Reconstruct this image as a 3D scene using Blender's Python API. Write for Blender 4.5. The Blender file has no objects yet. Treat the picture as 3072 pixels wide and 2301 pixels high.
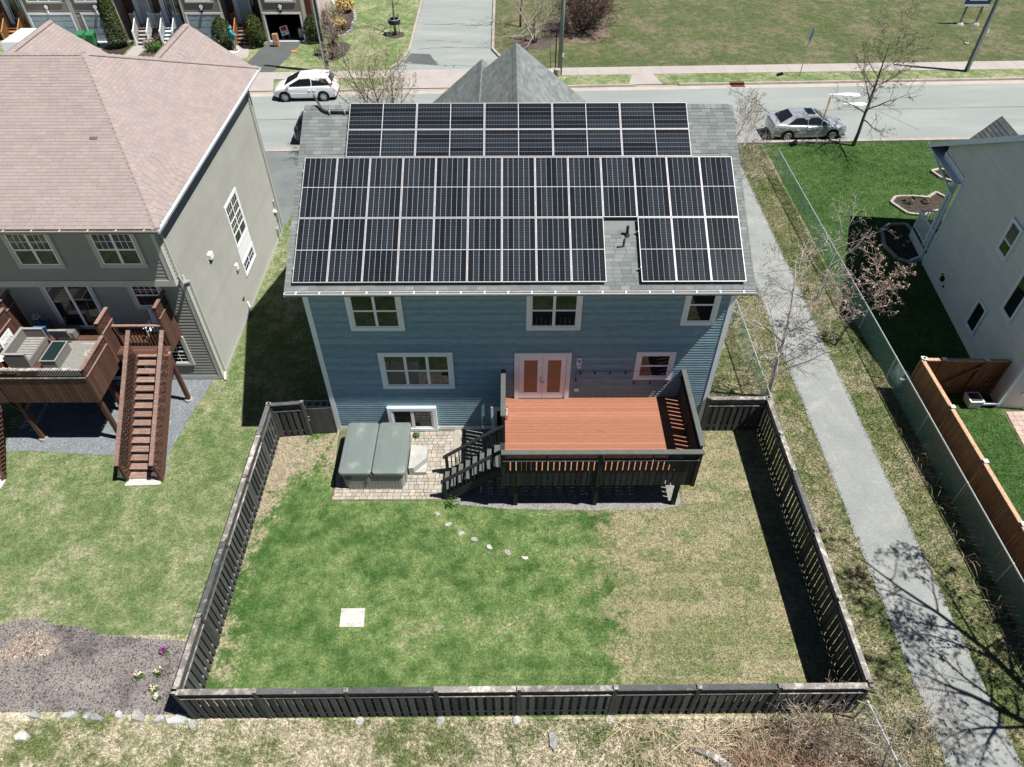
import bpy, bmesh, math, random
import numpy as np
from mathutils import Vector, Matrix, Euler
random.seed(11)
rng = np.random.default_rng(5)
S = bpy.context.scene
COL = S.collection
PI = math.pi

# ------------------------------------------------------------------ camera, sky, sun, exposure
cam = bpy.data.cameras.new("camera")
cam.sensor_width = 36.0
cam.sensor_fit = 'HORIZONTAL'
cam.lens = 2130.0 / 3072.0 * 36.0
cam.clip_start = 0.1
cam.clip_end = 1500
camo = bpy.data.objects.new("camera", cam)
COL.objects.link(camo)
yaw, pitch, roll = 0.002053, 0.788761, -0.001861
fw = Vector((math.sin(yaw) * math.cos(pitch), math.cos(yaw) * math.cos(pitch), -math.sin(pitch)))
rt = Vector((math.cos(yaw), -math.sin(yaw), 0))
up = rt.cross(fw)
r2 = math.cos(roll) * rt + math.sin(roll) * up
u2 = -math.sin(roll) * rt + math.cos(roll) * up
CAM = Vector((6.4708, -17.5644, 20.1110))
camo.matrix_world = Matrix(((r2.x, u2.x, -fw.x, CAM.x), (r2.y, u2.y, -fw.y, CAM.y), (r2.z, u2.z, -fw.z, CAM.z), (0, 0, 0, 1)))
S.camera = camo

SUN = Vector((0.487, -0.12, 1.0)).normalized()
W = bpy.data.worlds.new("World")
S.world = W
W.use_nodes = True
wn = W.node_tree
sky = wn.nodes.new("ShaderNodeTexSky")
sky.sky_type = 'NISHITA'
sky.sun_disc = False
sky.sun_elevation = math.asin(SUN.z)
sky.sun_rotation = math.atan2(SUN.x, SUN.y)
sky.altitude = 60
sky.air_density = 0.42
sky.dust_density = 0.1
sky.ozone_density = 3.0
bg = wn.nodes["Background"]
bg.inputs[1].default_value = 0.05
wn.links.new(sky.outputs[0], bg.inputs[0])
sl = bpy.data.lights.new("sun", 'SUN')
sl.energy = 5.0
sl.angle = math.radians(0.5)
sl.color = (1.0, 0.955, 0.89)
so = bpy.data.objects.new("sun", sl)
COL.objects.link(so)
so.rotation_euler = (-SUN).to_track_quat('-Z', 'Y').to_euler()
so.location = (30, -10, 60)
S.view_settings.view_transform = 'Standard'
S.view_settings.look = 'None'
S.view_settings.gamma = 1.0
S.view_settings.use_curve_mapping = False
S.view_settings.exposure = 0.74
S.render.engine = 'CYCLES'
S.cycles.max_bounces = 6
S.cycles.use_denoising = True

# ------------------------------------------------------------------ materials
def nt(name):
    m = bpy.data.materials.new(name)
    m.use_nodes = True
    t = m.node_tree
    b = t.nodes["Principled BSDF"]
    return m, t, b

def node(t, typ, **kw):
    n = t.nodes.new(typ)
    for k, v in kw.items():
        if k.startswith('i_'):
            n.inputs[int(k[2:])].default_value = v
        else:
            setattr(n, k, v)
    return n

def noise(t, vec, scale, detail=4, rough=0.6):
    n = node(t, "ShaderNodeTexNoise")
    n.inputs["Scale"].default_value = scale
    n.inputs["Detail"].default_value = detail
    n.inputs["Roughness"].default_value = rough
    t.links.new(vec, n.inputs["Vector"])
    return n.outputs[0]

def ramp(t, val, lo, hi, a=0.0, b=1.0):
    n = node(t, "ShaderNodeMapRange")
    n.interpolation_type = 'SMOOTHSTEP'
    n.inputs[1].default_value = lo
    n.inputs[2].default_value = hi
    n.inputs[3].default_value = a
    n.inputs[4].default_value = b
    t.links.new(val, n.inputs[0])
    return n.outputs[0]

def mth(t, op, a, b=None):
    n = node(t, "ShaderNodeMath", operation=op)
    for i, x in enumerate((a, b)):
        if x is None:
            continue
        if isinstance(x, (int, float)):
            n.inputs[i].default_value = x
        else:
            t.links.new(x, n.inputs[i])
    return n.outputs[0]

def mix(t, fac, a, b):
    n = node(t, "ShaderNodeMix", data_type='RGBA')
    for s, x in ((n.inputs[0], fac), (n.inputs[6], a), (n.inputs[7], b)):
        if isinstance(x, (int, float)):
            s.default_value = x
        elif isinstance(x, tuple):
            s.default_value = (x[0], x[1], x[2], 1)
        else:
            t.links.new(x, s)
    return n.outputs[2]

def val(t, col, v):
    n = node(t, "ShaderNodeHueSaturation")
    if isinstance(col, tuple):
        n.inputs["Color"].default_value = (*col, 1)
    else:
        t.links.new(col, n.inputs["Color"])
    t.links.new(v, n.inputs["Value"])
    return n.outputs[0]

def M(name, col, rough=0.75, spec=0.3, var=0.15, scale=5.0, stretch=None, fine=0.0, fs=60.0, rnd=0.0, rcol=None,
      stain=None, bump=0.0, bs=60.0, metal=0.0, coat=0.0, ior=None):
    """col: base; var: slow mottling; fine: fine grain; rnd: piece-to-piece value; rcol: other colour pieces may have; stain=(col,lo,hi,scale)"""
    m, t, b = nt(name)
    pos = node(t, "ShaderNodeNewGeometry")
    vec = pos.outputs["Position"]
    if stretch:
        vm = node(t, "ShaderNodeVectorMath", operation='MULTIPLY')
        vm.inputs[1].default_value = stretch
        t.links.new(vec, vm.inputs[0])
        vec = vm.outputs[0]
    c = col
    rand = None
    if rnd or rcol:
        oi = node(t, "ShaderNodeObjectInfo")
        rand = mth(t, 'FRACT', mth(t, 'ADD', oi.outputs["Random"], pos.outputs["Random Per Island"]))
    if rcol:
        c = mix(t, ramp(t, mth(t, 'FRACT', mth(t, 'MULTIPLY', rand, 7.31)), 0.25, 1.0), c, rcol)
    if stain:
        c = mix(t, ramp(t, noise(t, vec, stain[3], 5), stain[1], stain[2]), c, stain[0])
    v = ramp(t, noise(t, vec, scale), 0.25, 0.75, 1 - var, 1 + var)
    if fine:
        v = mth(t, 'MULTIPLY', v, ramp(t, noise(t, vec, fs, 2), 0.3, 0.7, 1 - fine, 1 + fine))
    if rnd:
        v = mth(t, 'MULTIPLY', v, ramp(t, rand, 0, 1, 1 - rnd, 1 + rnd))
    t.links.new(val(t, c, v), b.inputs["Base Color"])
    b.inputs["Roughness"].default_value = rough
    b.inputs["Specular IOR Level"].default_value = spec
    b.inputs["Metallic"].default_value = metal
    b.inputs["Coat Weight"].default_value = coat
    b.inputs["Coat Roughness"].default_value = 0.04
    if ior:
        b.inputs["IOR"].default_value = ior
    if bump:
        bn = node(t, "ShaderNodeBump")
        bn.inputs["Strength"].default_value = bump
        bn.inputs["Distance"].default_value = 0.02
        t.links.new(noise(t, vec, bs, 3), bn.inputs["Height"])
        t.links.new(bn.outputs[0], b.inputs["Normal"])
    return m

def grass_mat(name, g1, g2, dry, lo, hi, blade=False, sod=None, bias=None, fine=0.45, mott=1.0):
    """g1/g2 greens, dry straw, (lo,hi) threshold of the dry patches; sod=(x0) laid turf right of x0"""
    m, t, b = nt(name)
    vec = node(t, "ShaderNodeNewGeometry").outputs["Position"]
    big = noise(t, vec, 0.33, 3, 0.55)
    mid = noise(t, vec, 1.6, 4, 0.6)
    sm = noise(t, vec, 9.0, 3, 0.6)
    c = mix(t, ramp(t, mth(t, 'ADD', mth(t, 'MULTIPLY', mid, 0.6), mth(t, 'MULTIPLY', big, 0.4)), 0.36, 0.62), g1, g2)
    dm = mth(t, 'ADD', mth(t, 'MULTIPLY', big, 0.38), mth(t, 'ADD', mth(t, 'MULTIPLY', mid, 0.34), mth(t, 'MULTIPLY', sm, 0.28)))
    sep = node(t, "ShaderNodeSeparateXYZ")
    t.links.new(vec, sep.inputs[0])
    if bias:      # extra dryness near given spots / bands: list of (axis, centre, width, amount)
        for ax, c0, w, am in bias:
            d = mth(t, 'ABSOLUTE', mth(t, 'SUBTRACT', sep.outputs[ax], c0))
            dm = mth(t, 'ADD', dm, ramp(t, d, 0.0, w, am, 0.0))
    c = mix(t, ramp(t, dm, lo, hi), c, dry)
    if sod:
        x0, sa, sb = sod
        br = node(t, "ShaderNodeTexBrick")
        br.inputs["Color1"].default_value = (*sa, 1)
        br.inputs["Color2"].default_value = (*sb, 1)
        br.inputs["Mortar"].default_value = (0.25, 0.235, 0.145, 1)
        br.inputs["Scale"].default_value = 1.0
        br.inputs["Mortar Size"].default_value = 0.03
        br.inputs["Mortar Smooth"].default_value = 1.0
        br.inputs["Brick Width"].default_value = 1.25
        br.inputs["Row Height"].default_value = 0.46
        wv = node(t, "ShaderNodeVectorMath", operation='ADD')
        t.links.new(vec, wv.inputs[0])
        nv = node(t, "ShaderNodeTexNoise")
        nv.inputs["Scale"].default_value = 3.0
        t.links.new(vec, nv.inputs["Vector"])
        sc = node(t, "ShaderNodeVectorMath", operation='SCALE')
        sc.inputs["Scale"].default_value = 0.22
        t.links.new(nv.outputs["Color"], sc.inputs[0])
        t.links.new(sc.outputs[0], wv.inputs[1])
        t.links.new(wv.outputs[0], br.inputs["Vector"])
        sc2 = mix(t, ramp(t, dm, lo - 0.06, hi + 0.02, 0.0, 0.85), br.outputs["Color"], (0.33, 0.28, 0.19))
        sc2 = mix(t, ramp(t, mid, 0.55, 0.68, 0.0, 0.75), sc2, (0.11, 0.165, 0.052))
        edge = mth(t, 'ADD', sep.outputs[0], mth(t, 'MULTIPLY', mth(t, 'SUBTRACT', mid, 0.5), 5.0))
        edge = mth(t, 'ADD', edge, mth(t, 'MULTIPLY', sep.outputs[1], 0.08))
        edge = mth(t, 'ADD', edge, mth(t, 'MULTIPLY', mth(t, 'SUBTRACT', sm, 0.5), 2.2))
        c = mix(t, ramp(t, edge, x0 - 0.7, x0 + 0.7), c, sc2)
    f = ramp(t, noise(t, vec, 34.0, 3, 0.7), 0.28, 0.72, 1 - fine, 1 + fine)
    f = mth(t, 'MULTIPLY', f, ramp(t, noise(t, vec, 13.0, 3, 0.65), 0.28, 0.72, 0.74, 1.26))
    f = mth(t, 'MULTIPLY', f, ramp(t, noise(t, vec, 4.5, 3, 0.6), 0.25, 0.75, 1 - 0.22 * mott, 1 + 0.22 * mott))
    t.links.new(val(t, c, f), b.inputs["Base Color"])
    b.inputs["Roughness"].default_value = 0.9
    b.inputs["Specular IOR Level"].default_value = 0.12
    if not blade:
        bn = node(t, "ShaderNodeBump")
        bn.inputs["Strength"].default_value = 0.9
        bn.inputs["Distance"].default_value = 0.03
        t.links.new(noise(t, vec, 45.0, 3, 0.7), bn.inputs["Height"])
        t.links.new(bn.outputs[0], b.inputs["Normal"])
    return m

m_siding = M("blue_grey_stained_siding", (0.215, 0.330, 0.385), 0.65, 0.2, 0.12, 3, (0.7, 1, 3.0), 0.14, 30, rnd=0.12, stain=((0.135, 0.225, 0.275), 0.56, 0.72, 7.0))
m_trim = M("white_painted_trim", (0.74, 0.79, 0.82), 0.5, 0.4, 0.04)
m_vinyl = M("white_vinyl", (0.80, 0.82, 0.84), 0.4, 0.4, 0.03)
m_shingle = M("grey_asphalt_shingle", (0.138, 0.158, 0.157), 0.95, 0.15, 0.08, 1.5, None, 0.2, 90, rnd=0.12, rcol=(0.17, 0.185, 0.183))
m_pink = M("beige_asphalt_shingle", (0.262, 0.222, 0.217), 0.95, 0.15, 0.04, 1.2, None, 0.10, 90, rnd=0.05, rcol=(0.278, 0.230, 0.213))
m_tsiding = M("sage_vinyl_siding", (0.29, 0.295, 0.27), 0.6, 0.25, 0.06, 0.8, rnd=0.03)
m_ttrim = M("sage_trim", (0.46, 0.465, 0.43), 0.6, 0.3, 0.05)
m_rsiding = M("grey_beige_vinyl_siding", (0.60, 0.60, 0.565), 0.6, 0.25, 0.05, 0.8, rnd=0.03)
m_rtrim = M("pale_trim", (0.66, 0.72, 0.76), 0.5, 0.3, 0.05)
m_fsiding = M("taupe_vinyl_siding", (0.27, 0.225, 0.195), 0.65, 0.25, 0.06, 0.8)
m_brick = M("dark_red_brick", (0.12, 0.06, 0.045), 0.9, 0.2, 0.2, 12, rnd=0.2)
m_silt = M("gutter_silt", (0.11, 0.075, 0.06), 0.95, 0.1, 0.3, 4)
m_rail = M("grey_black_rail", (0.085, 0.095, 0.088), 0.7, 0.3, 0.12, 4, None, 0.12, 26)
m_glass = M("window_glass", (0.012, 0.016, 0.02), 0.02, 0.5, 0.0, ior=1.62)
m_dpane = M("door_glass_painted_reflection", (0.17, 0.062, 0.04), 0.05, 0.5, 0.0, ior=1.7)  # orange base colour paints the red deck's reflection into the door panes
m_dglass = M("tinted_car_glass", (0.010, 0.013, 0.016), 0.03, 0.5, 0.0, ior=1.7)
m_deck = M("terracotta_stained_deck", (0.285, 0.122, 0.074), 0.6, 0.3, 0.10, 3.0, (1.2, 9, 9), 0.10, 30, rnd=0.10, stain=((0.20, 0.09, 0.055), 0.62, 0.76, 1.1))
m_black = M("black_stained_wood", (0.021, 0.024, 0.024), 0.7, 0.3, 0.25, 6, (4, 4, 0.6), 0.25, 40, rnd=0.3)
m_fence = M("weathered_dark_fence", (0.068, 0.072, 0.070), 0.85, 0.2, 0.22, 6, (4, 4, 0.6), 0.25, 40, rnd=0.3)
m_cap = M("bleached_fence_cap", (0.19, 0.18, 0.168), 0.85, 0.2, 0.20, 5, None, 0.25, 26, rnd=0.2, stain=((0.36, 0.335, 0.31), 0.46, 0.66, 5.0))
m_cap2 = M("dark_fence_cap", (0.085, 0.09, 0.092), 0.75, 0.3, 0.2, 5, None, 0.2, 26, rnd=0.25, stain=((0.3, 0.285, 0.265), 0.58, 0.75, 6.0))
m_brown = M("brown_stained_deck_wood", (0.086, 0.044, 0.032), 0.7, 0.3, 0.18, 5, (5, 5, 0.7), 0.2, 30, rnd=0.22)
m_brownw = M("worn_brown_tread", (0.205, 0.130, 0.105), 0.75, 0.3, 0.2, 5, (1, 8, 4), 0.25, 20, rnd=0.15, stain=((0.34, 0.26, 0.215), 0.52, 0.70, 4.0))
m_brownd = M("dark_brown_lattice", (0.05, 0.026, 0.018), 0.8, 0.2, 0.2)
m_cedar = M("stained_cedar", (0.22, 0.098, 0.045), 0.7, 0.25, 0.18, 4, (4, 4, 0.7), 0.2, 30, rnd=0.14)
m_cedart = M("bleached_cedar_cap", (0.45, 0.30, 0.20), 0.8, 0.2, 0.15, 6, None, 0.25, 22, stain=((0.33, 0.19, 0.11), 0.52, 0.66, 6.0))
m_pine = M("new_pine_wood", (0.42, 0.20, 0.085), 0.7, 0.25, 0.15, 6, rnd=0.12)
m_road = M("faded_asphalt", (0.225, 0.252, 0.248), 0.9, 0.2, 0.09, 0.5, (0.22, 1, 1), 0.16, 55, stain=((0.265, 0.28, 0.265), 0.5, 0.70, 0.6))
m_path = M("path_asphalt", (0.215, 0.230, 0.226), 0.92, 0.2, 0.10, 0.9, None, 0.26, 55, stain=((0.27, 0.272, 0.255), 0.5, 0.72, 1.3))
m_drive = M("dark_asphalt", (0.085, 0.095, 0.097), 0.9, 0.2, 0.10, 0.8, None, 0.12, 55, stain=((0.2, 0.21, 0.21), 0.66, 0.74, 0.9))
m_conc = M("pale_concrete", (0.330, 0.305, 0.292), 0.9, 0.2, 0.07, 0.6, None, 0.10, 50)
m_conc2 = M("white_concrete", (0.46, 0.45, 0.42), 0.9, 0.2, 0.12, 3, None, 0.2, 40, stain=((0.30, 0.295, 0.26), 0.5, 0.72, 5))
m_curb = M("kerb_concrete", (0.315, 0.285, 0.255), 0.9, 0.2, 0.14, 1.5, None, 0.15, 50)
m_gutc = M("gutter_concrete", (0.36, 0.33, 0.30), 0.9, 0.2, 0.10, 0.8, None, 0.10, 50)
m_seal = M("crack_sealant", (0.085, 0.098, 0.10), 0.8, 0.3, 0.1)
m_paint = M("white_road_paint", (0.62, 0.64, 0.64), 0.8, 0.3, 0.08, 8)
m_paver = M("grey_paver", (0.30, 0.285, 0.255), 0.92, 0.2, 0.12, 4, None, 0.18, 60, rnd=0.13, rcol=(0.34, 0.30, 0.25))
m_paver2 = M("pink_paver", (0.40, 0.31, 0.27), 0.92, 0.2, 0.1, 4, None, 0.15, 60, rnd=0.10)
m_sand = M("joint_sand", (0.12, 0.115, 0.07), 0.95, 0.1, 0.35, 3, None, 0.4, 40, stain=((0.05, 0.09, 0.025), 0.52, 0.62, 3.0))
m_stone = M("pale_field_stone", (0.30, 0.31, 0.31), 0.85, 0.2, 0.2, 5, None, 0.25, 30, rnd=0.25)
m_wstone = M("white_field_stone", (0.34, 0.34, 0.32), 0.85, 0.2, 0.2, 5, None, 0.25, 30, rnd=0.2)
m_gravel = M("blue_grey_gravel", (0.165, 0.185, 0.20), 0.95, 0.15, 0.10, 2, None, 0.45, 45, rnd=0.35)
m_gravel2 = M("dark_mixed_gravel", (0.20, 0.195, 0.185), 0.95, 0.15, 0.10, 2, None, 0.5, 40, rnd=0.4)
m_mulch = M("grey_bark_mulch", (0.095, 0.086, 0.083), 0.95, 0.1, 0.22, 1.2, None, 0.5, 40, rnd=0.5, rcol=(0.15, 0.135, 0.128), stain=((0.075, 0.068, 0.07), 0.5, 0.7, 0.8))
m_mulch2 = M("brown_bed_mulch", (0.066, 0.055, 0.048), 0.95, 0.1, 0.25, 3, None, 0.5, 40, rnd=0.4)
m_chips = M("pale_wood_chips", (0.33, 0.265, 0.20), 0.95, 0.1, 0.2, 3, None, 0.4, 40, rnd=0.35)
m_soil = M("bare_soil", (0.15, 0.12, 0.095), 0.95, 0.1, 0.3, 3, None, 0.4, 40)
m_spa = M("spa_cover_vinyl", (0.140, 0.170, 0.165), 0.42, 0.4, 0.05, 1.5, None, 0.03, 30, stain=((0.21, 0.24, 0.235), 0.52, 0.70, 1.6))
m_spac = M("spa_cabinet", (0.26, 0.265, 0.25), 0.55, 0.3, 0.05, 2)
m_seam = M("dark_seam", (0.03, 0.038, 0.038), 0.6, 0.3, 0.05)
m_step = M("grey_resin_step", (0.34, 0.35, 0.33), 0.6, 0.3, 0.10, 2, None, 0.05, 30, stain=((0.48, 0.47, 0.43), 0.56, 0.72, 3))
m_alu = M("aluminium_frame", (0.46, 0.45, 0.465), 0.45, 0.4, 0.05, metal=0.2)
m_bsheet = M("panel_backsheet", (0.52, 0.54, 0.55), 0.6, 0.3, 0.05)
m_galv = M("galvanised_steel", (0.40, 0.44, 0.46), 0.5, 0.5, 0.10, metal=0.4)
m_wire = M("green_grey_chain_link", (0.22, 0.38, 0.34), 0.5, 0.4, 0.05)
m_blkmet = M("black_metal", (0.018, 0.02, 0.022), 0.45, 0.5, 0.05)
m_blkplas = M("black_plastic", (0.016, 0.018, 0.02), 0.55, 0.4, 0.05)
m_pole = M("grey_green_utility_pole", (0.19, 0.225, 0.205), 0.85, 0.2, 0.12, 3, (4, 4, 0.4), 0.2, 30)
m_bark = M("grey_bark", (0.12, 0.105, 0.095), 0.9, 0.1, 0.25, 8)
m_twig = M("pale_twigs", (0.36, 0.31, 0.275), 0.9, 0.1, 0.25, 4)
m_birch = M("white_birch_bark", (0.42, 0.40, 0.38), 0.8, 0.2, 0.15, 6, None, 0, 10, stain=((0.10, 0.09, 0.085), 0.62, 0.68, 14))
m_dtwig = M("dark_twigs", (0.12, 0.10, 0.09), 0.9, 0.1, 0.25, 4)
m_gtwig = M("silver_twigs", (0.30, 0.265, 0.235), 0.9, 0.1, 0.25, 4)
m_budy = M("yellow_green_buds", (0.26, 0.25, 0.115), 0.8, 0.2, 0.2, 3, rnd=0.35)
m_budb = M("brown_buds", (0.30, 0.225, 0.175), 0.8, 0.2, 0.2, 3, rnd=0.35)
m_cedg = M("evergreen_foliage", (0.042, 0.060, 0.018), 0.85, 0.15, 0.3, 4, rnd=0.55)
m_green = M("fresh_leaves", (0.06, 0.12, 0.03), 0.8, 0.2, 0.3, 5, rnd=0.4)
m_straw = M("straw_grass_clump", (0.42, 0.30, 0.13), 0.9, 0.1, 0.2, 4, rnd=0.3)
m_redtw = M("red_brown_twigs", (0.15, 0.10, 0.085), 0.9, 0.1, 0.25, 4, rnd=0.3)
m_cane = M("dry_canes", (0.31, 0.24, 0.185), 0.9, 0.1, 0.25, 2, rnd=0.4)
m_canew = M("pale_dry_stalks", (0.46, 0.37, 0.26), 0.9, 0.1, 0.25, 2, rnd=0.3)
m_carw = M("white_car_paint", (0.80, 0.82, 0.85), 0.3, 0.5, 0.0, coat=0.8)
m_cars = M("silver_car_paint", (0.40, 0.42, 0.44), 0.3, 0.5, 0.0, metal=0.35, coat=0.8)
m_card = M("dark_blue_car_paint", (0.008, 0.018, 0.032), 0.25, 0.5, 0.0, coat=1.0)
m_tyre = M("tyre_rubber", (0.016, 0.016, 0.017), 0.85, 0.2, 0.1)
m_rim = M("alloy_rim", (0.55, 0.56, 0.58), 0.3, 0.5, 0.0, metal=0.6)
m_redl = M("red_lamp_lens", (0.45, 0.012, 0.012), 0.15, 0.5, 0.0, coat=0.6)
m_headl = M("head_lamp_lens", (0.25, 0.27, 0.29), 0.1, 0.5, 0.0, coat=0.8)
m_garage = M("blue_grey_garage_door", (0.30, 0.37, 0.40), 0.5, 0.35, 0.05, 0.6)
m_cell = None
m_wicker = M("grey_wicker", (0.15, 0.15, 0.142), 0.85, 0.2, 0.15, 25, (1, 1, 5), 0.25, 90)
m_slatc = M("pale_slat", (0.25, 0.245, 0.232), 0.8, 0.2, 0.15, 12)
m_blkgl = M("black_glass_top", (0.010, 0.022, 0.024), 0.35, 0.5, 0.0)
m_rug = M("grey_outdoor_rug", (0.20, 0.20, 0.19), 0.95, 0.1, 0.1, 8, None, 0.15, 70)
m_rugl = M("cream_rug_line", (0.45, 0.43, 0.38), 0.95, 0.1, 0.1, 8)
m_cush = M("pale_fabric", (0.52, 0.51, 0.49), 0.9, 0.1, 0.1, 8)
m_sign = M("white_sign_board", (0.75, 0.76, 0.76), 0.6, 0.3, 0.05)
m_ink = M("dark_blue_lettering", (0.02, 0.05, 0.11), 0.7, 0.2, 0.0)
m_teal = M("teal_jacket_cloth", (0.012, 0.27, 0.36), 0.8, 0.2, 0.12, 12)
m_jean = M("grey_blue_trousers", (0.12, 0.16, 0.18), 0.9, 0.1, 0.12, 12)
m_skin = M("skin", (0.42, 0.25, 0.18), 0.6, 0.3, 0.05)
m_hair = M("fair_hair", (0.42, 0.33, 0.22), 0.7, 0.3, 0.1)
m_kraft = M("kraft_paper", (0.36, 0.22, 0.13), 0.9, 0.1, 0.15, 8)
m_bin = M("green_bin_plastic", (0.025, 0.16, 0.06), 0.5, 0.4, 0.06)
m_bluec = M("blue_sign_face", (0.02, 0.06, 0.12), 0.5, 0.3, 0.05)
m_yel = M("orange_yellow_sign_face", (0.62, 0.26, 0.015), 0.5, 0.4, 0.05)
m_redp = M("red_sign_print", (0.5, 0.02, 0.02), 0.6, 0.3, 0.0)
m_purp = M("purple_petals", (0.25, 0.04, 0.24), 0.8, 0.2, 0.1, rnd=0.3)
m_petal = M("cream_petals", (0.62, 0.55, 0.42), 0.8, 0.2, 0.1, rnd=0.2)
m_rust = M("rusty_iron", (0.10, 0.045, 0.03), 0.8, 0.3, 0.2)
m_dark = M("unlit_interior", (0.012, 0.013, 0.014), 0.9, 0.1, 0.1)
m_blue = M("blue_painted_wood", (0.03, 0.10, 0.20), 0.6, 0.3, 0.1)
m_bluedoor = M("dark_teal_door_paint", (0.012, 0.045, 0.075), 0.5, 0.4, 0.05)
m_greydoor = M("grey_white_door_paint", (0.36, 0.41, 0.45), 0.5, 0.4, 0.05)
m_terra = M("terracotta", (0.42, 0.16, 0.09), 0.8, 0.2, 0.1)
m_tarp = M("sage_cushion", (0.16, 0.22, 0.19), 0.8, 0.2, 0.1)

def cell_material():
    m, t, b = nt("black_solar_cell")
    tc = node(t, "ShaderNodeTexCoord")
    br = node(t, "ShaderNodeTexBrick")
    br.offset = 0.0
    br.inputs["Color1"].default_value = (0.010, 0.013, 0.018, 1)
    br.inputs["Color2"].default_value = (0.013, 0.016, 0.021, 1)
    br.inputs["Mortar"].default_value = (0.065, 0.08, 0.09, 1)
    br.inputs["Scale"].default_value = 1.0
    br.inputs["Mortar Size"].default_value = 0.0028
    br.inputs["Brick Width"].default_value = 0.4
    br.inputs["Row Height"].default_value = 0.0875
    t.links.new(tc.outputs["Object"], br.inputs["Vector"])
    oi = node(t, "ShaderNodeObjectInfo")
    t.links.new(val(t, br.outputs["Color"], ramp(t, oi.outputs["Random"], 0, 1, 0.65, 1.5)), b.inputs["Base Color"])
    b.inputs["Roughness"].default_value = 0.15
    b.inputs["Specular IOR Level"].default_value = 0.22
    return m
m_cell = cell_material()

STRAW = (0.30, 0.262, 0.185)
SOD = (8.9, (0.160, 0.182, 0.086), (0.290, 0.262, 0.165))
BIA = [(1, -1.0, 2.4, 0.11), (0, -2.1, 1.5, 0.12), (1, -10.3, 0.9, 0.08)]
m_lawn = grass_mat("back_lawn_turf", (0.050, 0.108, 0.028), (0.150, 0.212, 0.078), STRAW, 0.55, 0.655, sod=SOD, bias=BIA)
m_lawnb = grass_mat("back_lawn_blades", (0.064, 0.136, 0.035), (0.190, 0.262, 0.098), STRAW, 0.55, 0.655, True, sod=SOD, bias=BIA)
m_nlawn = grass_mat("neighbour_lawn_turf", (0.098, 0.150, 0.055), (0.195, 0.228, 0.115), (0.30, 0.275, 0.195), 0.50, 0.65)
m_nlawnb = grass_mat("neighbour_lawn_blades", (0.118, 0.178, 0.064), (0.230, 0.268, 0.135), (0.33, 0.30, 0.215), 0.50, 0.65, True)
m_rlawn = grass_mat("rich_lawn_turf", (0.032, 0.078, 0.018), (0.062, 0.115, 0.034), (0.16, 0.16, 0.075), 0.58, 0.74)
m_rlawnb = grass_mat("rich_lawn_blades", (0.040, 0.094, 0.022), (0.076, 0.140, 0.042), (0.19, 0.19, 0.09), 0.58, 0.74, True)
m_verge = grass_mat("rough_verge_turf", (0.090, 0.122, 0.044), (0.170, 0.182, 0.088), (0.295, 0.258, 0.18), 0.47, 0.62)
m_vergeb = grass_mat("rough_verge_blades", (0.108, 0.145, 0.052), (0.198, 0.212, 0.102), (0.325, 0.285, 0.20), 0.47, 0.62, True)
m_field = grass_mat("rough_field_turf", (0.066, 0.092, 0.034), (0.106, 0.116, 0.058), (0.165, 0.142, 0.10), 0.49, 0.63, fine=0.4)
m_fieldb = grass_mat("rough_field_blades", (0.074, 0.104, 0.037), (0.118, 0.13, 0.064), (0.178, 0.154, 0.108), 0.49, 0.63, True)
m_bottom = grass_mat("dry_rough_turf", (0.115, 0.148, 0.058), (0.215, 0.225, 0.115), (0.44, 0.395, 0.305), 0.44, 0.58)
m_bottomb = grass_mat("dry_rough_blades", (0.13, 0.17, 0.064), (0.245, 0.255, 0.13), (0.48, 0.43, 0.33), 0.44, 0.58, True)
m_base = grass_mat("far_ground_turf", (0.055, 0.08, 0.027), (0.09, 0.105, 0.045), (0.16, 0.135, 0.085), 0.52, 0.66)

# ------------------------------------------------------------------ geometry helpers
class Fr:
    """a frame: point = o + a*u + b*v + c*n"""
    def __init__(s, o, u, v, n):
        s.o, s.u, s.v, s.n = Vector(o), Vector(u).normalized(), Vector(v).normalized(), Vector(n).normalized()
    def p(s, a, b, c=0.0):
        return s.o + s.u * a + s.v * b + s.n * c
WF = Fr((0, 0, 0), (1, 0, 0), (0, 1, 0), (0, 0, 1))

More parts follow.
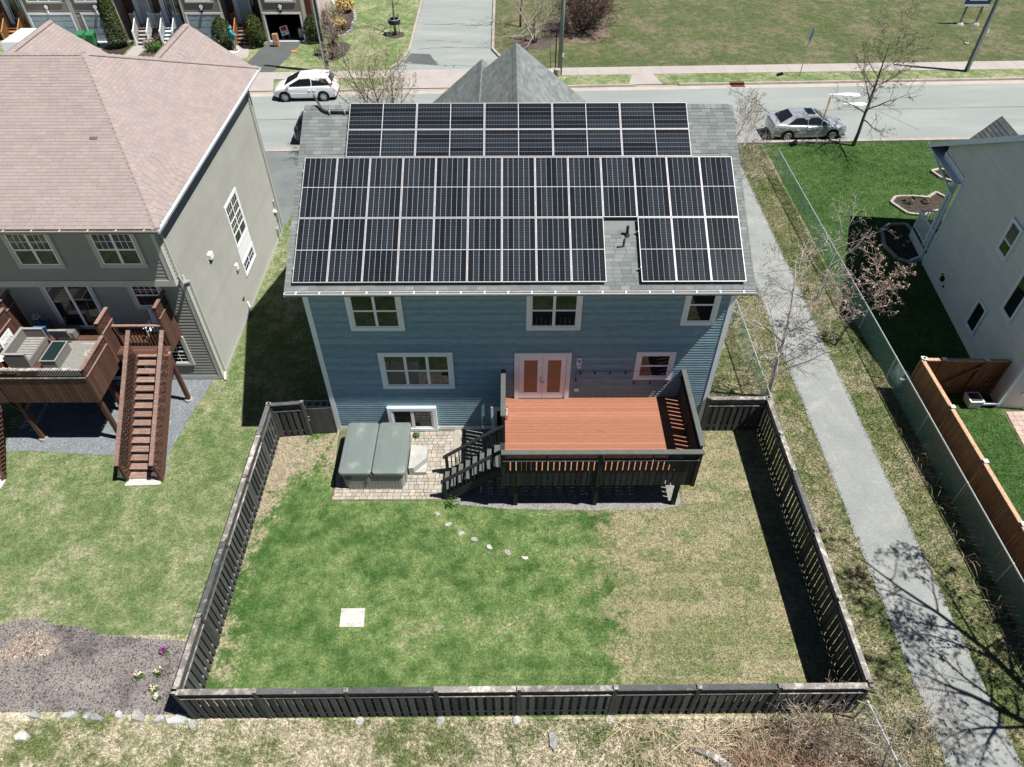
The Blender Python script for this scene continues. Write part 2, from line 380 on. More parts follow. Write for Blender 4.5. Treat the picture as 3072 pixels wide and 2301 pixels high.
class MB:
    def __init__(s):
        s.v, s.f = [], []
    def poly(s, pts):
        i = len(s.v)
        s.v += [tuple(p) for p in pts]
        s.f.append(tuple(range(i, i + len(pts))))
        return s
    def hexa(s, P):
        i = len(s.v)
        s.v += [tuple(p) for p in P]
        for q in ((3, 2, 1, 0), (4, 5, 6, 7), (0, 1, 5, 4), (1, 2, 6, 5), (2, 3, 7, 6), (3, 0, 4, 7)):
            s.f.append(tuple(i + k for k in q))
        return s
    def box(s, x0, x1, y0, y1, z0, z1):
        return s.hexa([(x0, y0, z0), (x1, y0, z0), (x1, y1, z0), (x0, y1, z0), (x0, y0, z1), (x1, y0, z1), (x1, y1, z1), (x0, y1, z1)])
    def fbox(s, F, a0, a1, b0, b1, c0, c1):
        return s.hexa([F.p(a0, b0, c0), F.p(a1, b0, c0), F.p(a1, b1, c0), F.p(a0, b1, c0), F.p(a0, b0, c1), F.p(a1, b0, c1), F.p(a1, b1, c1), F.p(a0, b1, c1)])
    def prism(s, F, pts, c0, c1):
        n = len(pts)
        i = len(s.v)
        s.v += [tuple(F.p(a, b, c0)) for a, b in pts] + [tuple(F.p(a, b, c1)) for a, b in pts]
        s.f.append(tuple(i + k for k in range(n - 1, -1, -1)))
        s.f.append(tuple(i + n + k for k in range(n)))
        for k in range(n):
            k2 = (k + 1) % n
            s.f.append((i + k, i + k2, i + n + k2, i + n + k))
        return s
    def bar(s, p, q, w, h, upv=(0, 0, 1)):
        p, q = Vector(p), Vector(q)
        d = (q - p).normalized()
        a = d.cross(Vector(upv))
        if a.length < 1e-4:
            a = d.cross(Vector((0, 1, 0)))
        a.normalize()
        b = a.cross(d).normalized()
        a *= w / 2
        b *= h / 2
        return s.hexa([p - a - b, p + a - b, p + a + b, p - a + b, q - a - b, q + a - b, q + a + b, q - a + b])
    def tube(s, pts, rads, n=6, cap=True):
        pts = [Vector(p) for p in pts]
        if not isinstance(rads, (list, tuple)):
            rads = [rads] * len(pts)
        i0 = len(s.v)
        for k, p in enumerate(pts):
            d = pts[min(k + 1, len(pts) - 1)] - pts[max(k - 1, 0)]
            d = d.normalized() if d.length > 1e-9 else Vector((0, 0, 1))
            a = d.cross(Vector((0.31, 0.87, 0.12)))
            if a.length < 1e-3:
                a = d.cross(Vector((1, 0, 0)))
            a.normalize()
            b = d.cross(a)
            for j in range(n):
                t = 2 * PI * j / n
                s.v.append(tuple(p + (a * math.cos(t) + b * math.sin(t)) * rads[k]))
        for k in range(len(pts) - 1):
            for j in range(n):
                j2 = (j + 1) % n
                s.f.append((i0 + k * n + j, i0 + k * n + j2, i0 + (k + 1) * n + j2, i0 + (k + 1) * n + j))
        if cap:
            s.f.append(tuple(i0 + j for j in range(n - 1, -1, -1)))
            s.f.append(tuple(i0 + (len(pts) - 1) * n + j for j in range(n)))
        return s
    def lathe(s, c, prof, n=12, axis='z', cap=True):
        c = Vector(c)
        i0 = len(s.v)
        for r, h in prof:
            for j in range(n):
                t = 2 * PI * j / n
                if axis == 'z':
                    s.v.append(tuple(c + Vector((r * math.cos(t), r * math.sin(t), h))))
                elif axis == 'y':
                    s.v.append(tuple(c + Vector((r * math.cos(t), h, r * math.sin(t)))))
                else:
                    s.v.append(tuple(c + Vector((h, r * math.cos(t), r * math.sin(t)))))
        for k in range(len(prof) - 1):
            for j in range(n):
                j2 = (j + 1) % n
                s.f.append((i0 + k * n + j, i0 + k * n + j2, i0 + (k + 1) * n + j2, i0 + (k + 1) * n + j))
        if cap:
            s.f.append(tuple(i0 + j for j in range(n - 1, -1, -1)))
            s.f.append(tuple(i0 + (len(prof) - 1) * n + j for j in range(n)))
        return s
    def mesh(s, name, mat, off=(0, 0, 0), smooth=False, fix=True):
        me = bpy.data.meshes.new(name)
        o = Vector(off)
        me.from_pydata([(x - o.x, y - o.y, z - o.z) for x, y, z in s.v], [], s.f)
        if fix and len(s.f) < 60000:
            bm = bmesh.new()
            bm.from_mesh(me)
            bmesh.ops.recalc_face_normals(bm, faces=bm.faces)
            bm.to_mesh(me)
            bm.free()
        if smooth:
            me.polygons.foreach_set("use_smooth", [True] * len(me.polygons))
        me.materials.append(mat)
        return me

WL = {}   # object -> world location (parents are never rotated unless local=True is used)

def props(o, label=None, cat=None, group=None, kind=None):
    for k, v in (("label", label), ("category", cat), ("group", group), ("kind", kind)):
        if v:
            o[k] = v
    return o

def O(name, mb, mat, parent=None, label=None, cat=None, group=None, kind=None, smooth=False, local=False, org=None, fix=True):
    off = Vector((0, 0, 0))
    if not local:
        if org is not None:
            off = Vector(org)
        elif parent is not None:
            off = WL[parent.name]
    o = bpy.data.objects.new(name, mb.mesh(name, mat, off, smooth, fix))
    COL.objects.link(o)
    if parent is not None:
        o.parent = parent
        if org is not None and not local:
            o.location = off - WL[parent.name]
    elif org is not None:
        o.location = off
    WL[o.name] = off if not local else Vector((0, 0, 0))
    return props(o, label, cat, group, kind)

def I(name, me, loc, parent=None, rot=None, label=None, cat=None, group=None, kind=None):
    """one more object of a shared mesh, at a world position"""
    o = bpy.data.objects.new(name, me)
    COL.objects.link(o)
    base = Vector((0, 0, 0))
    if parent is not None:
        o.parent = parent
        base = WL[parent.name]
    o.location = Vector(loc) - base
    if rot is not None:
        o.rotation_euler = rot
    WL[o.name] = Vector(loc)
    return props(o, label, cat, group, kind)

def T(name, loc, label, cat, group=None, rz=0.0):
    o = bpy.data.objects.new(name, None)
    o.empty_display_size = 0.3
    COL.objects.link(o)
    o.location = loc
    o.rotation_euler = (0, 0, rz)
    WL[o.name] = Vector(loc)
    return props(o, label, cat, group)

def copy_tree(o, parent=None):
    c = o.copy()
    COL.objects.link(c)
    if parent is not None:
        c.parent = parent
    for ch in list(o.children):
        copy_tree(ch, c)
    return c

def sheet(name, pts, z, mat, kind='structure', label=None):
    mb = MB()
    mb.poly([(x, y, z) for x, y in pts])
    return O(name, mb, mat, None, label, None, None, kind)

def rect(x0, x1, y0, y1):
    return [(x0, y0), (x1, y0), (x1, y1), (x0, y1)]

def blob(cx, cy, rx, ry, n=28, j=0.12, seed=0):
    r = random.Random(seed)
    ph = [r.uniform(0, 6.28) for _ in range(4)]
    out = []
    for k in range(n):
        t = 2 * PI * k / n
        d = 1 + j * (math.sin(2 * t + ph[0]) + 0.6 * math.sin(3 * t + ph[1]) + 0.45 * math.sin(5 * t + ph[2]) + 0.3 * math.sin(9 * t + ph[3]))
        out.append((cx + rx * d * math.cos(t), cy + ry * d * math.sin(t)))
    return out

def big_mesh(name, V, F3, mat, kind="stuff", label=None, cat=None, parent=None):
    me = bpy.data.meshes.new(name)
    me.vertices.add(len(V))
    me.vertices.foreach_set("co", np.asarray(V, np.float32).ravel())
    n = len(F3)
    k = F3.shape[1]
    me.loops.add(n * k)
    me.loops.foreach_set("vertex_index", F3.astype(np.int32).ravel())
    me.polygons.add(n)
    me.polygons.foreach_set("loop_start", np.arange(0, n * k, k, dtype=np.int32))
    me.polygons.foreach_set("loop_total", np.full(n, k, dtype=np.int32))
    me.update(calc_edges=True)
    me.validate()
    me.materials.append(mat)
    o = bpy.data.objects.new(name, me)
    COL.objects.link(o)
    if parent is not None:
        o.parent = parent
        o.location = -WL[parent.name]
    return props(o, label, cat, None, kind)

def inside(P, poly):
    x, y = P[:, 0], P[:, 1]
    c = np.zeros(len(P), bool)
    n = len(poly)
    for i in range(n):
        x1, y1 = poly[i]
        x2, y2 = poly[(i + 1) % n]
        cond = ((y1 > y) != (y2 > y)) & (x < (x2 - x1) * (y - y1) / (y2 - y1 + 1e-12) + x1)
        c ^= cond
    return c

def scatter(poly, dens, holes=()):
    xs = [p[0] for p in poly]
    ys = [p[1] for p in poly]
    A = (max(xs) - min(xs)) * (max(ys) - min(ys))
    n = int(A * dens)
    P = np.stack([rng.uniform(min(xs), max(xs), n), rng.uniform(min(ys), max(ys), n)], 1)
    k = inside(P, poly)
    for h in holes:
        k &= ~inside(P, h)
    return P[k]

def blades(name, poly, dens, mat, h0, h1, label, holes=(), w=0.012, z=0.0):
    P = scatter(poly, dens, holes)
    n = len(P)
    a = rng.uniform(0, 2 * PI, n)
    h = rng.uniform(h0, h1, n)
    ln = rng.uniform(0.2, 0.9, n) * h
    b = rng.uniform(0, 2 * PI, n)
    base = np.stack([P[:, 0], P[:, 1], np.full(n, z)], 1)
    d = np.stack([np.cos(a), np.sin(a), np.zeros(n)], 1) * (w * rng.uniform(0.6, 1.4, n))[:, None]
    tip = base + np.stack([np.cos(b) * ln, np.sin(b) * ln, h], 1)
    V = np.empty((n * 3, 3))
    V[0::3] = base - d
    V[1::3] = base + d
    V[2::3] = tip
    F = np.arange(n * 3).reshape(n, 3)
    return big_mesh(name, V, F, mat, "stuff", label, "grass")

def chips(name, poly, dens, mat, s0, s1, label, cat, holes=(), z=0.0, flat=0.55, parent=None):
    """loose stones or chips: small four-sided pyramids"""
    P = scatter(poly, dens, holes)
    n = len(P)
    s = rng.uniform(s0, s1, n)
    a = rng.uniform(0, 2 * PI, n)
    V = np.empty((n * 5, 3))
    for k in range(4):
        t = a + k * PI / 2
        e = s * rng.uniform(0.6, 1.2, n)
        V[k::5] = np.stack([P[:, 0] + np.cos(t) * e, P[:, 1] + np.sin(t) * e, z + s * rng.uniform(-0.1, 0.15, n)], 1)
    V[4::5] = np.stack([P[:, 0] + s * rng.uniform(-0.3, 0.3, n), P[:, 1] + s * rng.uniform(-0.3, 0.3, n), z + s * flat * rng.uniform(0.5, 1.2, n)], 1)
    i = np.arange(n) * 5
    F = np.concatenate([np.stack([i + k, i + (k + 1) % 4, i + 4], 1) for k in range(4)])
    return big_mesh(name, V, F, mat, "stuff", label, cat, parent)

def ribbon(pts, w, z, mb=None, seed=0):
    """a thin uneven strip lying on the ground"""
    r = random.Random(seed)
    mb = mb or MB()
    P = [Vector((x, y, 0)) for x, y in pts]
    L, R_ = [], []
    for i, p in enumerate(P):
        d = (P[min(i + 1, len(P) - 1)] - P[max(i - 1, 0)]).normalized()
        s = Vector((-d.y, d.x, 0)) * (w / 2 * r.uniform(0.6, 1.4))
        L.append((p.x + s.x, p.y + s.y, z))
        R_.append((p.x - s.x, p.y - s.y, z))
    for i in range(len(P) - 1):
        mb.poly([R_[i], R_[i + 1], L[i + 1], L[i]])
    return mb

def wiggle(p, q, n=14, amp=0.12, seed=0):
    r = random.Random(seed)
    p, q = Vector(p), Vector(q)
    d = (q - p)
    s = Vector((-d.y, d.x)).normalized()
    o = 0
    out = []
    for i in range(n + 1):
        o += r.uniform(-amp, amp)
        o *= 0.8
        t = p + d * i / n + s * o
        out.append((t.x, t.y))
    return out

# ---- building pieces
def window(par, F, u0, v0, u1, v1, trim=0.10, fr=0.05, us=(), vs=(), proud=0.075, mt=None, mf=None, mg=None, grid=None, sill=True, name='window', back=0.0):
    """outer trim ring (part) > sash, pane, muntin (sub-parts). us/vs: inner divider positions as fractions. grid: (cols, rows, which pane rows)"""
    mt = mt or m_trim
    mf = mf or m_vinyl
    mg = mg or m_glass
    w = MB()
    w.fbox(F, u0, u0 + trim, v0, v1, back, proud).fbox(F, u1 - trim, u1, v0, v1, back, proud)
    w.fbox(F, u0 + trim, u1 - trim, v1 - trim, v1, back, proud + 0.004).fbox(F, u0 + trim, u1 - trim, v0, v0 + trim, back, proud + 0.004)
    W_ = O(name, w, mt, par)
    a0, a1, b0, b1 = u0 + trim, u1 - trim, v0 + trim, v1 - trim
    pz = proud - 0.016
    s = MB()
    s.fbox(F, a0, a0 + fr, b0, b1, back, pz).fbox(F, a1 - fr, a1, b0, b1, back, pz)
    s.fbox(F, a0 + fr, a1 - fr, b1 - fr, b1, back, pz).fbox(F, a0 + fr, a1 - fr, b0, b0 + fr, back, pz)
    U = [a0 + fr] + [a0 + (a1 - a0) * t for t in us] + [a1 - fr]
    V = [b0 + fr] + [b0 + (b1 - b0) * t for t in vs] + [b1 - fr]
    for t in U[1:-1]:
        s.fbox(F, t - fr * 0.8, t + fr * 0.8, b0 + fr, b1 - fr, back, pz - 0.002)
    for t in V[1:-1]:
        for k in range(len(U) - 1):
            l = U[k] + (fr * 0.8 if k else 0)
            r = U[k + 1] - (fr * 0.8 if k + 2 < len(U) else 0)
            s.fbox(F, l, r, t - fr * 0.55, t + fr * 0.55, back, pz - 0.006)
    O('sash', s, mf, W_)
    g = MB()
    for i in range(len(U) - 1):
        for j in range(len(V) - 1):
            l = U[i] + (fr * 0.8 if i else 0)
            r = U[i + 1] - (fr * 0.8 if i + 2 < len(U) else 0)
            b = V[j] + (fr * 0.55 if j else 0)
            t = V[j + 1] - (fr * 0.55 if j + 2 < len(V) else 0)
            O('pane', MB().fbox(F, l, r, b, t, back + 0.004, pz - 0.018), mg, W_)
            if grid and j in grid[2]:
                for k in range(1, grid[0]):
                    x = l + (r - l) * k / grid[0]
                    g.fbox(F, x - 0.009, x + 0.009, b, t, pz - 0.018, pz - 0.012)
                for k in range(1, grid[1]):
                    y = b + (t - b) * k / grid[1]
                    g.fbox(F, l, r, y - 0.009, y + 0.009, pz - 0.018, pz - 0.011)
    if g.f:
        O('muntin', g, mf, W_)
    return W_

def siding(par, F, u0, u1, v0, v1, ex, butt, mat, clip=None, name='siding_board', joined=False):
    n = int((v1 - v0) / ex + 0.01)
    shared = None
    J = MB()
    for i in range(n):
        v = v0 + i * ex
        a, b = (u0, u1) if clip is None else clip(v + ex * 0.5)
        if b - a < 0.05:
            continue
        def prof(o, top=ex + 0.004):
            return [o.p(a, v, 0), o.p(b, v, 0), o.p(b, v, butt), o.p(a, v, butt), o.p(a, v + top, 0), o.p(b, v + top, 0), o.p(b, v + top, 0.002), o.p(a, v + top, 0.002)]
        if joined:
            J.hexa(prof(F))
        elif clip is None:
            org = F.p(u0, v, 0)
            if shared is None:
                shared = MB().hexa(prof(F)).mesh(name, mat, org)
            I(name, shared, org, par)
        else:
            O(name, MB().hexa(prof(F)), mat, par, org=F.p(a, v, 0))
    if joined:
        O(name + '_courses', J, mat, par, kind='stuff')

def shingles(par, F, v0, v1, ulo, uhi, ex, tw, mat, hidden=None, maxn=300, clipx=None, seed=1):
    r = random.Random(seed)
    full = MB()
    def tab(o, a, b, v, mb, th):
        top = v + ex + 0.03
        mb.hexa([o.p(a + 0.003, v, 0.0), o.p(b - 0.003, v, 0.0), o.p(b - 0.003, top, 0.0), o.p(a + 0.003, top, 0.0),
                 o.p(a + 0.003, v, th), o.p(b - 0.003, v, th), o.p(b - 0.003, top, 0.0035), o.p(a + 0.003, top, 0.0035)])
    cand = []
    rest = MB()
    n = int((v1 - v0) / ex)
    for i in range(n):
        v = v0 + i * ex
        lo, hi = ulo(v + ex * 0.5), uhi(v + ex * 0.5)
        if hi - lo < 0.05:
            continue
        u = lo - r.uniform(0, tw)
        while u < hi:
            w = tw * r.uniform(0.8, 1.2)
            a, b = max(u, lo), min(u + w, hi)
            u += w
            if b - a < 0.03:
                continue
            c = F.p((a + b) / 2, v + ex / 2)
            hid = hidden is not None and hidden((a + b) / 2, v)
            if b - a > tw * 0.78 and not hid:
                cand.append(((c - CAM).length, a, b, v))
            elif not hid:
                tab(F, a, b, v, rest, 0.013)
    cand.sort()
    shared = [MB().hexa([F.p(x, y, z) for x, y, z in ((-tw * s / 2, 0, 0), (tw * s / 2, 0, 0), (tw * s / 2, ex + 0.03, 0), (-tw * s / 2, ex + 0.03, 0),
              (-tw * s / 2, 0, 0.013), (tw * s / 2, 0, 0.013), (tw * s / 2, ex + 0.03, 0.0035), (-tw * s / 2, ex + 0.03, 0.0035))]).mesh('shingle', mat, F.o) for s in (0.78, 0.88, 0.98, 1.08, 1.18)]
    for k, (d, a, b, v) in enumerate(cand):
        if k < maxn:
            s = min(4, max(0, int(((b - a) / tw - 0.78) / 0.10)))
            I('shingle', shared[s], F.p((a + b) / 2, v, 0.0), par)
        else:
            tab(F, a, b, v, rest, 0.013)
    if rest.f:
        O('shingle_field', rest, mat, par, kind='stuff', fix=False)

def lattice(F, a0, a1, b0, b1, c, step=0.09, w=0.035, th=0.008):
    """diagonal criss-cross strips filling a rectangle of a frame"""
    mb = MB()
    H = b1 - b0
    for sgn, cc in ((1, c), (-1, c + th + 0.001)):
        x = a0 - H
        while x < a1 + H:
            # line (x + t, b0 + t) or mirrored, clipped
            pts = []
            if sgn > 0:
                t0, t1 = max(0, a0 - x), min(H, a1 - x)
                p, q = (x + t0, b0 + t0), (x + t1, b0 + t1)
            else:
                t0, t1 = max(0, x - a1), min(H, x - a0)
                p, q = (x - t0, b0 + t0), (x - t1, b0 + t1)
            if t1 - t0 > 0.02:
                hw = w * 0.7071
                mb.hexa([F.p(p[0] - hw, p[1], cc), F.p(p[0] + hw, p[1], cc), F.p(q[0] + hw, q[1], cc), F.p(q[0] - hw, q[1], cc),
                         F.p(p[0] - hw, p[1], cc + th), F.p(p[0] + hw, p[1], cc + th), F.p(q[0] + hw, q[1], cc + th), F.p(q[0] - hw, q[1], cc + th)])
            x += step
    return mb

# ------------------------------------------------------------------ the setting
GZ = 0.08                                   # level of everything beyond the far kerb
def Yn(x): return 22.05 + 0.0275 * (x + 7.6)     # near kerb face
def Yf(x): return 30.02 + 0.035 * (x + 10)       # far kerb face
def Ys(x): return 32.10 + 0.028 * (x + 10.7)     # far sidewalk, street side
def Yb(x): return 33.33 + 0.032 * (x + 10.9)     # far sidewalk, back
XL, XR = -120.0, 140.0
def band(f0, f1, x0=XL, x1=XR):
    return [(x0, f0(x0)), (x1, f0(x1)), (x1, f1(x1)), (x0, f1(x0))]

sheet('ground', rect(-500, 500, -300, 700), -0.03, m_base)
BACK = rect(-2.15, 15.68, -10.38, 0.0)
sheet('lawn', BACK, 0.0, m_lawn)
NL = [(-60, -8.0), (-2.15, -8.0), (-2.15, 0.0), (0.4, 0.0), (0.4, 21.6), (-60, 20.2)]
sheet('lawn', NL, -0.004, m_nlawn)
BOT = [(-60, -60), (60, -60), (60, -30), (17.0, -30), (16.4, -10.38), (-2.3, -10.38), (-2.3, -8.0), (-60, -8.0)]
sheet('rough_ground', BOT, -0.008, m_bottom)
sheet('verge', [(13.0, 0.0), (15.68, 0.0), (15.68, -10.38), (16.4, -10.38), (17.0, -30), (17.8, -30), (17.8, 22.6), (13.0, 22.5)], -0.004, m_verge)
sheet('verge', [(19.72, -30), (22.0, -30), (22.0, 22.8), (19.72, 22.7)], -0.004, m_verge)
sheet('lawn', [(21.6, 1.8), (70, 1.8), (70, 24.0), (21.6, 22.75)], 0.0, m_rlawn)
sheet('lawn', [(21.97, -30), (70, -30), (70, 1.8), (21.97, 1.8)], 0.0, m_rlawn)
PATH = []
_r = random.Random(3)
pl = [(17.78 + _r.uniform(-0.035, 0.035), y) for y in np.arange(-32, 22.9, 0.3)]
pr = [(19.73 + _r.uniform(-0.035, 0.035), y) for y in np.arange(-32, 22.9, 0.3)]
pmb = MB()
for i in range(len(pl) - 1):
    pmb.poly([(*pl[i], 0.008), (*pr[i], 0.008), (*pr[i + 1], 0.008), (*pl[i + 1], 0.008)])
O('footpath', pmb, m_path, None, None, None, None, 'structure')
O('path_crack', ribbon(wiggle((17.8, 9.6), (19.7, 9.9), 8, 0.06, 2), 0.03, 0.012), m_seal, kind='structure')
# street
sheet('road', band(Yn, Yf), 0.0, m_road)
sheet('gutter_pan', band(lambda x: Yf(x) - 0.55, lambda x: Yf(x) + 0.001), 0.004, m_gutc)
kb = MB()
for x0 in np.arange(-60, 100, 3.0):
    for a, b in ((x0 + 0.01, x0 + 2.99),):
        h = 0.03 if (-1.9 < (a + b) / 2 < 7.0) or (-14.6 < (a + b) / 2 < -9.3) or (14.4 < (a + b) / 2 < 17.2) else 0.13
        kb.hexa([(a, Yf(a), -0.02), (b, Yf(b), -0.02), (b, Yf(b) + 0.2, -0.02), (a, Yf(a) + 0.2, -0.02), (a, Yf(a) + 0.03, h), (b, Yf(b) + 0.03, h), (b, Yf(b) + 0.2, h), (a, Yf(a) + 0.2, h)])
O('kerb', kb, m_curb, kind='structure')
kb = MB()
for x0 in np.arange(-60, 100, 3.0):
    a, b = x0 + 0.01, x0 + 2.99
    h = 0.05 if -9.2 < (a + b) / 2 < -4.4 else 0.12
    kb.hexa([(a, Yn(a) - 0.3, -0.02), (b, Yn(b) - 0.3, -0.02), (b, Yn(b), -0.02), (a, Yn(a), -0.02), (a, Yn(a) - 0.3, h), (b, Yn(b) - 0.3, h), (b, Yn(b) - 0.03, h), (a, Yn(a) - 0.03, h)])
O('kerb', kb, m_curb, kind='structure')
sheet('verge', band(lambda x: Yf(x) + 0.19, Ys), GZ - 0.004, m_nlawn)
sheet('sidewalk', band(Ys, Yb), GZ + 0.006, m_conc)
jm = MB()
for x in np.arange(-59.3, 90, 1.5):
    jm.poly([(x, Ys(x), GZ + 0.010), (x + 0.02, Ys(x), GZ + 0.010), (x + 0.03, Yb(x), GZ + 0.010), (x + 0.01, Yb(x), GZ + 0.010)])
O('sidewalk_joint', jm, M("sidewalk_joint_grime", (0.23, 0.21, 0.19), 0.95), kind='structure')
for a, b in ((-14.4, -9.5), (14.6, 16.9)):
    sheet('driveway_apron', [(a, Yf(a) + 0.19), (b, Yf(b) + 0.19), (b - 0.4, Ys(b)), (a + 0.4, Ys(a))], GZ + 0.002, m_conc)
sheet('driveway_apron', [(-2.6, Yf(-2.6) + 0.19), (6.9, Yf(6.9) + 0.19), (6.2, Ys(6.2)), (-1.6, Ys(-1.6))], GZ + 0.002, m_conc)
sheet('driveway', [(-8.6, 14.0), (-5.0, 14.0), (-4.95, 18.0), (-5.15, Yn(-5) - 0.3), (-8.6, Yn(-8.6) - 0.3)], 0.004, M('grey_driveway', (0.135, 0.155, 0.155), 0.9, 0.2, 0.12, 0.8, None, 0.15, 55))
# side road
SR = [(-1.9, Yb(-1.9)), (6.35, Yb(6.3)), (5.55, 36.2), (5.10, 37.4), (5.03, 140), (-1.05, 140), (-0.90, 37.2), (-1.28, 35.1)]
sheet('side_road', SR, GZ + 0.002, m_road)
kb = MB()
for P in ([(-1.95, 33.8), (-1.28, 35.1), (-0.90, 37.2), (-0.92, 45), (-1.0, 60), (-1.05, 140)], [(6.35, 34.2), (5.55, 36.2), (5.10, 37.4), (5.07, 45), (5.05, 60), (5.03, 140)]):
    s = -1 if P[0][0] < 0 else 1
    for (ax, ay), (bx, by) in zip(P[:-1], P[1:]):
        kb.hexa([(ax, ay, 0), (bx, by, 0), (bx + s * 0.2, by, 0), (ax + s * 0.2, ay, 0), (ax, ay, GZ + 0.13), (bx, by, GZ + 0.13), (bx + s * 0.2, by, GZ + 0.13), (ax + s * 0.2, ay, GZ + 0.13)])
O('kerb', kb, m_curb, kind='structure')
sheet('asphalt_patch', [(-1.25, 35.0), (1.3, 34.55), (0.55, 36.6), (-0.85, 36.75)], GZ + 0.006, m_drive)
cm = MB()
for p, q, sd in (((-0.4, 42.9), (5.0, 42.6), 3), ((0.6, 42.9), (2.9, 43.1), 4), ((-0.4, 37.5), (2.3, 37.9), 5), ((1.6, 37.95), (4.9, 37.75), 6), ((0.1, 39.4), (1.5, 39.4), 7), ((2.0, 39.1), (2.8, 39.05), 8), ((-1.2, 34.95), (1.3, 34.55), 9), ((1.3, 34.55), (4.2, 34.35), 10), ((0.5, 36.6), (1.35, 34.6), 12), ((1.9, 34.5), (1.85, 34.2), 13), ((2.5, 34.45), (2.4, 34.1), 14)):
    ribbon(wiggle(p, q, 12, 0.09, sd), 0.05, GZ + 0.010, cm, sd)
O('crack_sealant', cm, m_seal, kind='structure')
cm = MB()
for p, q, sd, w, am in (((-60, 24.3), (-8, 26.05), 1, 0.05, 0.01), ((-8, 26.05), (20, 26.95), 2, 0.05, 0.01), ((21, 27.0), (60, 28.3), 3, 0.05, 0.01),
                    ((21.35, 31.0), (22.55, 28.2), 4, 0.07, 0.10), ((22.55, 28.2), (23.1, 26.7), 5, 0.06, 0.10), ((22.2, 29.3), (22.75, 28.6), 6, 0.05, 0.12),
                    ((22.9, 27.3), (23.4, 26.6), 7, 0.05, 0.08), ((30.2, 27.0), (31.8, 24.3), 8, 0.03, 0.05)):
    ribbon(wiggle(p, q, 16, am, sd), w, 0.006, cm, sd)
O('crack_sealant', cm, m_seal, kind='structure')
pm = MB()
pm.poly([(27.7, 29.62, 0.006), (29.85, 29.2, 0.006), (29.9, 29.75, 0.006), (29.2, 29.86, 0.006)])
pm.poly([(28.2, 28.16, 0.006), (29.35, 27.82, 0.006), (30.25, 28.08, 0.006), (29.5, 28.38, 0.006)])
O('road_marking', pm, m_paint, kind='structure')
# land beyond the street
FLD = [(5.27, 36.5), (6.4, Yb(6.4)), (130, Yb(130)), (130, 140), (5.23, 140)]
sheet('field', FLD, GZ - 0.002, m_field)
LWN = [(-60, Yb(-60)), (-2.1, Yb(-2)), (-1.45, 35.1), (-1.12, 37.2), (-1.25, 140), (-60, 140)]
sheet('lawn', LWN, GZ - 0.006, m_nlawn)
sheet('driveway', [(-12.75, Yb(-12.7)), (-10.25, Yb(-10.3)), (-9.3, 39.3), (-12.0, 39.3)], GZ + 0.002, m_drive)
sheet('driveway', [(-18.6, Yb(-18)), (-15.5, Yb(-15.5)), (-14.8, 39.3), (-17.9, 39.3)], GZ + 0.002, m_drive)
sheet('driveway', [(-29.5, Yb(-29)), (-22.6, Yb(-22)), (-22.6, 39.3), (-29.4, 39.3)], GZ + 0.002, m_road)
sheet('front_walk', [(-14.9, 34.0), (-12.75, 36.2), (-12.9, 37.2), (-13.3, 38.5), (-14.2, 38.5), (-14.9, 37.0)], GZ + 0.004, m_conc)
sheet('front_walk', [(-21.9, 34.0), (-20.9, 34.0), (-20.9, 38.8), (-21.9, 38.8)], GZ + 0.004, m_conc)
sheet('mulch_strip', [(-24.4, 36.6), (-22.1, 36.6), (-22.1, 39.2), (-23.7, 39.2)], GZ + 0.006, m_mulch2)
sheet('mulch_strip', [(-20.8, 36.4), (-18.2, 36.4), (-18.4, 39.4), (-20.6, 39.4)], GZ + 0.006, m_mulch2)
sheet('garden_bed', blob(-7.35, 43.2, 1.45, 3.1, 26, 0.07, 5), GZ + 0.004, m_mulch2)
sheet('garden_bed', blob(-6.7, 37.2, 1.35, 1.75, 26, 0.10, 6), GZ + 0.004, m_mulch)
sheet('mulch_ring', blob(-2.4, 40.55, 0.68, 0.78, 20, 0.03, 7), GZ + 0.005, m_mulch2)
sheet('mulch_ring', blob(8.3, 38.9, 1.5, 1.6, 24, 0.08, 8), GZ + 0.005, m_mulch2)
sheet('mulch_ring', blob(11.6, 41.6, 2.6, 3.0, 24, 0.08, 9), GZ + 0.003, m_soil)

# ------------------------------------------------------------------ blue house
BH = T('blue_house', (6.75, 5.5, 0), "large blue grey house with solar panels on its roof and a red deck behind", 'house')
RP = 0.45684
cs, sn = math.cos(RP), math.sin(RP)
EAVE_Y, EAVE_Z = -0.50, 6.942                # top of roof deck at the rear eave
RIDGE_Y = 5.55
RIDGE_Z = EAVE_Z + (RIDGE_Y - EAVE_Y) * math.tan(RP)
DEPTH = 11.1
HX = 13.5
core = MB()
core.prism(Fr((0, 0, 0), (0, 1, 0), (0, 0, 1), (1, 0, 0)), [(0, 0), (DEPTH, 0), (DEPTH, 6.95), (RIDGE_Y, RIDGE_Z - 0.25), (0, 6.95)], 0.0, HX)
O('wall', core, m_siding, BH)
FB = Fr((0, 0, 0), (1, 0, 0), (0, 0, 1), (0, -1, 0))
siding(BH, FB, 0.12, HX - 0.12, 0.22, 6.74, 0.111, 0.024, m_siding)
FRs = Fr((HX, 0, 0), (0, 1, 0), (0, 0, 1), (1, 0, 0))
FLs = Fr((0, 0, 0), (0, 1, 0), (0, 0, 1), (-1, 0, 0))
def gclip(z):
    if z < 6.9:
        return 0.1, DEPTH - 0.1
    t = (z - 6.9) / math.tan(RP)
    return 0.02 + t, DEPTH - t - 0.02
siding(BH, FRs, 0, 0, 0.22, 9.3, 0.106, 0.014, m_siding, gclip, joined=True)
siding(BH, FLs, 0, 0, 0.22, 9.3, 0.106, 0.014, m_siding, gclip, joined=True)
tb = MB()
for x0, x1 in ((-0.02, 0.13), (HX - 0.13, HX + 0.02)):
    O('corner_board', MB().box(x0, x1, -0.035, 0.0, 0.0, 6.78), m_trim, BH)
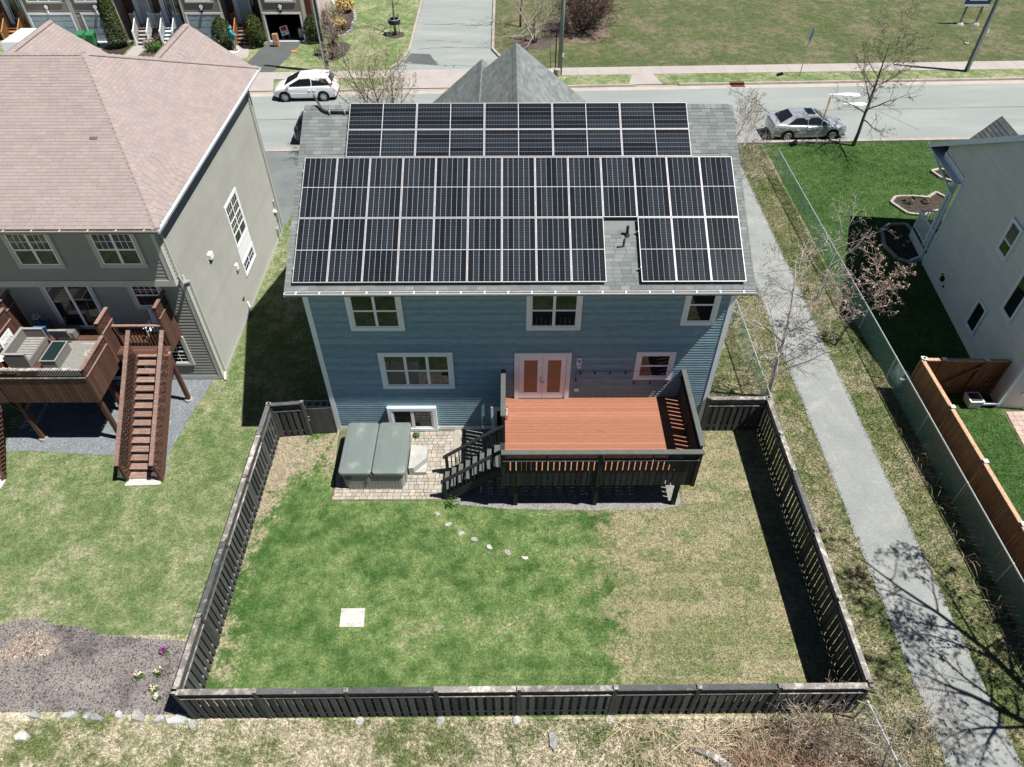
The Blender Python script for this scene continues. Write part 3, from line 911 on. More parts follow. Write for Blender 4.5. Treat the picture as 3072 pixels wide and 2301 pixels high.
for x0, x1 in ((-0.035, 0.0), (HX, HX + 0.035)):
    O('corner_board', MB().box(x0, x1, -0.036, 0.12, 0.0, 6.9), m_trim, BH)
O('base_board', MB().box(0.13, HX - 0.13, -0.03, 0.0, 0.02, 0.20), m_trim, BH)
O('foundation', MB().box(0.02, HX - 0.02, -0.01, 0.0, -0.05, 0.02), m_curb, BH)
# roof
rf = MB()
OX = 0.31
tn = math.tan(RP)
def rz(y): return EAVE_Z + (y - EAVE_Y) * tn
F_Y = 2 * RIDGE_Y - EAVE_Y
rf.prism(Fr((0, 0, 0), (0, 1, 0), (0, 0, 1), (1, 0, 0)), [(EAVE_Y, EAVE_Z), (RIDGE_Y, RIDGE_Z), (F_Y, EAVE_Z), (F_Y, EAVE_Z - 0.12), (RIDGE_Y, RIDGE_Z - 0.14), (EAVE_Y, EAVE_Z - 0.12)], -OX - 0.03, HX + OX + 0.03)
ROOF = O('roof', rf, m_shingle, BH)
FRF = Fr((0, EAVE_Y, EAVE_Z + 0.004), (1, 0, 0), (0, cs, sn), (0, -sn, cs))
SLEN = (RIDGE_Y - EAVE_Y) / cs
PW, PH = 1.05, 2.2175
def hid(u, v):      # under the panels, nothing to see
    return (0.5 < u < 13.1 and 1.9 < v < 5.1 - 0.35) or (0.5 < u < 9.2 and 0.7 < v < 2.2) or (10.9 < u < 13.1 and 0.7 < v < 2.2) or (1.8 < u < 11.8 and 4.9 < v < 6.5)
shingles(ROOF, FRF, -0.03, SLEN - 0.1, lambda v: -OX - 0.04, lambda v: HX + OX + 0.04, 0.135, 0.30, m_shingle, hid, 300, seed=4)
rc = Fr((0, RIDGE_Y, RIDGE_Z + 0.02), (1, 0, 0), (0, 1, 0), (0, 0, 1))
for i in range(int((HX + 2 * OX) / 0.2)):
    x = -OX + i * 0.2
    k = MB()
    for s in (-1, 1):
        k.hexa([(x, RIDGE_Y, RIDGE_Z + 0.004), (x + 0.22, RIDGE_Y, RIDGE_Z + 0.004), (x + 0.22, RIDGE_Y + s * 0.16, RIDGE_Z - 0.16 * tn + 0.004), (x, RIDGE_Y + s * 0.16, RIDGE_Z - 0.16 * tn + 0.004),
                (x, RIDGE_Y, RIDGE_Z + 0.034), (x + 0.22, RIDGE_Y, RIDGE_Z + 0.024), (x + 0.22, RIDGE_Y + s * 0.16, RIDGE_Z - 0.16 * tn + 0.02), (x, RIDGE_Y + s * 0.16, RIDGE_Z - 0.16 * tn + 0.034)])
    O('ridge_cap', k, m_shingle, ROOF)
for sx in (-OX - 0.036, HX + OX + 0.011):
    rk = MB()
    rk.prism(Fr((sx, 0, 0), (0, 1, 0), (0, 0, 1), (1, 0, 0)), [(EAVE_Y, EAVE_Z - 0.05), (RIDGE_Y, RIDGE_Z - 0.05), (F_Y, EAVE_Z - 0.05), (F_Y, EAVE_Z - 0.17), (RIDGE_Y, RIDGE_Z - 0.19), (EAVE_Y, EAVE_Z - 0.17)], 0, 0.025)
    O('rake_board', rk, m_trim, BH)
O('soffit', MB().box(-OX, HX + OX, EAVE_Y, 0.0, 6.76, 6.785), m_trim, BH)
O('fascia', MB().box(-OX, HX + OX, EAVE_Y - 0.025, EAVE_Y, 6.765, 6.93), m_trim, BH)
def gutter(par, x0, x1, y0, z, mat, n):
    """open K-shaped gutter along X, outer side towards -Y, with hangers"""
    g = MB()
    y = y0
    g.box(x0, x1, y - 0.012, y - 0.002, z - 0.12, z)
    g.box(x0, x1, y - 0.10, y - 0.012, z - 0.12, z - 0.11)
    g.hexa([(x0, y - 0.10, z - 0.12), (x1, y - 0.10, z - 0.12), (x1, y - 0.094, z - 0.11), (x0, y - 0.094, z - 0.11), (x0, y - 0.135, z + 0.005), (x1, y - 0.135, z + 0.005), (x1, y - 0.118, z + 0.005), (x0, y - 0.118, z + 0.005)])
    g.box(x0 - 0.004, x0, y - 0.13, y - 0.002, z - 0.12, z + 0.003).box(x1, x1 + 0.004, y - 0.13, y - 0.002, z - 0.12, z + 0.003)
    G = O('gutter', g, mat, par)
    O('gutter_silt', MB().box(x0 + 0.01, x1 - 0.01, y - 0.112, y - 0.013, z - 0.108, z - 0.03), m_silt, G)
    for i in range(n):
        x = x0 + (x1 - x0) * (i + 0.5) / n
        O('gutter_hanger', MB().box(x - 0.02, x + 0.02, y - 0.125, y - 0.005, z - 0.006, z + 0.004), mat, G)
    return G
gutter(BH, -OX - 0.03, HX + OX + 0.03, EAVE_Y - 0.026, 6.905, m_trim, 20)
# front gables (seen over the ridge)
for gx, hw, gy, gz, sl, nm in ((6.72, 4.3, 11.95, 9.64, 0.81, 'front_gable_roof'), (5.3, 2.9, 13.15, 8.55, 0.84, 'front_gable_roof')):
    g = MB()
    g.prism(Fr((0, 0, 0), (1, 0, 0), (0, 0, 1), (0, 1, 0)), [(gx, gz), (gx + hw, gz - sl * hw), (gx + hw, gz - sl * hw - 0.15), (gx, gz - 0.17), (gx - hw, gz - sl * hw - 0.15), (gx - hw, gz - sl * hw)], RIDGE_Y + 0.3, gy)
    G = O(nm, g, m_shingle, BH)
    a = math.atan(sl)
    yr = RIDGE_Y + max(0.0, (RIDGE_Z - gz) / tn) + 0.1
    for s in (1, -1):
        Fg = Fr((gx, 0, gz + 0.004), (0, s, 0), (-s * math.cos(a), 0, math.sin(a)), (s * math.sin(a), 0, math.cos(a)))
        Fg = Fr(Fg.p(0, -hw / math.cos(a)), Fg.u, Fg.v, Fg.n)
        lo, hi = (yr, gy) if s > 0 else (-gy, -yr)
        shingles(G, Fg, 0, hw / math.cos(a) - 0.02, lambda v: lo, lambda v: hi, 0.135, 0.30, m_shingle, maxn=60, seed=8 + s)
    n = int((gy - yr) / 0.2)
    for i in range(n):
        y = yr + i * 0.2
        k = MB()
        for s in (-1, 1):
            k.hexa([(gx, y, gz + 0.005), (gx + s * 0.16, y, gz - 0.16 * sl + 0.005), (gx + s * 0.16, y + 0.22, gz - 0.16 * sl + 0.005), (gx, y + 0.22, gz + 0.005),
                    (gx, y, gz + 0.037), (gx + s * 0.16, y, gz - 0.16 * sl + 0.037), (gx + s * 0.16, y + 0.22, gz - 0.16 * sl + 0.024), (gx, y + 0.22, gz + 0.026)])
        O('ridge_cap', k, m_shingle, G)
    w = MB()
    w.prism(Fr((0, 0, 0), (1, 0, 0), (0, 0, 1), (0, 1, 0)), [(gx - hw + 0.4, 0), (gx + hw - 0.4, 0), (gx + hw - 0.4, gz - sl * hw + 0.05), (gx, gz - 0.3), (gx - hw + 0.4, gz - sl * hw + 0.05)], DEPTH + 0.02 if gy < 12.5 else DEPTH + 0.1, gy - 0.4)
    O('front_wall', w, m_siding, BH)
# vent pipe, ridge conduit
vp = FRF.p(10.07, 1.85, 0)
O('vent_pipe', MB().tube([vp, vp + Vector((0, 0, 0.32))], 0.045, 10).tube([vp + Vector((0, 0, -0.02)), vp + Vector((0, 0, 0.05))], [0.11, 0.06], 10), m_blkplas, ROOF)
O('vent_cable', MB().tube([FRF.p(9.75, 1.42, 0.03), FRF.p(9.95, 1.45, 0.03), FRF.p(10.0, 1.7, 0.05)], 0.03, 6), m_blkplas, ROOF)
cz = RIDGE_Z + 0.03
O('conduit', MB().tube([(0.02, RIDGE_Y + 0.05, cz + 0.3), (0.14, RIDGE_Y - 0.05, cz + 0.13), (0.28, RIDGE_Y - 0.22, cz - 0.04), (0.42, RIDGE_Y - 0.3, cz - 0.09), (1.5, RIDGE_Y - 0.32, cz - 0.1)], 0.035, 8), m_blkplas, ROOF)
O('conduit_clip', MB().box(0.52, 0.56, RIDGE_Y - 0.37, RIDGE_Y - 0.27, cz - 0.14, cz - 0.05), m_alu, ROOF)
O('conduit_clip', MB().box(1.02, 1.06, RIDGE_Y - 0.37, RIDGE_Y - 0.27, cz - 0.14, cz - 0.05), m_alu, ROOF)
O('junction_box', MB().box(1.28, 1.58, RIDGE_Y - 0.5, RIDGE_Y - 0.28, cz - 0.2, cz - 0.06), m_blkplas, ROOF)
# rear windows and doors
window(BH, FB, 1.28, 4.95, 3.04, 6.72, 0.135, 0.055, (0.5,), (0.45,), 0.078)
window(BH, FB, 6.97, 4.95, 8.73, 6.72, 0.135, 0.055, (0.5,), (0.45,), 0.078)
window(BH, FB, 11.94, 5.14, 13.05, 6.72, 0.135, 0.055, (), (0.53,), 0.078)
window(BH, FB, 1.99, 2.26, 4.51, 3.98, 0.14, 0.06, (0.333, 0.667), (0.5,), 0.078)
window(BH, FB, 10.71, 2.66, 12.03, 3.97, 0.135, 0.06, (), (0.5,), 0.078)
window(BH, FB, 1.98, 0.06, 3.75, 1.31, 0.14, 0.07, (0.5,), (), 0.13)
window(BH, FB, 5.74, 0.06, 7.3, 1.31, 0.14, 0.07, (0.5,), (), 0.10)
dr = MB()
dr.fbox(FB, 6.59, 6.74, 1.72, 3.94, 0, 0.08).fbox(FB, 8.37, 8.52, 1.72, 3.94, 0, 0.08).fbox(FB, 6.74, 8.37, 3.79, 3.94, 0, 0.083)
DF = O('french_door_frame', dr, m_trim, BH)
for a, b in ((6.75, 7.555), (7.565, 8.36)):
    dl = MB()
    dl.fbox(FB, a, a + 0.17, 1.75, 3.78, 0, 0.06).fbox(FB, b - 0.17, b, 1.75, 3.78, 0, 0.06).fbox(FB, a + 0.17, b - 0.17, 1.75, 2.05, 0, 0.06).fbox(FB, a + 0.17, b - 0.17, 3.6, 3.78, 0, 0.06)
    O('door_leaf', dl, m_vinyl, DF)
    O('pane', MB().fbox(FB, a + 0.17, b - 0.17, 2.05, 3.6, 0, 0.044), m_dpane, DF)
O('door_handle', MB().fbox(FB, 7.50, 7.53, 2.68, 2.80, 0.06, 0.1).fbox(FB, 7.50, 7.53, 2.52, 2.6, 0.06, 0.11).fbox(FB, 7.585, 7.615, 2.52, 2.6, 0.06, 0.11), m_galv, DF)
O('door_sill', MB().fbox(FB, 6.74, 8.37, 1.735, 1.75, 0, 0.09), m_blkmet, DF)
WLm = MB().fbox(FB, 8.71, 8.87, 3.34, 3.69, 0.02, 0.07)
wl = O('wall_light', WLm, m_trim, BH)
O('lamp_head', MB().lathe(FB.p(8.79, 3.56, 0.10), [(0.0, -0.04), (0.055, -0.04), (0.055, 0.05), (0.0, 0.05)], 10, 'y', cap=False), m_step, wl)
O('lamp_hood', MB().fbox(FB, 8.75, 8.85, 3.26, 3.36, 0.02, 0.12), m_rtrim, wl)
O('outlet_box', MB().fbox(FB, 8.70, 8.86, 2.08, 2.23, 0.015, 0.06), m_trim, BH)

SLT = T('string_light', (10.5, -0.06, 3.1), "black string light with hanging bulbs along the blue wall above the deck", 'string lights')
wr_ = MB()
pts = [(8.72, 2.7), (8.70, 3.0), (8.8, 3.1)]
for i in range(1, 18):
    pts.append((8.8 + i * 0.2, 3.1 - 0.03 * math.sin(i * PI / 2.6) ** 2))
wr_.tube([FB.p(a, b, 0.075) for a, b in pts], 0.008, 4)
wr_.tube([FB.p(12.15, 3.08, 0.09), FB.p(12.1, 2.75, 0.09), FB.p(11.95, 2.63, 0.085), FB.p(11.3, 2.64, 0.085), FB.p(10.72, 2.63, 0.085)], 0.008, 4)
O('cable', wr_, m_blkplas, SLT)
for a, b in ((8.86, 3.08), (9.36, 3.08), (9.89, 3.08), (10.42, 3.08), (11.5, 3.0), (10.76, 2.6), (11.32, 2.61), (11.9, 2.6), (8.72, 2.74)):
    O('bulb', MB().lathe(FB.p(a, b - 0.13, 0.09), [(0.012, 0.0), (0.035, 0.03), (0.035, 0.06), (0.018, 0.09), (0.018, 0.13)], 8), m_blkplas, SLT)

# ------------------------------------------------------------------ solar panels
def panel_proto():
    w, l = PW - 0.014, PH - 0.014
    root = bpy.data.objects.new('solar_panel', None)
    COL.objects.link(root)
    WL[root.name] = Vector((0, 0, 0))
    f = MB()
    e = 0.019
    f.box(0, e, 0, l, -0.035, 0.004).box(w - e, w, 0, l, -0.035, 0.004).box(e, w - e, 0, e, -0.035, 0.004).box(e, w - e, l - e, l, -0.035, 0.004)
    O('frame', f, m_alu, root, local=True)
    O('backsheet', MB().box(e, w - e, e, l - e, -0.03, -0.004), m_bsheet, root, local=True)
    mg = 0.004
    cw = (w - 2 * e - 2 * mg - 5 * 0.007) / 6
    ch = (l - 2 * e - 2 * mg - 0.020) / 2
    me = MB().box(0, cw, 0, ch, -0.004, 0.0).mesh('cell_strip', m_cell)
    for i in range(6):
        for j in range(2):
            o = bpy.data.objects.new('cell_strip', me)
            COL.objects.link(o)
            o.parent = root
            o.location = (e + mg + i * (cw + 0.007), e + mg + j * (ch + 0.020), 0.0)
    cl = MB()
    for y in (0.22 * l, 0.78 * l):
        cl.box(-0.014, 0.012, y - 0.03, y + 0.03, -0.01, 0.012)
    O('clamp', cl, m_alu, root, local=True)
    return root
P0 = Vector((-0.0878, -0.40, 7.1495))
PV = Vector((0, cs, sn))
ORD = "first second third fourth fifth sixth seventh eighth ninth tenth eleventh twelfth thirteenth".split()
proto = panel_proto()
used = False
def put_panel(loc, land, label):
    global used
    o = proto if not used else copy_tree(proto)
    used = True
    o.location = loc
    R = Matrix.Rotation(RP, 3, 'X')
    if land:
        R = R @ Matrix.Rotation(PI / 2, 3, 'Z')
    o.rotation_euler = R.to_euler()
    props(o, label, 'solar panel', 'solar panels mounted on the grey roof')
for i in range(13):
    put_panel(P0 + Vector((i * PW, 0, 0)) + PV * (PH + 0.007), False, "upright solar panel, %s from the left in the upper upright row" % ORD[i])
k = 0
for i in range(13):
    if i == 9:
        continue
    lab = "%s upright solar panel from the left in the bottom row above the gutter" % ORD[i] if i < 9 else "%s solar panel right of the vent pipe in the bottom row" % ORD[i - 10]
    put_panel(P0 + Vector((i * PW, 0, 0)), False, lab)
for j in range(2):
    for i in range(5):
        put_panel(P0 + Vector((1.2854 + (i + 1) * PH - 0.007, 0, 0)) + PV * (2 * PH + 0.02 + j * PW), True, "sideways solar panel, %s from the left in the %s" % (ORD[i], "topmost row along the ridge" if j else "second row below the ridge"))
rail = MB()
for s in (0.45, 1.72, PH + 0.45, PH + 1.72):
    a = P0 + PV * s
    nn = Vector((0, -sn, cs))
    rail.fbox(Fr(a, (1, 0, 0), PV, nn), -0.03, 13 * PW if s > 2 else 9 * PW, -0.02, 0.02, -0.075, -0.037)
    if s < 2:
        rail.fbox(Fr(a, (1, 0, 0), PV, nn), 10 * PW - 0.08, 13 * PW, -0.02, 0.02, -0.075, -0.037)
for s in (0.25, 0.8, 1.3, 1.85):
    a = P0 + PV * (2 * PH + 0.02 + s)
    rail.fbox(Fr(a, (1, 0, 0), PV, Vector((0, -sn, cs))), 1.25, 1.2854 + 5 * PH, -0.02, 0.02, -0.075, -0.037)
O('mounting_rail', rail, m_blkmet, ROOF)

# ------------------------------------------------------------------ red deck behind the blue house
DK = T('deck', (9.3, -1.75, 0), "terracotta red wooden deck with black railings behind the blue house", 'deck')
DZ = 1.735
dx0, dx1 = 6.26, 12.40
bm_ = MB().box(0, dx1 - dx0, 0, 0.134, -0.03, 0).mesh('deck_board', m_deck)
for i in range(25):
    I('deck_board', bm_, (dx0, -0.14 - i * 0.139, DZ + 0.0008 * (i % 3)), DK)
fm = MB().box(dx0, dx1, -3.50, -3.46, 1.45, 1.70).box(dx0, dx1, -0.06, -0.02, 1.45, 1.70).box(dx0, dx0 + 0.04, -3.46, -0.06, 1.45, 1.70).box(dx1 - 0.04, dx1, -3.46, -0.06, 1.45, 1.70)
for i in range(1, 15):
    x = dx0 + i * 0.41
    fm.box(x - 0.02, x + 0.02, -3.46, -0.06, 1.5, 1.70)
O('joist_frame', fm, m_black, DK)
for x in (6.61, 9.30, 11.98):
    O('post', MB().box(x - 0.07, x + 0.07, -3.46, -3.32, 0, 1.45), m_black, DK)
O('brace', MB().bar((11.6, -3.39, 1.42), (11.93, -3.39, 1.05), 0.09, 0.09).bar((9.0, -3.39, 1.42), (9.25, -3.39, 1.15), 0.09, 0.09).bar((9.6, -3.39, 1.42), (9.35, -3.39, 1.15), 0.09, 0.09), m_black, DK)
brd = MB().box(-0.075, 0.075, -0.02, 0.0, 0, 1.33).mesh('skirt_board', m_black)
x = dx0 + 0.09
k = 0
while x < dx1 - 0.02:
    tight = k in (2, 3, 4) or k > 29
    if True:
        I('skirt_board', brd, (x, -3.50, 1.21), DK)
    x += 0.155 if tight else 0.184
    k += 1
O('front_post', MB().box(9.22, 9.36, -3.57, -3.44, 1.2, 2.92), m_black, DK)
O('top_rail', MB().box(6.16, 12.48, -3.63, -3.45, 2.92, 2.965), m_rail, DK)
lg = MB()
for a, b in ((6.2, 7.58), (7.62, 9.2), (9.38, 10.92), (10.97, 12.4)):
    lg.box(a, b, -3.60, -3.49, 2.555, 2.595)
O('mid_rail', lg, m_cap2, DK)
FDK = Fr((0, -3.53, 0), (1, 0, 0), (0, 0, 1), (0, -1, 0))
O('lattice', lattice(FDK, 6.26, 9.22, 2.60, 2.92, 0, 0.062, 0.026), m_black, DK)
O('lattice', lattice(FDK, 9.36, 12.38, 2.60, 2.92, 0, 0.062, 0.026), m_black, DK)
for x in (7.6, 10.94):
    O('rail_stile', MB().box(x - 0.03, x + 0.03, -3.56, -3.50, 2.6, 2.92), m_black, DK)
for x in (6.21, 12.40):
    O('corner_post', MB().box(x - 0.06, x + 0.06, -3.57, -3.44, 1.2, 2.92), m_black, DK)
# right screen
bs = MB().box(0, 0.02, -0.075, 0.075, 0, 1.52).mesh('screen_board', m_black)
y = -0.12
k = 0
while y > -3.45:
    I('screen_board', bs, (12.42, y, 1.21), DK)
    y -= 0.19
    k += 1
O('top_rail', MB().box(12.34, 12.50, -3.44, -0.02, 3.08, 3.125), m_rail, DK)
O('mid_rail', MB().box(12.36, 12.46, -3.44, -0.02, 2.72, 2.76), m_black, DK)
O('lattice', lattice(Fr((12.42, 0, 0), (0, 1, 0), (0, 0, 1), (1, 0, 0)), -3.44, -0.02, 2.76, 3.08, 0, 0.062, 0.026), m_black, DK)
for y in (-0.08, -1.75):
    O('screen_post', MB().box(12.44, 12.54, y - 0.05, y + 0.05, 1.2, 3.08), m_black, DK)
# left screen by the stair head
ls = MB().box(0, 0.02, -0.075, 0.075, 0, 1.35).mesh('screen_board', m_black)
for k in range(11):
    I('screen_board', ls, (6.21, -0.12 - k * 0.18, 1.60), DK)
O('top_rail', MB().hexa([(6.13, -2.06, 2.98), (6.29, -2.06, 2.98), (6.29, -0.03, 3.10), (6.13, -0.03, 3.10), (6.13, -2.06, 3.02), (6.29, -2.06, 3.02), (6.29, -0.03, 3.14), (6.13, -0.03, 3.14)]), m_rail, DK)
O('screen_post', MB().box(6.16, 6.27, -2.1, -1.99, 0.0, 3.0), m_black, DK)
O('short_post', MB().box(6.12, 6.27, -3.44, -3.12, 1.5, 2.90), m_black, DK)
# stairs
for i in range(8):
    O('tread', MB().box(4.15 + i * 0.25, 4.43 + i * 0.25, -3.12, -2.12, 0.175 + i * 0.2, 0.215 + i * 0.2), m_rail, DK)
for y in (-2.10, -3.16):
    st_ = MB()
    st_.prism(Fr((0, y, 0), (1, 0, 0), (0, 0, 1), (0, 1, 0)), [(4.12, 0.0), (4.45, 0.0), (6.24, 1.45), (6.24, 1.72), (6.1, 1.72), (4.12, 0.16)], -0.02, 0.02)
    O('stringer', st_, m_black, DK)
    O('handrail', MB().bar((4.12, y, 0.93), (6.2, y, 2.58), 0.13, 0.045), m_black, DK)
    O('stair_post', MB().box(4.18, 4.28, y - 0.05, y + 0.05, 0, 0.98), m_black, DK)
    for k in range(13):
        x = 4.40 + k * 0.14
        O('baluster', MB().box(x - 0.018, x + 0.018, y - 0.018, y + 0.018, 0.1 + (x - 4.12) * 0.79, 0.9 + (x - 4.12) * 0.79), m_black, DK)
DRN = MB()
DRN.box(6.31, 6.35, -1.1, -0.62, DZ + 0.14, DZ + 0.17).box(6.31, 6.35, -0.68, -0.62, DZ, DZ + 0.17).box(6.31, 6.35, -1.1, -1.04, DZ, DZ + 0.17)
O('coat_rail', DRN, m_galv, None, "small pale metal rail standing on the deck boards by the left screen", 'rail')

# ------------------------------------------------------------------ patio, hot tub, gravel
sheet('patio', [(0.30, -3.22), (4.2, -3.28), (4.55, -2.0), (4.62, -0.02), (0.05, -0.02), (0.05, -0.5)], 0.006, m_sand)
PAT = bpy.data.objects['patio']
WL['patio'] = Vector((0, 0, 0))
pav_far = MB()
cnt = 0
y = -3.2
rr = random.Random(21)
cands = []
while y < -0.16:
    h = rr.choice((0.14, 0.2, 0.2))
    x = 0.32 + rr.uniform(-0.05, 0.03)
    while x < 4.15 + (y + 3.2) * 0.14:
        w = rr.choice((0.14, 0.2, 0.2, 0.27))
        if not (0.70 < x and x + w < 2.72 and -2.7 < y and y + h < -0.55):
            cands.append((x, y, w, h))
        x += w
    y += h
shared = {}
for x, y, w, h in cands:
    z = rr.uniform(0.022, 0.034)
    if cnt < 300:
        if (w, h) not in shared:
            shared[(w, h)] = MB().hexa([(0.005, 0.005, -0.02), (w - 0.006, 0.005, -0.02), (w - 0.006, h - 0.006, -0.02), (0.005, h - 0.006, -0.02),
                                        (0.012, 0.012, 0), (w - 0.013, 0.012, 0), (w - 0.013, h - 0.013, 0), (0.012, h - 0.013, 0)]).mesh('paver', m_paver)
        I('paver', shared[(w, h)], (x, y, z), PAT, (rr.uniform(-0.012, 0.012), rr.uniform(-0.012, 0.012), rr.uniform(-0.02, 0.02)))
        cnt += 1
    else:
        pav_far.box(x + 0.006, x + w - 0.006, y + 0.006, y + h - 0.006, 0.004, z)
if pav_far.f:
    O('paver_field', pav_far, m_paver, PAT, kind='stuff')
O('edging_slab', MB().box(4.36, 4.60, -1.1, -0.05, 0.0, 0.04), m_paver, PAT)

def rrect(x0, x1, y0, y1, r, n=5):
    out = []
    for cx, cy, a0 in ((x1 - r, y1 - r, 0), (x0 + r, y1 - r, PI / 2), (x0 + r, y0 + r, PI), (x1 - r, y0 + r, 1.5 * PI)):
        for k in range(n + 1):
            t = a0 + k * PI / 2 / n
            out.append((cx + r * math.cos(t), cy + r * math.sin(t)))
    return out
def pillow(mb, pts, zs, cx, cy):
    """stack of scaled outlines: rounded slab. zs: (z, inset)"""
    n = len(pts)
    i0 = len(mb.v)
    for z, ins in zs:
        for x, y in pts:
            d = math.hypot(x - cx, y - cy)
            f = (d - ins) / d
            mb.v.append((cx + (x - cx) * f, cy + (y - cy) * f, z))
    for k in range(len(zs) - 1):
        for j in range(n):
            j2 = (j + 1) % n
            mb.f.append((i0 + k * n + j, i0 + k * n + j2, i0 + (k + 1) * n + j2, i0 + (k + 1) * n + j))
    mb.f.append(tuple(i0 + (len(zs) - 1) * n + j for j in range(n)))
    mb.f.append(tuple(i0 + j for j in range(n - 1, -1, -1)))
    return mb
HT = T('hot_tub', (1.73, -1.63, 0.0), "square hot tub with a closed grey green folding cover on the patio", 'hot tub')
cab = MB()
pillow(cab, rrect(0.69, 2.78, -2.72, -0.56, 0.16), [(0.02, 0.03), (0.06, 0.0), (0.82, -0.03)], 1.73, -1.63)
O('cabinet', cab, m_spac, HT)
for i in range(16):
    x = 0.86 + i * 0.115
    O('cabinet_slat', MB().box(x, x + 0.107, -2.757, -2.72, 0.06, 0.80), m_spac, HT)
for i in range(16):
    y = -2.5 + i * 0.115
    O('cabinet_slat', MB().box(2.78, 2.818, y, y + 0.107, 0.06, 0.80), m_spac, HT)
for a, b in ((0.60, 1.715), (1.735, 2.87)):
    cv = MB()
    pts = rrect(a, b, -2.80, -0.48, 0.12)
    if a < 1:
        pts = [(min(x, b) if x < (a + b) / 2 + 0.3 else b if abs(y + 1.64) < 1.0 else x, y) for x, y in pts]
    pillow(cv, pts, [(0.80, 0.015), (0.83, 0.0), (0.925, 0.0), (0.955, 0.02), (0.968, 0.07), (0.985, 0.45)], (a + b) / 2, -1.64)
    O('cover_half', cv, m_spa, HT, smooth=False)
O('cover_fold', MB().box(1.69, 1.74, -2.74, -0.54, 0.8, 0.94), m_seam, HT)
O('cover_strap', MB().box(1.66, 1.70, -2.83, -2.80, 0.68, 0.93).box(0.78, 1.02, -2.795, -2.765, 0.60, 0.63).box(0.80, 1.04, -2.795, -2.765, 0.66, 0.685).box(0.80, 1.0, -2.795, -2.765, 0.71, 0.735), m_seam, HT)
SP = T('spa_step', (3.1, -1.6, 0.0), "grey moulded step with a cut corner beside the hot tub", 'step')
stp = MB()
stp.prism(WF, [(2.875, -2.16), (3.05, -2.16), (3.47, -1.70), (3.47, -1.20), (2.875, -1.10)], 0.03, 0.42)
O('upper_step', stp, m_step, SP)
O('lower_step', MB().prism(WF, [(3.06, -2.17), (3.48, -2.17), (3.48, -1.705)], 0.03, 0.20), m_step, SP)

GRV = [(4.62, -0.05), (12.3, -0.05), (12.32, -2.5), (12.25, -3.45), (11.6, -3.62), (9.2, -3.66), (6.4, -3.6), (4.5, -3.38), (4.5, -2.0)]
sheet('gravel_bed', GRV, 0.004, m_gravel2)
chips('gravel', GRV, 260, m_gravel2, 0.018, 0.042, "loose dark gravel lying under the red deck", 'gravel', z=0.004)
LG = [(-12.2, -1.0), (-10.9, -0.98), (-9.2, -1.12), (-7.6, -1.22), (-6.9, -1.6), (-6.5, -2.1), (-5.75, -2.15), (-5.98, -1.1), (-5.85, 0.0), (-5.72, 1.2), (-5.5, 2.5), (-5.35, 2.72), (-12.2, 2.72)]
sheet('gravel_bed', LG, 0.004, m_gravel)
chips('gravel', LG, 260, m_gravel, 0.018, 0.038, "loose blue grey gravel lying under the brown deck", 'gravel', z=0.004)
MUL = [(-14, -7.75), (-8.8, -7.68), (-8.2, -7.5), (-7.6, -7.5), (-7.1, -7.72), (-6.4, -7.72), (-5.8, -7.95), (-4.6, -8.1), (-3.2, -8.2), (-2.32, -8.25), (-2.30, -10.30), (-4.2, -10.27), (-5.7, -10.2), (-7.5, -10.2), (-14, -10.2)]
sheet('mulch_bed', MUL, 0.006, m_mulch)
chips('mulch', MUL, 420, m_mulch, 0.014, 0.04, "grey bark mulch covering the bed left of the dark fence", 'mulch', z=0.006, flat=0.35)
chips('wood_chips', blob(-7.62, -8.35, 0.62, 0.55, 20, 0.2, 3), 900, m_chips, 0.008, 0.028, "pile of pale wood chips scattered on the grey mulch bed", 'wood chips', z=0.03, flat=0.3)

# ------------------------------------------------------------------ stones in the lawn
for i, (x, y) in enumerate(((3.99, -3.8), (4.37, -4.21), (4.81, -4.57), (5.26, -4.8), (5.75, -5.08), (6.35, -5.29), (6.9, -5.49))):
    mb = MB()
    pts = blob(x, y, 0.095 + 0.02 * (i % 2), 0.075 + 0.015 * (i % 3), 9, 0.25, i + 30)
    mb.prism(WF, pts, -0.01, 0.032)
    labs = ("white stepping stone nearest the patio, %s", "white stepping stone in the lawn, %s")
    O('stepping_stone', mb, m_wstone, None, "pale stepping stone in the lawn, %s from the patio stairs" % ORD[i], 'stepping stone', 'stepping stones curving over the lawn', org=(x, y, 0))
O('access_slab', MB().prism(WF, [(1.34, -7.80), (2.06, -7.80), (2.02, -7.21), (1.30, -7.21)], -0.01, 0.035), m_conc2, None, "square white concrete slab set flush in the green back lawn", 'concrete slab', org=(1.68, -7.5, 0))
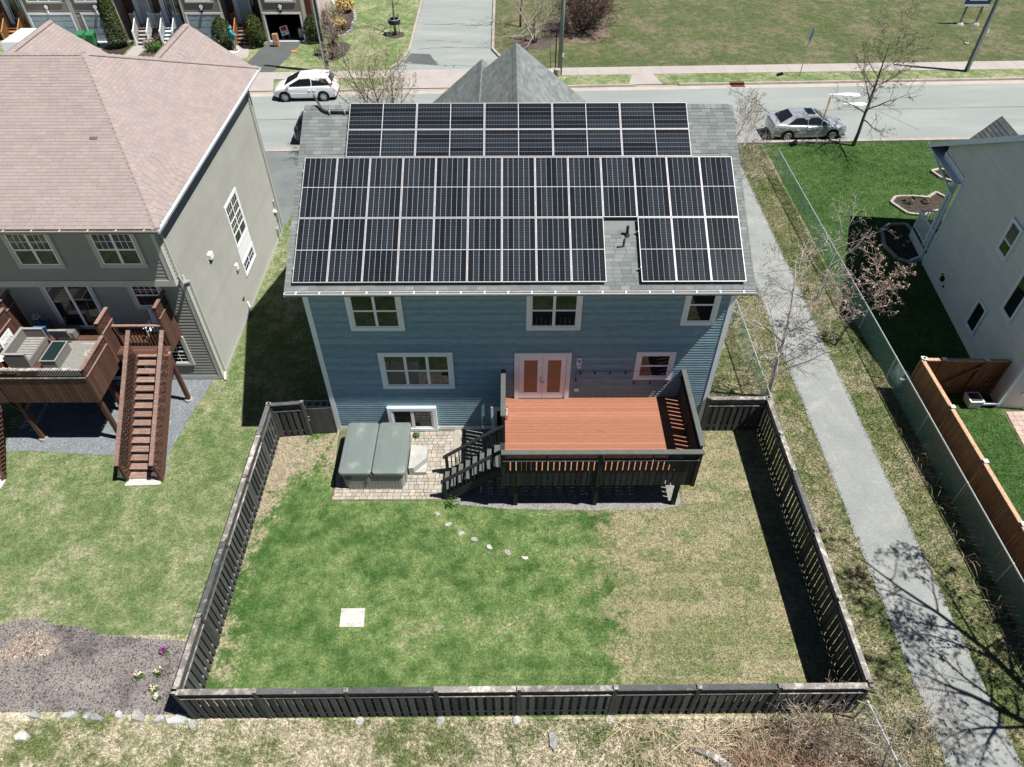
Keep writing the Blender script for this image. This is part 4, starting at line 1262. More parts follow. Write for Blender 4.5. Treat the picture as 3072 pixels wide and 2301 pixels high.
for i, (x, y, rx, ry, w, lab) in enumerate(((-6.61, -10.84, 0.20, 0.17, 1, "white rock lying in the dry grass below the mulch bed"),
        (-6.56, -10.29, 0.20, 0.10, 0, "long grey edging stone, leftmost along the mulch bed"), (-5.61, -10.29, 0.22, 0.11, 0, "grey edging stone, second from the left along the mulch bed"),
        (-4.83, -10.36, 0.17, 0.12, 0, "grey edging stone, third from the left along the mulch bed"), (-4.25, -10.30, 0.12, 0.13, 1, "pale tall edging stone in the middle of the mulch bed edge"),
        (-3.72, -10.32, 0.19, 0.19, 1, "big pale angular stone at the mulch bed edge"), (-3.1, -10.40, 0.14, 0.12, 0, "small grey stone left of the fence corner"),
        (-2.62, -10.42, 0.30, 0.17, 0, "widest flat grey stone in the shadow of the fence corner"), (-2.15, -10.55, 0.18, 0.13, 1, "pale flat stone in front of the fence corner post"),
        (7.56, -10.99, 0.16, 0.24, 0, "half buried upright grey stone in front of the fence"), (-5.1, -10.32, 0.12, 0.1, 0, "dark small edging stone between two larger ones"))):
    mb = MB()
    pts = blob(x, y, rx, ry, 8, 0.22, i + 60)
    i0 = len(mb.v)
    r_ = random.Random(i)
    mb.prism(WF, pts, -0.02, 0.05)
    n = len(pts)
    for k in range(n, 2 * n):
        v = mb.v[k]
        mb.v[k] = (x + (v[0] - x) * 0.82, y + (v[1] - y) * 0.82, v[2] + r_.uniform(0.0, 0.06))
    O('edging_stone' if i else 'rock', mb, m_wstone if w else m_stone, None, lab, 'stone', 'stones along the mulch bed' if i not in (0, 9) else None, org=(x, y, 0))

# ------------------------------------------------------------------ dark wooden fence round the back yard
FH = 1.70
def fence_mesh(mat, h):
    return MB().box(-0.07, 0.07, -0.011, 0.011, 0.0, h).mesh('fence_board', mat)
fb_mesh = fence_mesh(m_fence, 1.32)
def wood_fence(name, label, p0, p1, posts, inner, lat=True, capmat=(m_cap,), step=0.226, both=True):
    """shadowbox fence: cap, lattice band, mid rail, boards on both sides of the lower rail. inner: +1 or -1, side of the first row of boards"""
    p0, p1 = Vector((*p0, 0)), Vector((*p1, 0))
    d = p1 - p0
    L = d.length
    u = d.normalized()
    n = Vector((-u.y, u.x, 0)) * inner
    F = Fr(p0, u, (0, 0, 1), n)
    a = math.atan2(u.y, u.x)
    mid = (p0 + p1) / 2
    t = T(name, mid, label, 'fence', 'dark wooden fence around the back yard')
    k = 0
    s = 0.11
    while s < L - 0.05:
        I('fence_board', fb_mesh, F.p(s, 0.03, 0.034), t, (0, 0, a))
        if both and s + step / 2 < L - 0.05:
            I('fence_board', fb_mesh, F.p(s + step / 2, 0.03, -0.034), t, (0, 0, a))
        s += step
        k += 1
    q = [0.0] + list(posts) + [L]
    for i in range(len(q) - 1):
        a0, a1 = q[i] + 0.05, q[i + 1] - 0.05
        if a1 - a0 < 0.2:
            continue
        cm_ = capmat[i % len(capmat)]
        O('top_cap', MB().fbox(F, a0, a1, FH, FH + 0.035, -0.075, 0.075), cm_, t)
        O('mid_rail', MB().fbox(F, a0, a1, 1.33, 1.37, -0.05, 0.05), cm_, t)
        O('lower_rail', MB().fbox(F, a0, a1, 0.24, 0.33, -0.02, 0.02), m_cap, t)
        O('sub_rail', MB().fbox(F, a0, a1, 1.36, 1.40, -0.02, 0.02).fbox(F, a0, a1, FH - 0.04, FH, -0.02, 0.02), m_fence, t)
        if lat:
            O('lattice', lattice(F, a0, a1, 1.39, FH - 0.02, -0.006, 0.062, 0.027), m_fence, t)
    for s in q:
        O('post', MB().fbox(F, s - 0.05, s + 0.05, 0.0, FH + 0.07, -0.056, 0.056), m_fence, t)
        O('post_cap', MB().fbox(F, s - 0.06, s + 0.06, FH + 0.07, FH + 0.085, -0.06, 0.06), m_cap, t)
        if name == 'wooden_fence_front':
            pass
    return t
wood_fence('wooden_fence', "long dark fence with a bleached cap across the front of the yard", (-2.15, -10.36), (15.68, -10.26), (2.05, 4.38, 6.68, 8.80, 11.28, 13.42, 15.5), -1, True, (m_cap, m_cap2, m_cap2, m_cap))
wood_fence('wooden_fence', "dark fence along the left side of the back yard", (-2.15, -10.30), (-2.15, -0.3), (2.0, 4.4, 6.8, 8.6), -1, True, (m_cap, m_cap2, m_cap))
wood_fence('wooden_fence', "dark fence with lattice along the path on the right of the yard", (15.68, -10.18), (15.68, -0.1), (2.3, 4.55, 6.85, 8.4), 1, True, (m_cap, m_cap, m_cap2))
wood_fence('wooden_fence', "short dark fence from the house to the path corner, bleached cap", (13.56, -0.08), (15.66, -0.08), (), -1, True, (m_cap,))
wood_fence('wooden_fence', "short dark fence and gate closing the gap left of the blue house", (-2.1, -0.32), (-0.98, -0.22), (), -1, True, (m_cap2,))
GT = T('fence_gate', (-0.5, -0.15, 0), "dark board gate against the left corner of the blue house", 'gate')
for i in range(7):
    I('fence_board', fb_mesh, (-0.88 + i * 0.135, -0.2 + i * 0.008, 0.05), GT)
O('gate_rail', MB().box(-0.95, 0.0, -0.16, -0.12, 0.28, 0.36).box(-0.95, 0.0, -0.16, -0.12, 1.1, 1.18), m_fence, GT)
O('latch', MB().box(-0.90, -0.86, -0.235, -0.215, 0.95, 0.99).box(-0.92, -0.88, -0.235, -0.215, 0.78, 0.82), m_alu, GT)
FRT = bpy.data.objects['wooden_fence']
for x in (2.33, 4.52, 6.6, 9.12):
    O('post_footing', MB().lathe((x, -10.47, 0.0), [(0.13, 0.0), (0.11, 0.03), (0.0, 0.04)], 10, cap=False), m_wstone, FRT)
LD = T('ladder', (-1.1, 0.9, 0), "aluminium ladder lying in the shade behind the gate left of the house", 'ladder')
lm = MB()
for yy in (0.62, 0.92):
    O('ladder_rail', MB().box(-1.9, -0.02, yy - 0.02, yy + 0.02, 0.55, 0.62), m_galv, LD)
for i in range(7):
    O('rung', MB().box(-1.8 + i * 0.27, -1.77 + i * 0.27, 0.64, 0.90, 0.57, 0.60), m_galv, LD)
O('trestle', MB().box(-1.5, -1.44, 0.66, 0.9, 0, 0.55).box(-0.4, -0.34, 0.66, 0.9, 0, 0.55), m_dark, LD)

# ------------------------------------------------------------------ left townhouse
TH = T('townhouse', (-11.5, 8.0, 0), "sage green townhouse with a beige hip roof on the left", 'house')
SX = -5.08
UY, LY = 2.15, 2.72
core = MB().box(-19, SX, LY, 13.55, 0, 5.1).box(-19, SX, UY, 13.55, 5.1, 7.42)
O('wall', core, m_tsiding, TH)
FS = Fr((SX, 0, 0), (0, 1, 0), (0, 0, 1), (1, 0, 0))
siding(TH, FS, 0, 0, 0.3, 7.42, 0.1475, 0.042, m_tsiding, lambda z: (LY + 0.14, 13.4) if z < 5.1 else (UY + 0.14, 13.4))
FL = Fr((0, LY, 0), (1, 0, 0), (0, 0, 1), (0, -1, 0))
FU = Fr((0, UY, 0), (1, 0, 0), (0, 0, 1), (0, -1, 0))
siding(TH, FL, -13.5, SX - 0.14, 0.22, 4.95, 0.1475, 0.020, m_tsiding)
siding(TH, FU, -13.5, SX - 0.14, 5.36, 7.42, 0.1475, 0.020, m_tsiding)
O('band_board', MB().box(-19, SX + 0.01, UY - 0.035, UY + 0.0, 5.10, 5.35), m_ttrim, TH)
O('overhang_soffit', MB().box(-19, SX, UY, LY, 5.07, 5.098), m_ttrim, TH)
for a in ((SX - 0.14, SX + 0.02, LY - 0.03, LY, 0.05, 5.06), (SX, SX + 0.03, LY - 0.03, LY + 0.14, 0.05, 5.1), (SX - 0.14, SX + 0.02, UY - 0.032, UY, 5.36, 7.42), (SX, SX + 0.03, UY - 0.032, UY + 0.14, 5.1, 7.42), (SX, SX + 0.03, 13.4, 13.56, 0.05, 7.42)):
    O('corner_board', MB().box(*a), m_ttrim, TH)
O('base_board', MB().box(SX, SX + 0.028, LY + 0.14, 13.4, 0.06, 0.30), m_ttrim, TH)
O('base_board', MB().box(-13.5, SX - 0.14, LY - 0.028, LY, 0.03, 0.21), m_ttrim, TH)
# hip roof with two front gables
EX, EY0, EY1, EZ = -4.78, 1.86, 14.85, 7.60
RX, RYM, RZ_ = -8.55, 8.33, 10.62
rfm = MB()
A_, B_, C_, D_ = (-19, EY0, EZ), (EX, EY0, EZ), (EX, EY1, EZ), (-19, EY1, EZ)
R0, R1 = (-19, RYM, RZ_), (RX, RYM, RZ_)
rfm.poly([A_, B_, R1, R0]).poly([B_, C_, R1]).poly([C_, D_, R0, R1])
rfm.poly([(-19, EY0, EZ - 0.15), (-19, EY1, EZ - 0.15), (EX, EY1, EZ - 0.15), (EX, EY0, EZ - 0.15)])
rfm.poly([A_, (-19, EY0, EZ - 0.15), (EX, EY0, EZ - 0.15), B_]).poly([B_, (EX, EY0, EZ - 0.15), (EX, EY1, EZ - 0.15), C_]).poly([C_, (EX, EY1, EZ - 0.15), (-19, EY1, EZ - 0.15), D_])
TR = O('roof', rfm, m_pink, TH)
def plane_frame(a, b, top):
    a, b, top = Vector(a), Vector(b), Vector(top)
    u = (b - a).normalized()
    n = u.cross(top - a).normalized()
    if n.z < 0:
        n = -n
    v = n.cross(u)
    if v.z < 0:
        v = -v
    return Fr(a + n * 0.004, u, v, n)
Fb = plane_frame((-13.2, EY0, EZ), B_, R1)
sb = math.hypot(RYM - EY0, RZ_ - EZ)
ub = EX + 13.2
ur = RX + 13.2
shingles(TR, Fb, -0.03, sb - 0.05, lambda v: 0.0, lambda v: ub + (ur - ub) * max(0, v) / sb, 0.135, 0.32, m_pink, maxn=200, seed=12)
Fh = plane_frame(B_, C_, R1)
sh_ = (Vector(R1) - Vector(B_)).dot(Fh.v)
uh = (Vector(R1) - Vector(B_)).dot(Fh.u)
Lh = (Vector(C_) - Vector(B_)).length
shingles(TR, Fh, -0.03, sh_ - 0.05, lambda v: uh * max(0, v) / sh_, lambda v: Lh + (uh - Lh) * max(0, v) / sh_, 0.135, 0.32, m_pink, maxn=100, seed=13)
def cap_line(par, p, q, mat, wid=0.15, drop=0.06, st=0.2):
    p, q = Vector(p), Vector(q)
    d = (q - p)
    L = d.length
    d.normalize()
    s = d.cross(Vector((0, 0, 1))).normalized()
    mb = MB()
    for i in range(int(L / st)):
        a = p + d * (i * st)
        b = a + d * (st + 0.02)
        for sg in (1, -1):
            e = s * sg * wid - Vector((0, 0, drop))
            up1, up2 = Vector((0, 0, 0.035)), Vector((0, 0, 0.024))
            mb.hexa([a, a + e, b + e, b, a + up1, a + e + up1, b + e + up2, b + up2])
    O('hip_cap', mb, mat, par)
cap_line(TR, B_, R1, m_pink)
cap_line(TR, C_, R1, m_pink)
cap_line(TR, (-13.2, RYM, RZ_), R1, m_pink)
for gx, gz, hw, sl in ((-7.54, 9.32, 2.5, 0.77), (-13.4, 9.43, 2.9, 0.70)):
    g = MB()
    yb = RYM + (RZ_ - gz) / ((RZ_ - EZ) / (EY1 - RYM)) - 0.1
    g.prism(Fr((0, 0, 0), (1, 0, 0), (0, 0, 1), (0, 1, 0)), [(gx, gz), (gx + hw, gz - sl * hw), (gx + hw, gz - sl * hw - 0.12), (gx, gz - 0.15), (gx - hw, gz - sl * hw - 0.12), (gx - hw, gz - sl * hw)], yb, 15.2)
    G = O('front_gable_roof', g, m_pink, TH)
    a = math.atan(sl)
    for s in (1,):
        Fg = Fr((gx, 0, gz + 0.004), (0, 1, 0), (-math.cos(a), 0, math.sin(a)), (math.sin(a), 0, math.cos(a)))
        Lg = hw / math.cos(a)
        Fg = Fr(Fg.p(0, -Lg), Fg.u, Fg.v, Fg.n)
        shingles(G, Fg, 0, Lg - 0.02, lambda v: yb + 3.0 * (1 - v / Lg) * 0.9, lambda v: 15.2, 0.135, 0.32, m_pink, maxn=40, seed=15)
    cap_line(G, (gx, yb, gz + 0.004), (gx, 15.2, gz + 0.004), m_pink)
    O('front_wall', MB().prism(Fr((0, 0, 0), (1, 0, 0), (0, 0, 1), (0, 1, 0)), [(gx - hw + 0.4, 0), (gx + hw - 0.4, 0), (gx + hw - 0.4, gz - sl * (hw - 0.4) - 0.16), (gx, gz - 0.17), (gx - hw + 0.4, gz - sl * (hw - 0.4) - 0.16)], 13.56, 14.8), m_tsiding, TH)
gutter(TH, -19, EX + 0.08, EY0 - 0.01, EZ - 0.02, m_ttrim, 16)
gg = MB()
gg.box(EX + 0.0, EX + 0.012, EY0, EY1, EZ - 0.14, EZ - 0.02).box(EX + 0.012, EX + 0.10, EY0 - 0.1, EY1, EZ - 0.14, EZ - 0.13)
gg.hexa([(EX + 0.094, EY0 - 0.12, EZ - 0.14), (EX + 0.10, EY0 - 0.12, EZ - 0.14), (EX + 0.10, EY1, EZ - 0.14), (EX + 0.094, EY1, EZ - 0.14), (EX + 0.118, EY0 - 0.14, EZ - 0.014), (EX + 0.135, EY0 - 0.14, EZ - 0.014), (EX + 0.135, EY1, EZ - 0.014), (EX + 0.118, EY1, EZ - 0.014)])
SG = O('gutter', gg, m_trim, TH)
for i in range(14):
    y = EY0 + 0.4 + i * 0.94
    O('gutter_hanger', MB().box(EX, EX + 0.125, y - 0.02, y + 0.02, EZ - 0.026, EZ - 0.016), m_trim, SG)
O('soffit', MB().box(-19, EX, EY0, UY, EZ - 0.17, EZ - 0.152).box(SX, EX, UY, EY1, EZ - 0.17, EZ - 0.152), m_ttrim, TH)
O('downspout', MB().bar((SX + 0.07, UY + 0.25, 7.4), (SX + 0.07, UY + 0.25, 5.35), 0.08, 0.07).bar((SX + 0.07, UY + 0.25, 5.37), (SX + 0.12, LY - 0.25, 4.98), 0.08, 0.07).bar((SX + 0.12, LY - 0.25, 5.0), (SX + 0.07, LY + 0.22, 4.72), 0.08, 0.07)
  .bar((SX + 0.07, LY + 0.22, 4.74), (SX + 0.07, LY + 0.22, 0.2), 0.08, 0.07).bar((SX + 0.07, LY + 0.22, 0.22), (SX + 0.12, LY - 0.1, 0.06), 0.08, 0.07), m_ttrim, TH)
O('downspout', MB().bar((SX + 0.07, 13.3, 7.4), (SX + 0.07, 13.3, 0.2), 0.08, 0.07), m_ttrim, TH)
O('gutter_elbow', MB().bar((EX + 0.06, EY0 + 0.6, EZ - 0.14), (EX - 0.1, EY0 + 0.5, EZ - 0.34), 0.08, 0.07).bar((EX - 0.1, EY0 + 0.5, EZ - 0.33), (SX + 0.07, UY + 0.25, 7.25), 0.08, 0.07), m_ttrim, TH)
# back windows
window(TH, FU, -7.30, 5.91, -5.72, 7.40, 0.12, 0.055, (0.5,), (0.48,), 0.072, m_ttrim, m_vinyl, m_glass, (3, 2, (1,)))
window(TH, FU, -10.06, 5.90, -8.48, 7.40, 0.12, 0.055, (0.5,), (0.48,), 0.072, m_ttrim, m_vinyl, m_glass, (3, 2, (1,)))
window(TH, FL, -7.16, 3.67, -5.95, 4.95, 0.12, 0.055, (), (0.48,), 0.072, m_ttrim, m_vinyl, m_glass, (4, 2, (1,)))
window(TH, FL, -6.85, 0.83, -5.95, 2.30, 0.12, 0.05, (), (0.48,), 0.072, m_ttrim, m_vinyl, m_glass, (2, 3, (0, 1)))
window(TH, FL, -10.26, 2.70, -8.40, 4.95, 0.12, 0.06, (0.5,), (), 0.072, m_ttrim, m_vinyl, name='sliding_door')
window(TH, FL, -9.6, 0.05, -7.8, 2.2, 0.1, 0.06, (0.5,), (), 0.072, m_ttrim, m_vinyl, name='sliding_door')
# stair window on the side wall
window(TH, FS, 7.55, 2.86, 9.18, 4.87, 0.10, 0.05, (0.5,), (0.27, 0.58), 0.075, m_vinyl, m_vinyl, m_glass, (3, 2, (1, 2)))
O('window_panel', MB().fbox(FS, 7.55, 9.18, 2.18, 2.855, 0, 0.06), m_vinyl, TH)
window(TH, FS, 7.55, 1.46, 9.18, 2.175, 0.10, 0.045, (0.5,), (), 0.075, m_vinyl, m_vinyl, m_glass, (3, 2, (0,)))
for u, v, s in ((5.06, 4.33, 1), (6.93, 2.43, 0)):
    vm_ = MB()
    if s:
        vm_.fbox(FS, u - 0.16, u + 0.12, v - 0.1, v + 0.12, 0.01, 0.16)
    else:
        vm_.fbox(FS, u - 0.1, u + 0.1, v - 0.13, v + 0.15, 0.01, 0.12)
    vo = O('wall_vent', vm_, m_vinyl, TH)
    O('vent_louvre', MB().fbox(FS, u - 0.09, u + 0.05, v - 0.16, v - 0.1, 0.02, 0.12), m_dark, vo)
O('meter_box', MB().fbox(FS, 12.88, 13.05, 1.55, 2.0, 0.01, 0.12).fbox(FS, 12.85, 13.05, 1.0, 1.4, 0.01, 0.14), m_galv, TH)
O('meter_pipe', MB().fbox(FS, 12.92, 12.97, 0.2, 1.55, 0.03, 0.08).fbox(FS, 12.4, 12.62, 0.45, 0.75, 0.01, 0.14).fbox(FS, 12.47, 12.52, 0.05, 0.45, 0.03, 0.08), m_galv, TH)
O('meter', MB().lathe(FS.p(12.78, 1.5, 0.02), [(0.09, 0.0), (0.09, 0.1), (0.05, 0.14)], 12, 'x'), m_vinyl, TH)
O('tap', MB().fbox(FS, 6.55, 6.62, 0.98, 1.06, 0, 0.09).fbox(FS, 6.5, 6.68, 1.06, 1.09, 0.05, 0.09), m_rust, TH)
O('drain_pipe', MB().tube([FS.p(6.86, 0.62, 0.06), FS.p(6.84, 0.45, 0.08), FS.p(6.8, 0.3, 0.12)], 0.05, 8), m_vinyl, TH)
O('flashing_patch', MB().fbox(Fb, 5.62, 5.88, 3.86 - 0.45, 3.98 - 0.45, 0.006, 0.022), M("worn_shingle_patch", (0.12, 0.09, 0.08), 0.95), TR)

# ------------------------------------------------------------------ brown deck, stairs
BD = T('deck', (-8.5, 1.0, 0), "brown stained raised deck with a long staircase behind the townhouse", 'deck')
TZ = 2.72
tb_ = MB().box(0, 5.2, 0, 0.134, -0.03, 0).mesh('deck_board', m_brown)
for i in range(23):
    I('deck_board', tb_, (-12.96, -0.56 + i * 0.14, TZ), BD)
tb2 = MB().box(0, 1.82, 0, 0.134, -0.03, 0).mesh('deck_board', m_brown)
for i in range(10):
    I('deck_board', tb2, (-7.74, 1.28 + i * 0.14, TZ), BD)
jm_ = MB().box(-12.96, -7.76, -0.56, -0.52, 2.4, TZ - 0.03).box(-7.80, -7.76, -0.52, 2.65, 2.4, TZ - 0.03).box(-7.76, -5.92, 1.26, 1.30, 2.45, TZ - 0.03).box(-5.96, -5.92, 1.3, 2.65, 2.45, TZ - 0.03)
for i in range(11):
    jm_.box(-12.7 + i * 0.45, -12.66 + i * 0.45, -0.52, 2.65, 2.45, TZ - 0.03)
O('joist_frame', jm_, m_brown, BD)
for x, y in ((-10.83, -0.41), (-7.95, -0.41), (-8.45, 1.05), (-6.08, 1.55)):
    O('post', MB().box(x - 0.07, x + 0.07, y - 0.07, y + 0.07, 0.1, 2.45), m_brown, BD)
    O('footing', MB().lathe((x, y, 0), [(0.16, 0.0), (0.15, 0.1)], 12), m_curb, BD)
O('brace', MB().bar((-10.83, -0.41, 1.5), (-10.1, -0.41, 2.4), 0.09, 0.09).bar((-10.83, -0.41, 1.5), (-11.5, -0.41, 2.4), 0.09, 0.09).bar((-8.45, 1.05, 1.5), (-8.0, 0.4, 2.4), 0.09, 0.09), m_brown, BD)
pk = {}
def guard(F, a0, a1, zcap, zrail, zbot, gap=0.012, slat='h', capmat=None):
    """cap > lattice or slats > rail > boards"""
    capmat = capmat or m_brownw
    O('guard_cap', MB().fbox(F, a0 - 0.02, a1 + 0.02, zcap - 0.04, zcap, -0.06, 0.06), capmat, BD)
    O('guard_rail', MB().fbox(F, a0, a1, zrail - 0.04, zrail, -0.045, 0.045), capmat, BD)
    n = max(1, int((a1 - a0) / 0.15))
    w = (a1 - a0) / n
    key = (round(w, 4), round(zrail - zbot, 3), tuple(F.u), gap)
    if key not in pk:
        pk[key] = MB().fbox(Fr((0, 0, 0), F.u, F.v, F.n), gap / 2, w - gap / 2, 0, zrail - 0.04 - zbot, -0.01, 0.01).mesh('guard_board', m_brown)
    for i in range(n):
        I('guard_board', pk[key], F.p(a0 + i * w, zbot, 0), BD)
    for s in (a0 + 0.04, a1 - 0.04):
        O('guard_post', MB().fbox(F, s - 0.045, s + 0.045, zbot, zcap - 0.04, -0.105, -0.012), m_brown, BD)
    if slat == 'h':
        O('lattice', lattice(F, a0 + 0.02, a1 - 0.02, zrail, zcap - 0.04, -0.004, 0.075, 0.034), m_brown, BD)
    elif slat == 'x':
        O('lattice', lattice(F, a0 + 0.02, a1 - 0.02, zrail, zcap - 0.04, -0.004, 0.09, 0.034), m_brownd, BD)
FFr = Fr((0, -0.60, 0), (1, 0, 0), (0, 0, 1), (0, -1, 0))
guard(FFr, -10.9, -7.78, 3.78, 3.40, 2.18, 0.016, 'x', m_cap)
guard(FFr, -12.95, -10.95, 3.78, 3.40, 2.18, 0.016, 'x', m_cap)
FRt = Fr((-7.76, 0, 0), (0, 1, 0), (0, 0, 1), (1, 0, 0))
guard(FRt, -0.60, 1.06, 3.79, 3.43, 2.24)
guard(FRt, 1.10, 1.96, 4.32, 3.83, 2.40)
FRl = Fr((-11.38, 0, 0), (0, 1, 0), (0, 0, 1), (1, 0, 0))
guard(FRl, -0.52, 1.0, 3.79, 3.43, 2.70)
guard(FRl, 1.04, 1.95, 4.32, 3.83, 2.70)
guard(FRl, 1.99, 2.60, 4.60, 4.15, 2.70)
FRr = Fr((-5.92, 0, 0), (0, 1, 0), (0, 0, 1), (1, 0, 0))
guard(FRr, 1.72, 2.66, 4.50, 4.00, 2.48)
O('landing_rail', MB().box(-7.7, -5.98, 1.66, 1.76, 3.66, 3.70), m_brownw, BD)
for i in range(13):
    x = -7.62 + i * 0.13
    O('baluster', MB().box(x - 0.018, x + 0.018, 1.69, 1.725, TZ, 3.66), m_brown, BD)
for i in range(15):
    y0, z0 = -2.30 + i * 0.247, 0.10 + i * 0.186
    tw_ = MB().box(-6.97, -5.84, y0, y0 + 0.125, z0 - 0.035, z0).box(-6.97, -5.84, y0 + 0.132, y0 + 0.262, z0 - 0.035, z0)
    O('tread', tw_, m_brownw, BD)
slv = Vector((0, 0.247, 0.186)).normalized()
for x in (-7.00, -5.81):
    O('stringer', MB().prism(Fr((x - 0.02, 0, 0), (0, 1, 0), (0, 0, 1), (1, 0, 0)), [(-2.42, 0.0), (-2.1, 0.0), (1.3, 2.42), (1.3, 2.70), (1.1, 2.70), (-2.42, 0.10)], 0, 0.04), m_brown, BD)
    O('handrail', MB().bar((x, -2.46, 0.98), (x, 1.42, 3.72), 0.14, 0.045), m_brownw, BD)
    O('newel', MB().box(x - 0.045, x + 0.045, -2.40, -2.31, 0, 1.02), m_brown, BD)
    FSL = Fr((x, -2.3, 0.10), slv, (0, 0, 1), (1, 0, 0))
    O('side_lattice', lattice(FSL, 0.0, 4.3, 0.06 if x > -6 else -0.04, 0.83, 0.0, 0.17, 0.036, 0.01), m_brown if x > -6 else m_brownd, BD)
    if x < -6:
        for i in range(22):
            t = 0.35 + i * 0.175
            p = FSL.p(t, 0.0, -0.03)
            O('baluster', MB().box(p.x - 0.018, p.x + 0.018, p.y - 0.018, p.y + 0.018, p.z - 0.02, p.z + 0.82), m_brown, BD)
O('access_slab', MB().prism(WF, [(-7.02, -2.60), (-5.80, -2.55), (-5.82, -2.12), (-6.98, -2.15)], -0.01, 0.05), m_conc2, None, "pale concrete landing slab at the foot of the brown stairs", 'concrete slab', org=(-6.4, -2.3, 0))
# next unit's stairs, cut by the picture edge
NS = T('staircase', (-11.9, -1.3, 0), "lattice sided brown stairs of the next unit at the left picture edge", 'stairs')
FN = Fr((-11.35, -2.2, 0.05), (0, 0.247, 0.30), (0, 0, 1), (1, 0, 0))
O('side_lattice', lattice(FN, 0.0, 2.3, 0.02, 0.92, 0.0, 0.15, 0.05, 0.012), m_brown, NS)
O('handrail', MB().bar((-11.35, -2.3, 0.95), (-11.35, -0.66, 2.95), 0.14, 0.045), m_brownw, NS)
O('stringer', MB().bar((-11.35, -2.3, 0.1), (-11.35, -0.66, 2.1), 0.05, 0.22), m_brown, NS)
for i in range(8):
    O('tread', MB().box(-12.5, -11.37, -2.28 + i * 0.2, -2.03 + i * 0.2, 0.1 + i * 0.243, 0.14 + i * 0.243), m_brownw, NS)
O('slab', MB().box(-12.5, -11.3, -2.7, -2.3, 0, 0.05), m_conc2, NS)

# things on the brown deck
SF = T('wicker_sofa', (-10.78, 1.25, TZ), "grey wicker corner seat with a slatted base on the brown deck", 'sofa')
x0, x1, y0, y1 = -11.20, -10.42, 0.52, 1.96
O('base', MB().box(x0, x1, y0, y1, TZ + 0.03, TZ + 0.30), m_wicker, SF)
O('backrest', MB().box(x0, x0 + 0.09, y0, y1, TZ + 0.30, TZ + 0.68), m_wicker, SF)
O('armrest', MB().box(x0 + 0.09, x1, y0, y0 + 0.08, TZ + 0.30, TZ + 0.66), m_wicker, SF)
O('armrest', MB().box(x0 + 0.09, x1, y1 - 0.08, y1, TZ + 0.30, TZ + 0.66), m_wicker, SF)
for i in range(9):
    O('seat_slat', MB().box(x0 + 0.12, x1 - 0.04, y0 + 0.14 + i * 0.135, y0 + 0.235 + i * 0.135, TZ + 0.30, TZ + 0.32), m_slatc, SF)
O('trim_edge', MB().box(x0 - 0.01, x0 + 0.1, y0 - 0.01, y1 + 0.01, TZ + 0.68, TZ + 0.70).box(x0 + 0.1, x1 + 0.01, y0 - 0.01, y0 + 0.09, TZ + 0.66, TZ + 0.68).box(x0 + 0.1, x1 + 0.01, y1 - 0.09, y1 + 0.01, TZ + 0.66, TZ + 0.68), m_slatc, SF)
WT = T('wicker_table', (-9.7, 1.0, TZ), "grey wicker coffee table with a dark glass top on the brown deck", 'table')
O('base', MB().box(-9.96, -9.44, 0.48, 1.5, TZ + 0.02, TZ + 0.40), m_wicker, WT)
O('tabletop', MB().box(-9.94, -9.46, 0.50, 1.48, TZ + 0.40, TZ + 0.42), m_blkgl, WT)
O('trim_edge', MB().box(-9.98, -9.94, 0.46, 1.52, TZ + 0.39, TZ + 0.425).box(-9.46, -9.42, 0.46, 1.52, TZ + 0.39, TZ + 0.425).box(-9.94, -9.46, 0.46, 0.50, TZ + 0.39, TZ + 0.425).box(-9.94, -9.46, 1.48, 1.52, TZ + 0.39, TZ + 0.425), m_slatc, WT)
WC = T('wicker_chair', (-9.75, 2.2, TZ), "dark wicker chair with its pale edged back to the coffee table", 'chair')
O('seat', MB().box(-10.15, -9.5, 2.02, 2.5, TZ + 0.05, TZ + 0.35), m_wicker, WC)
O('backrest', MB().bar((-9.83, 1.90, TZ + 0.25), (-9.83, 1.80, TZ + 0.66), 0.62, 0.06, (0, 1, 0)), m_wicker, WC)
O('trim_edge', MB().box(-10.16, -9.50, 1.76, 1.85, TZ + 0.66, TZ + 0.685), m_slatc, WC)
for dx in (-10.1, -9.55):
    for dy in (2.05, 2.45):
        O('leg', MB().box(dx - 0.02, dx + 0.02, dy - 0.02, dy + 0.02, TZ, TZ + 0.05), m_wicker, WC)
RG = T('outdoor_rug', (-9.0, 0.8, TZ), "grey outdoor rug with a cream geometric border on the brown deck", 'rug')
O('rug_cloth', MB().box(-10.1, -8.15, -0.42, 1.98, TZ + 0.002, TZ + 0.012), m_rug, RG)
rl = MB()
for a in ((-9.2, -8.3, 1.80, 1.83), (-8.33, -8.30, -0.35, 1.80), (-8.75, -8.5, 1.6, 1.63), (-8.75, -8.72, 1.3, 1.63), (-8.95, -8.5, 1.42, 1.45), (-8.62, -8.35, 1.5, 1.53), (-8.62, -8.59, 1.2, 1.75), (-8.85, -8.6, 1.2, 1.23), (-8.88, -8.85, 1.2, 1.45)):
    rl.box(a[0], a[1], a[2], a[3], TZ + 0.0125, TZ + 0.016)
O('rug_line', rl, m_rugl, RG)
PSg = T('patio_sign', (-11.3, 1.25, 3.45), "white sign reading PATIO hung on the brown privacy screen", 'sign')
FPs = Fr((-11.325, 0.90, 3.24), (0, 1, 0), (0, 0, 1), (1, 0, 0))
O('sign_board', MB().fbox(FPs, 0.0, 0.70, 0.0, 0.44, 0.0, 0.02), m_sign, PSg)
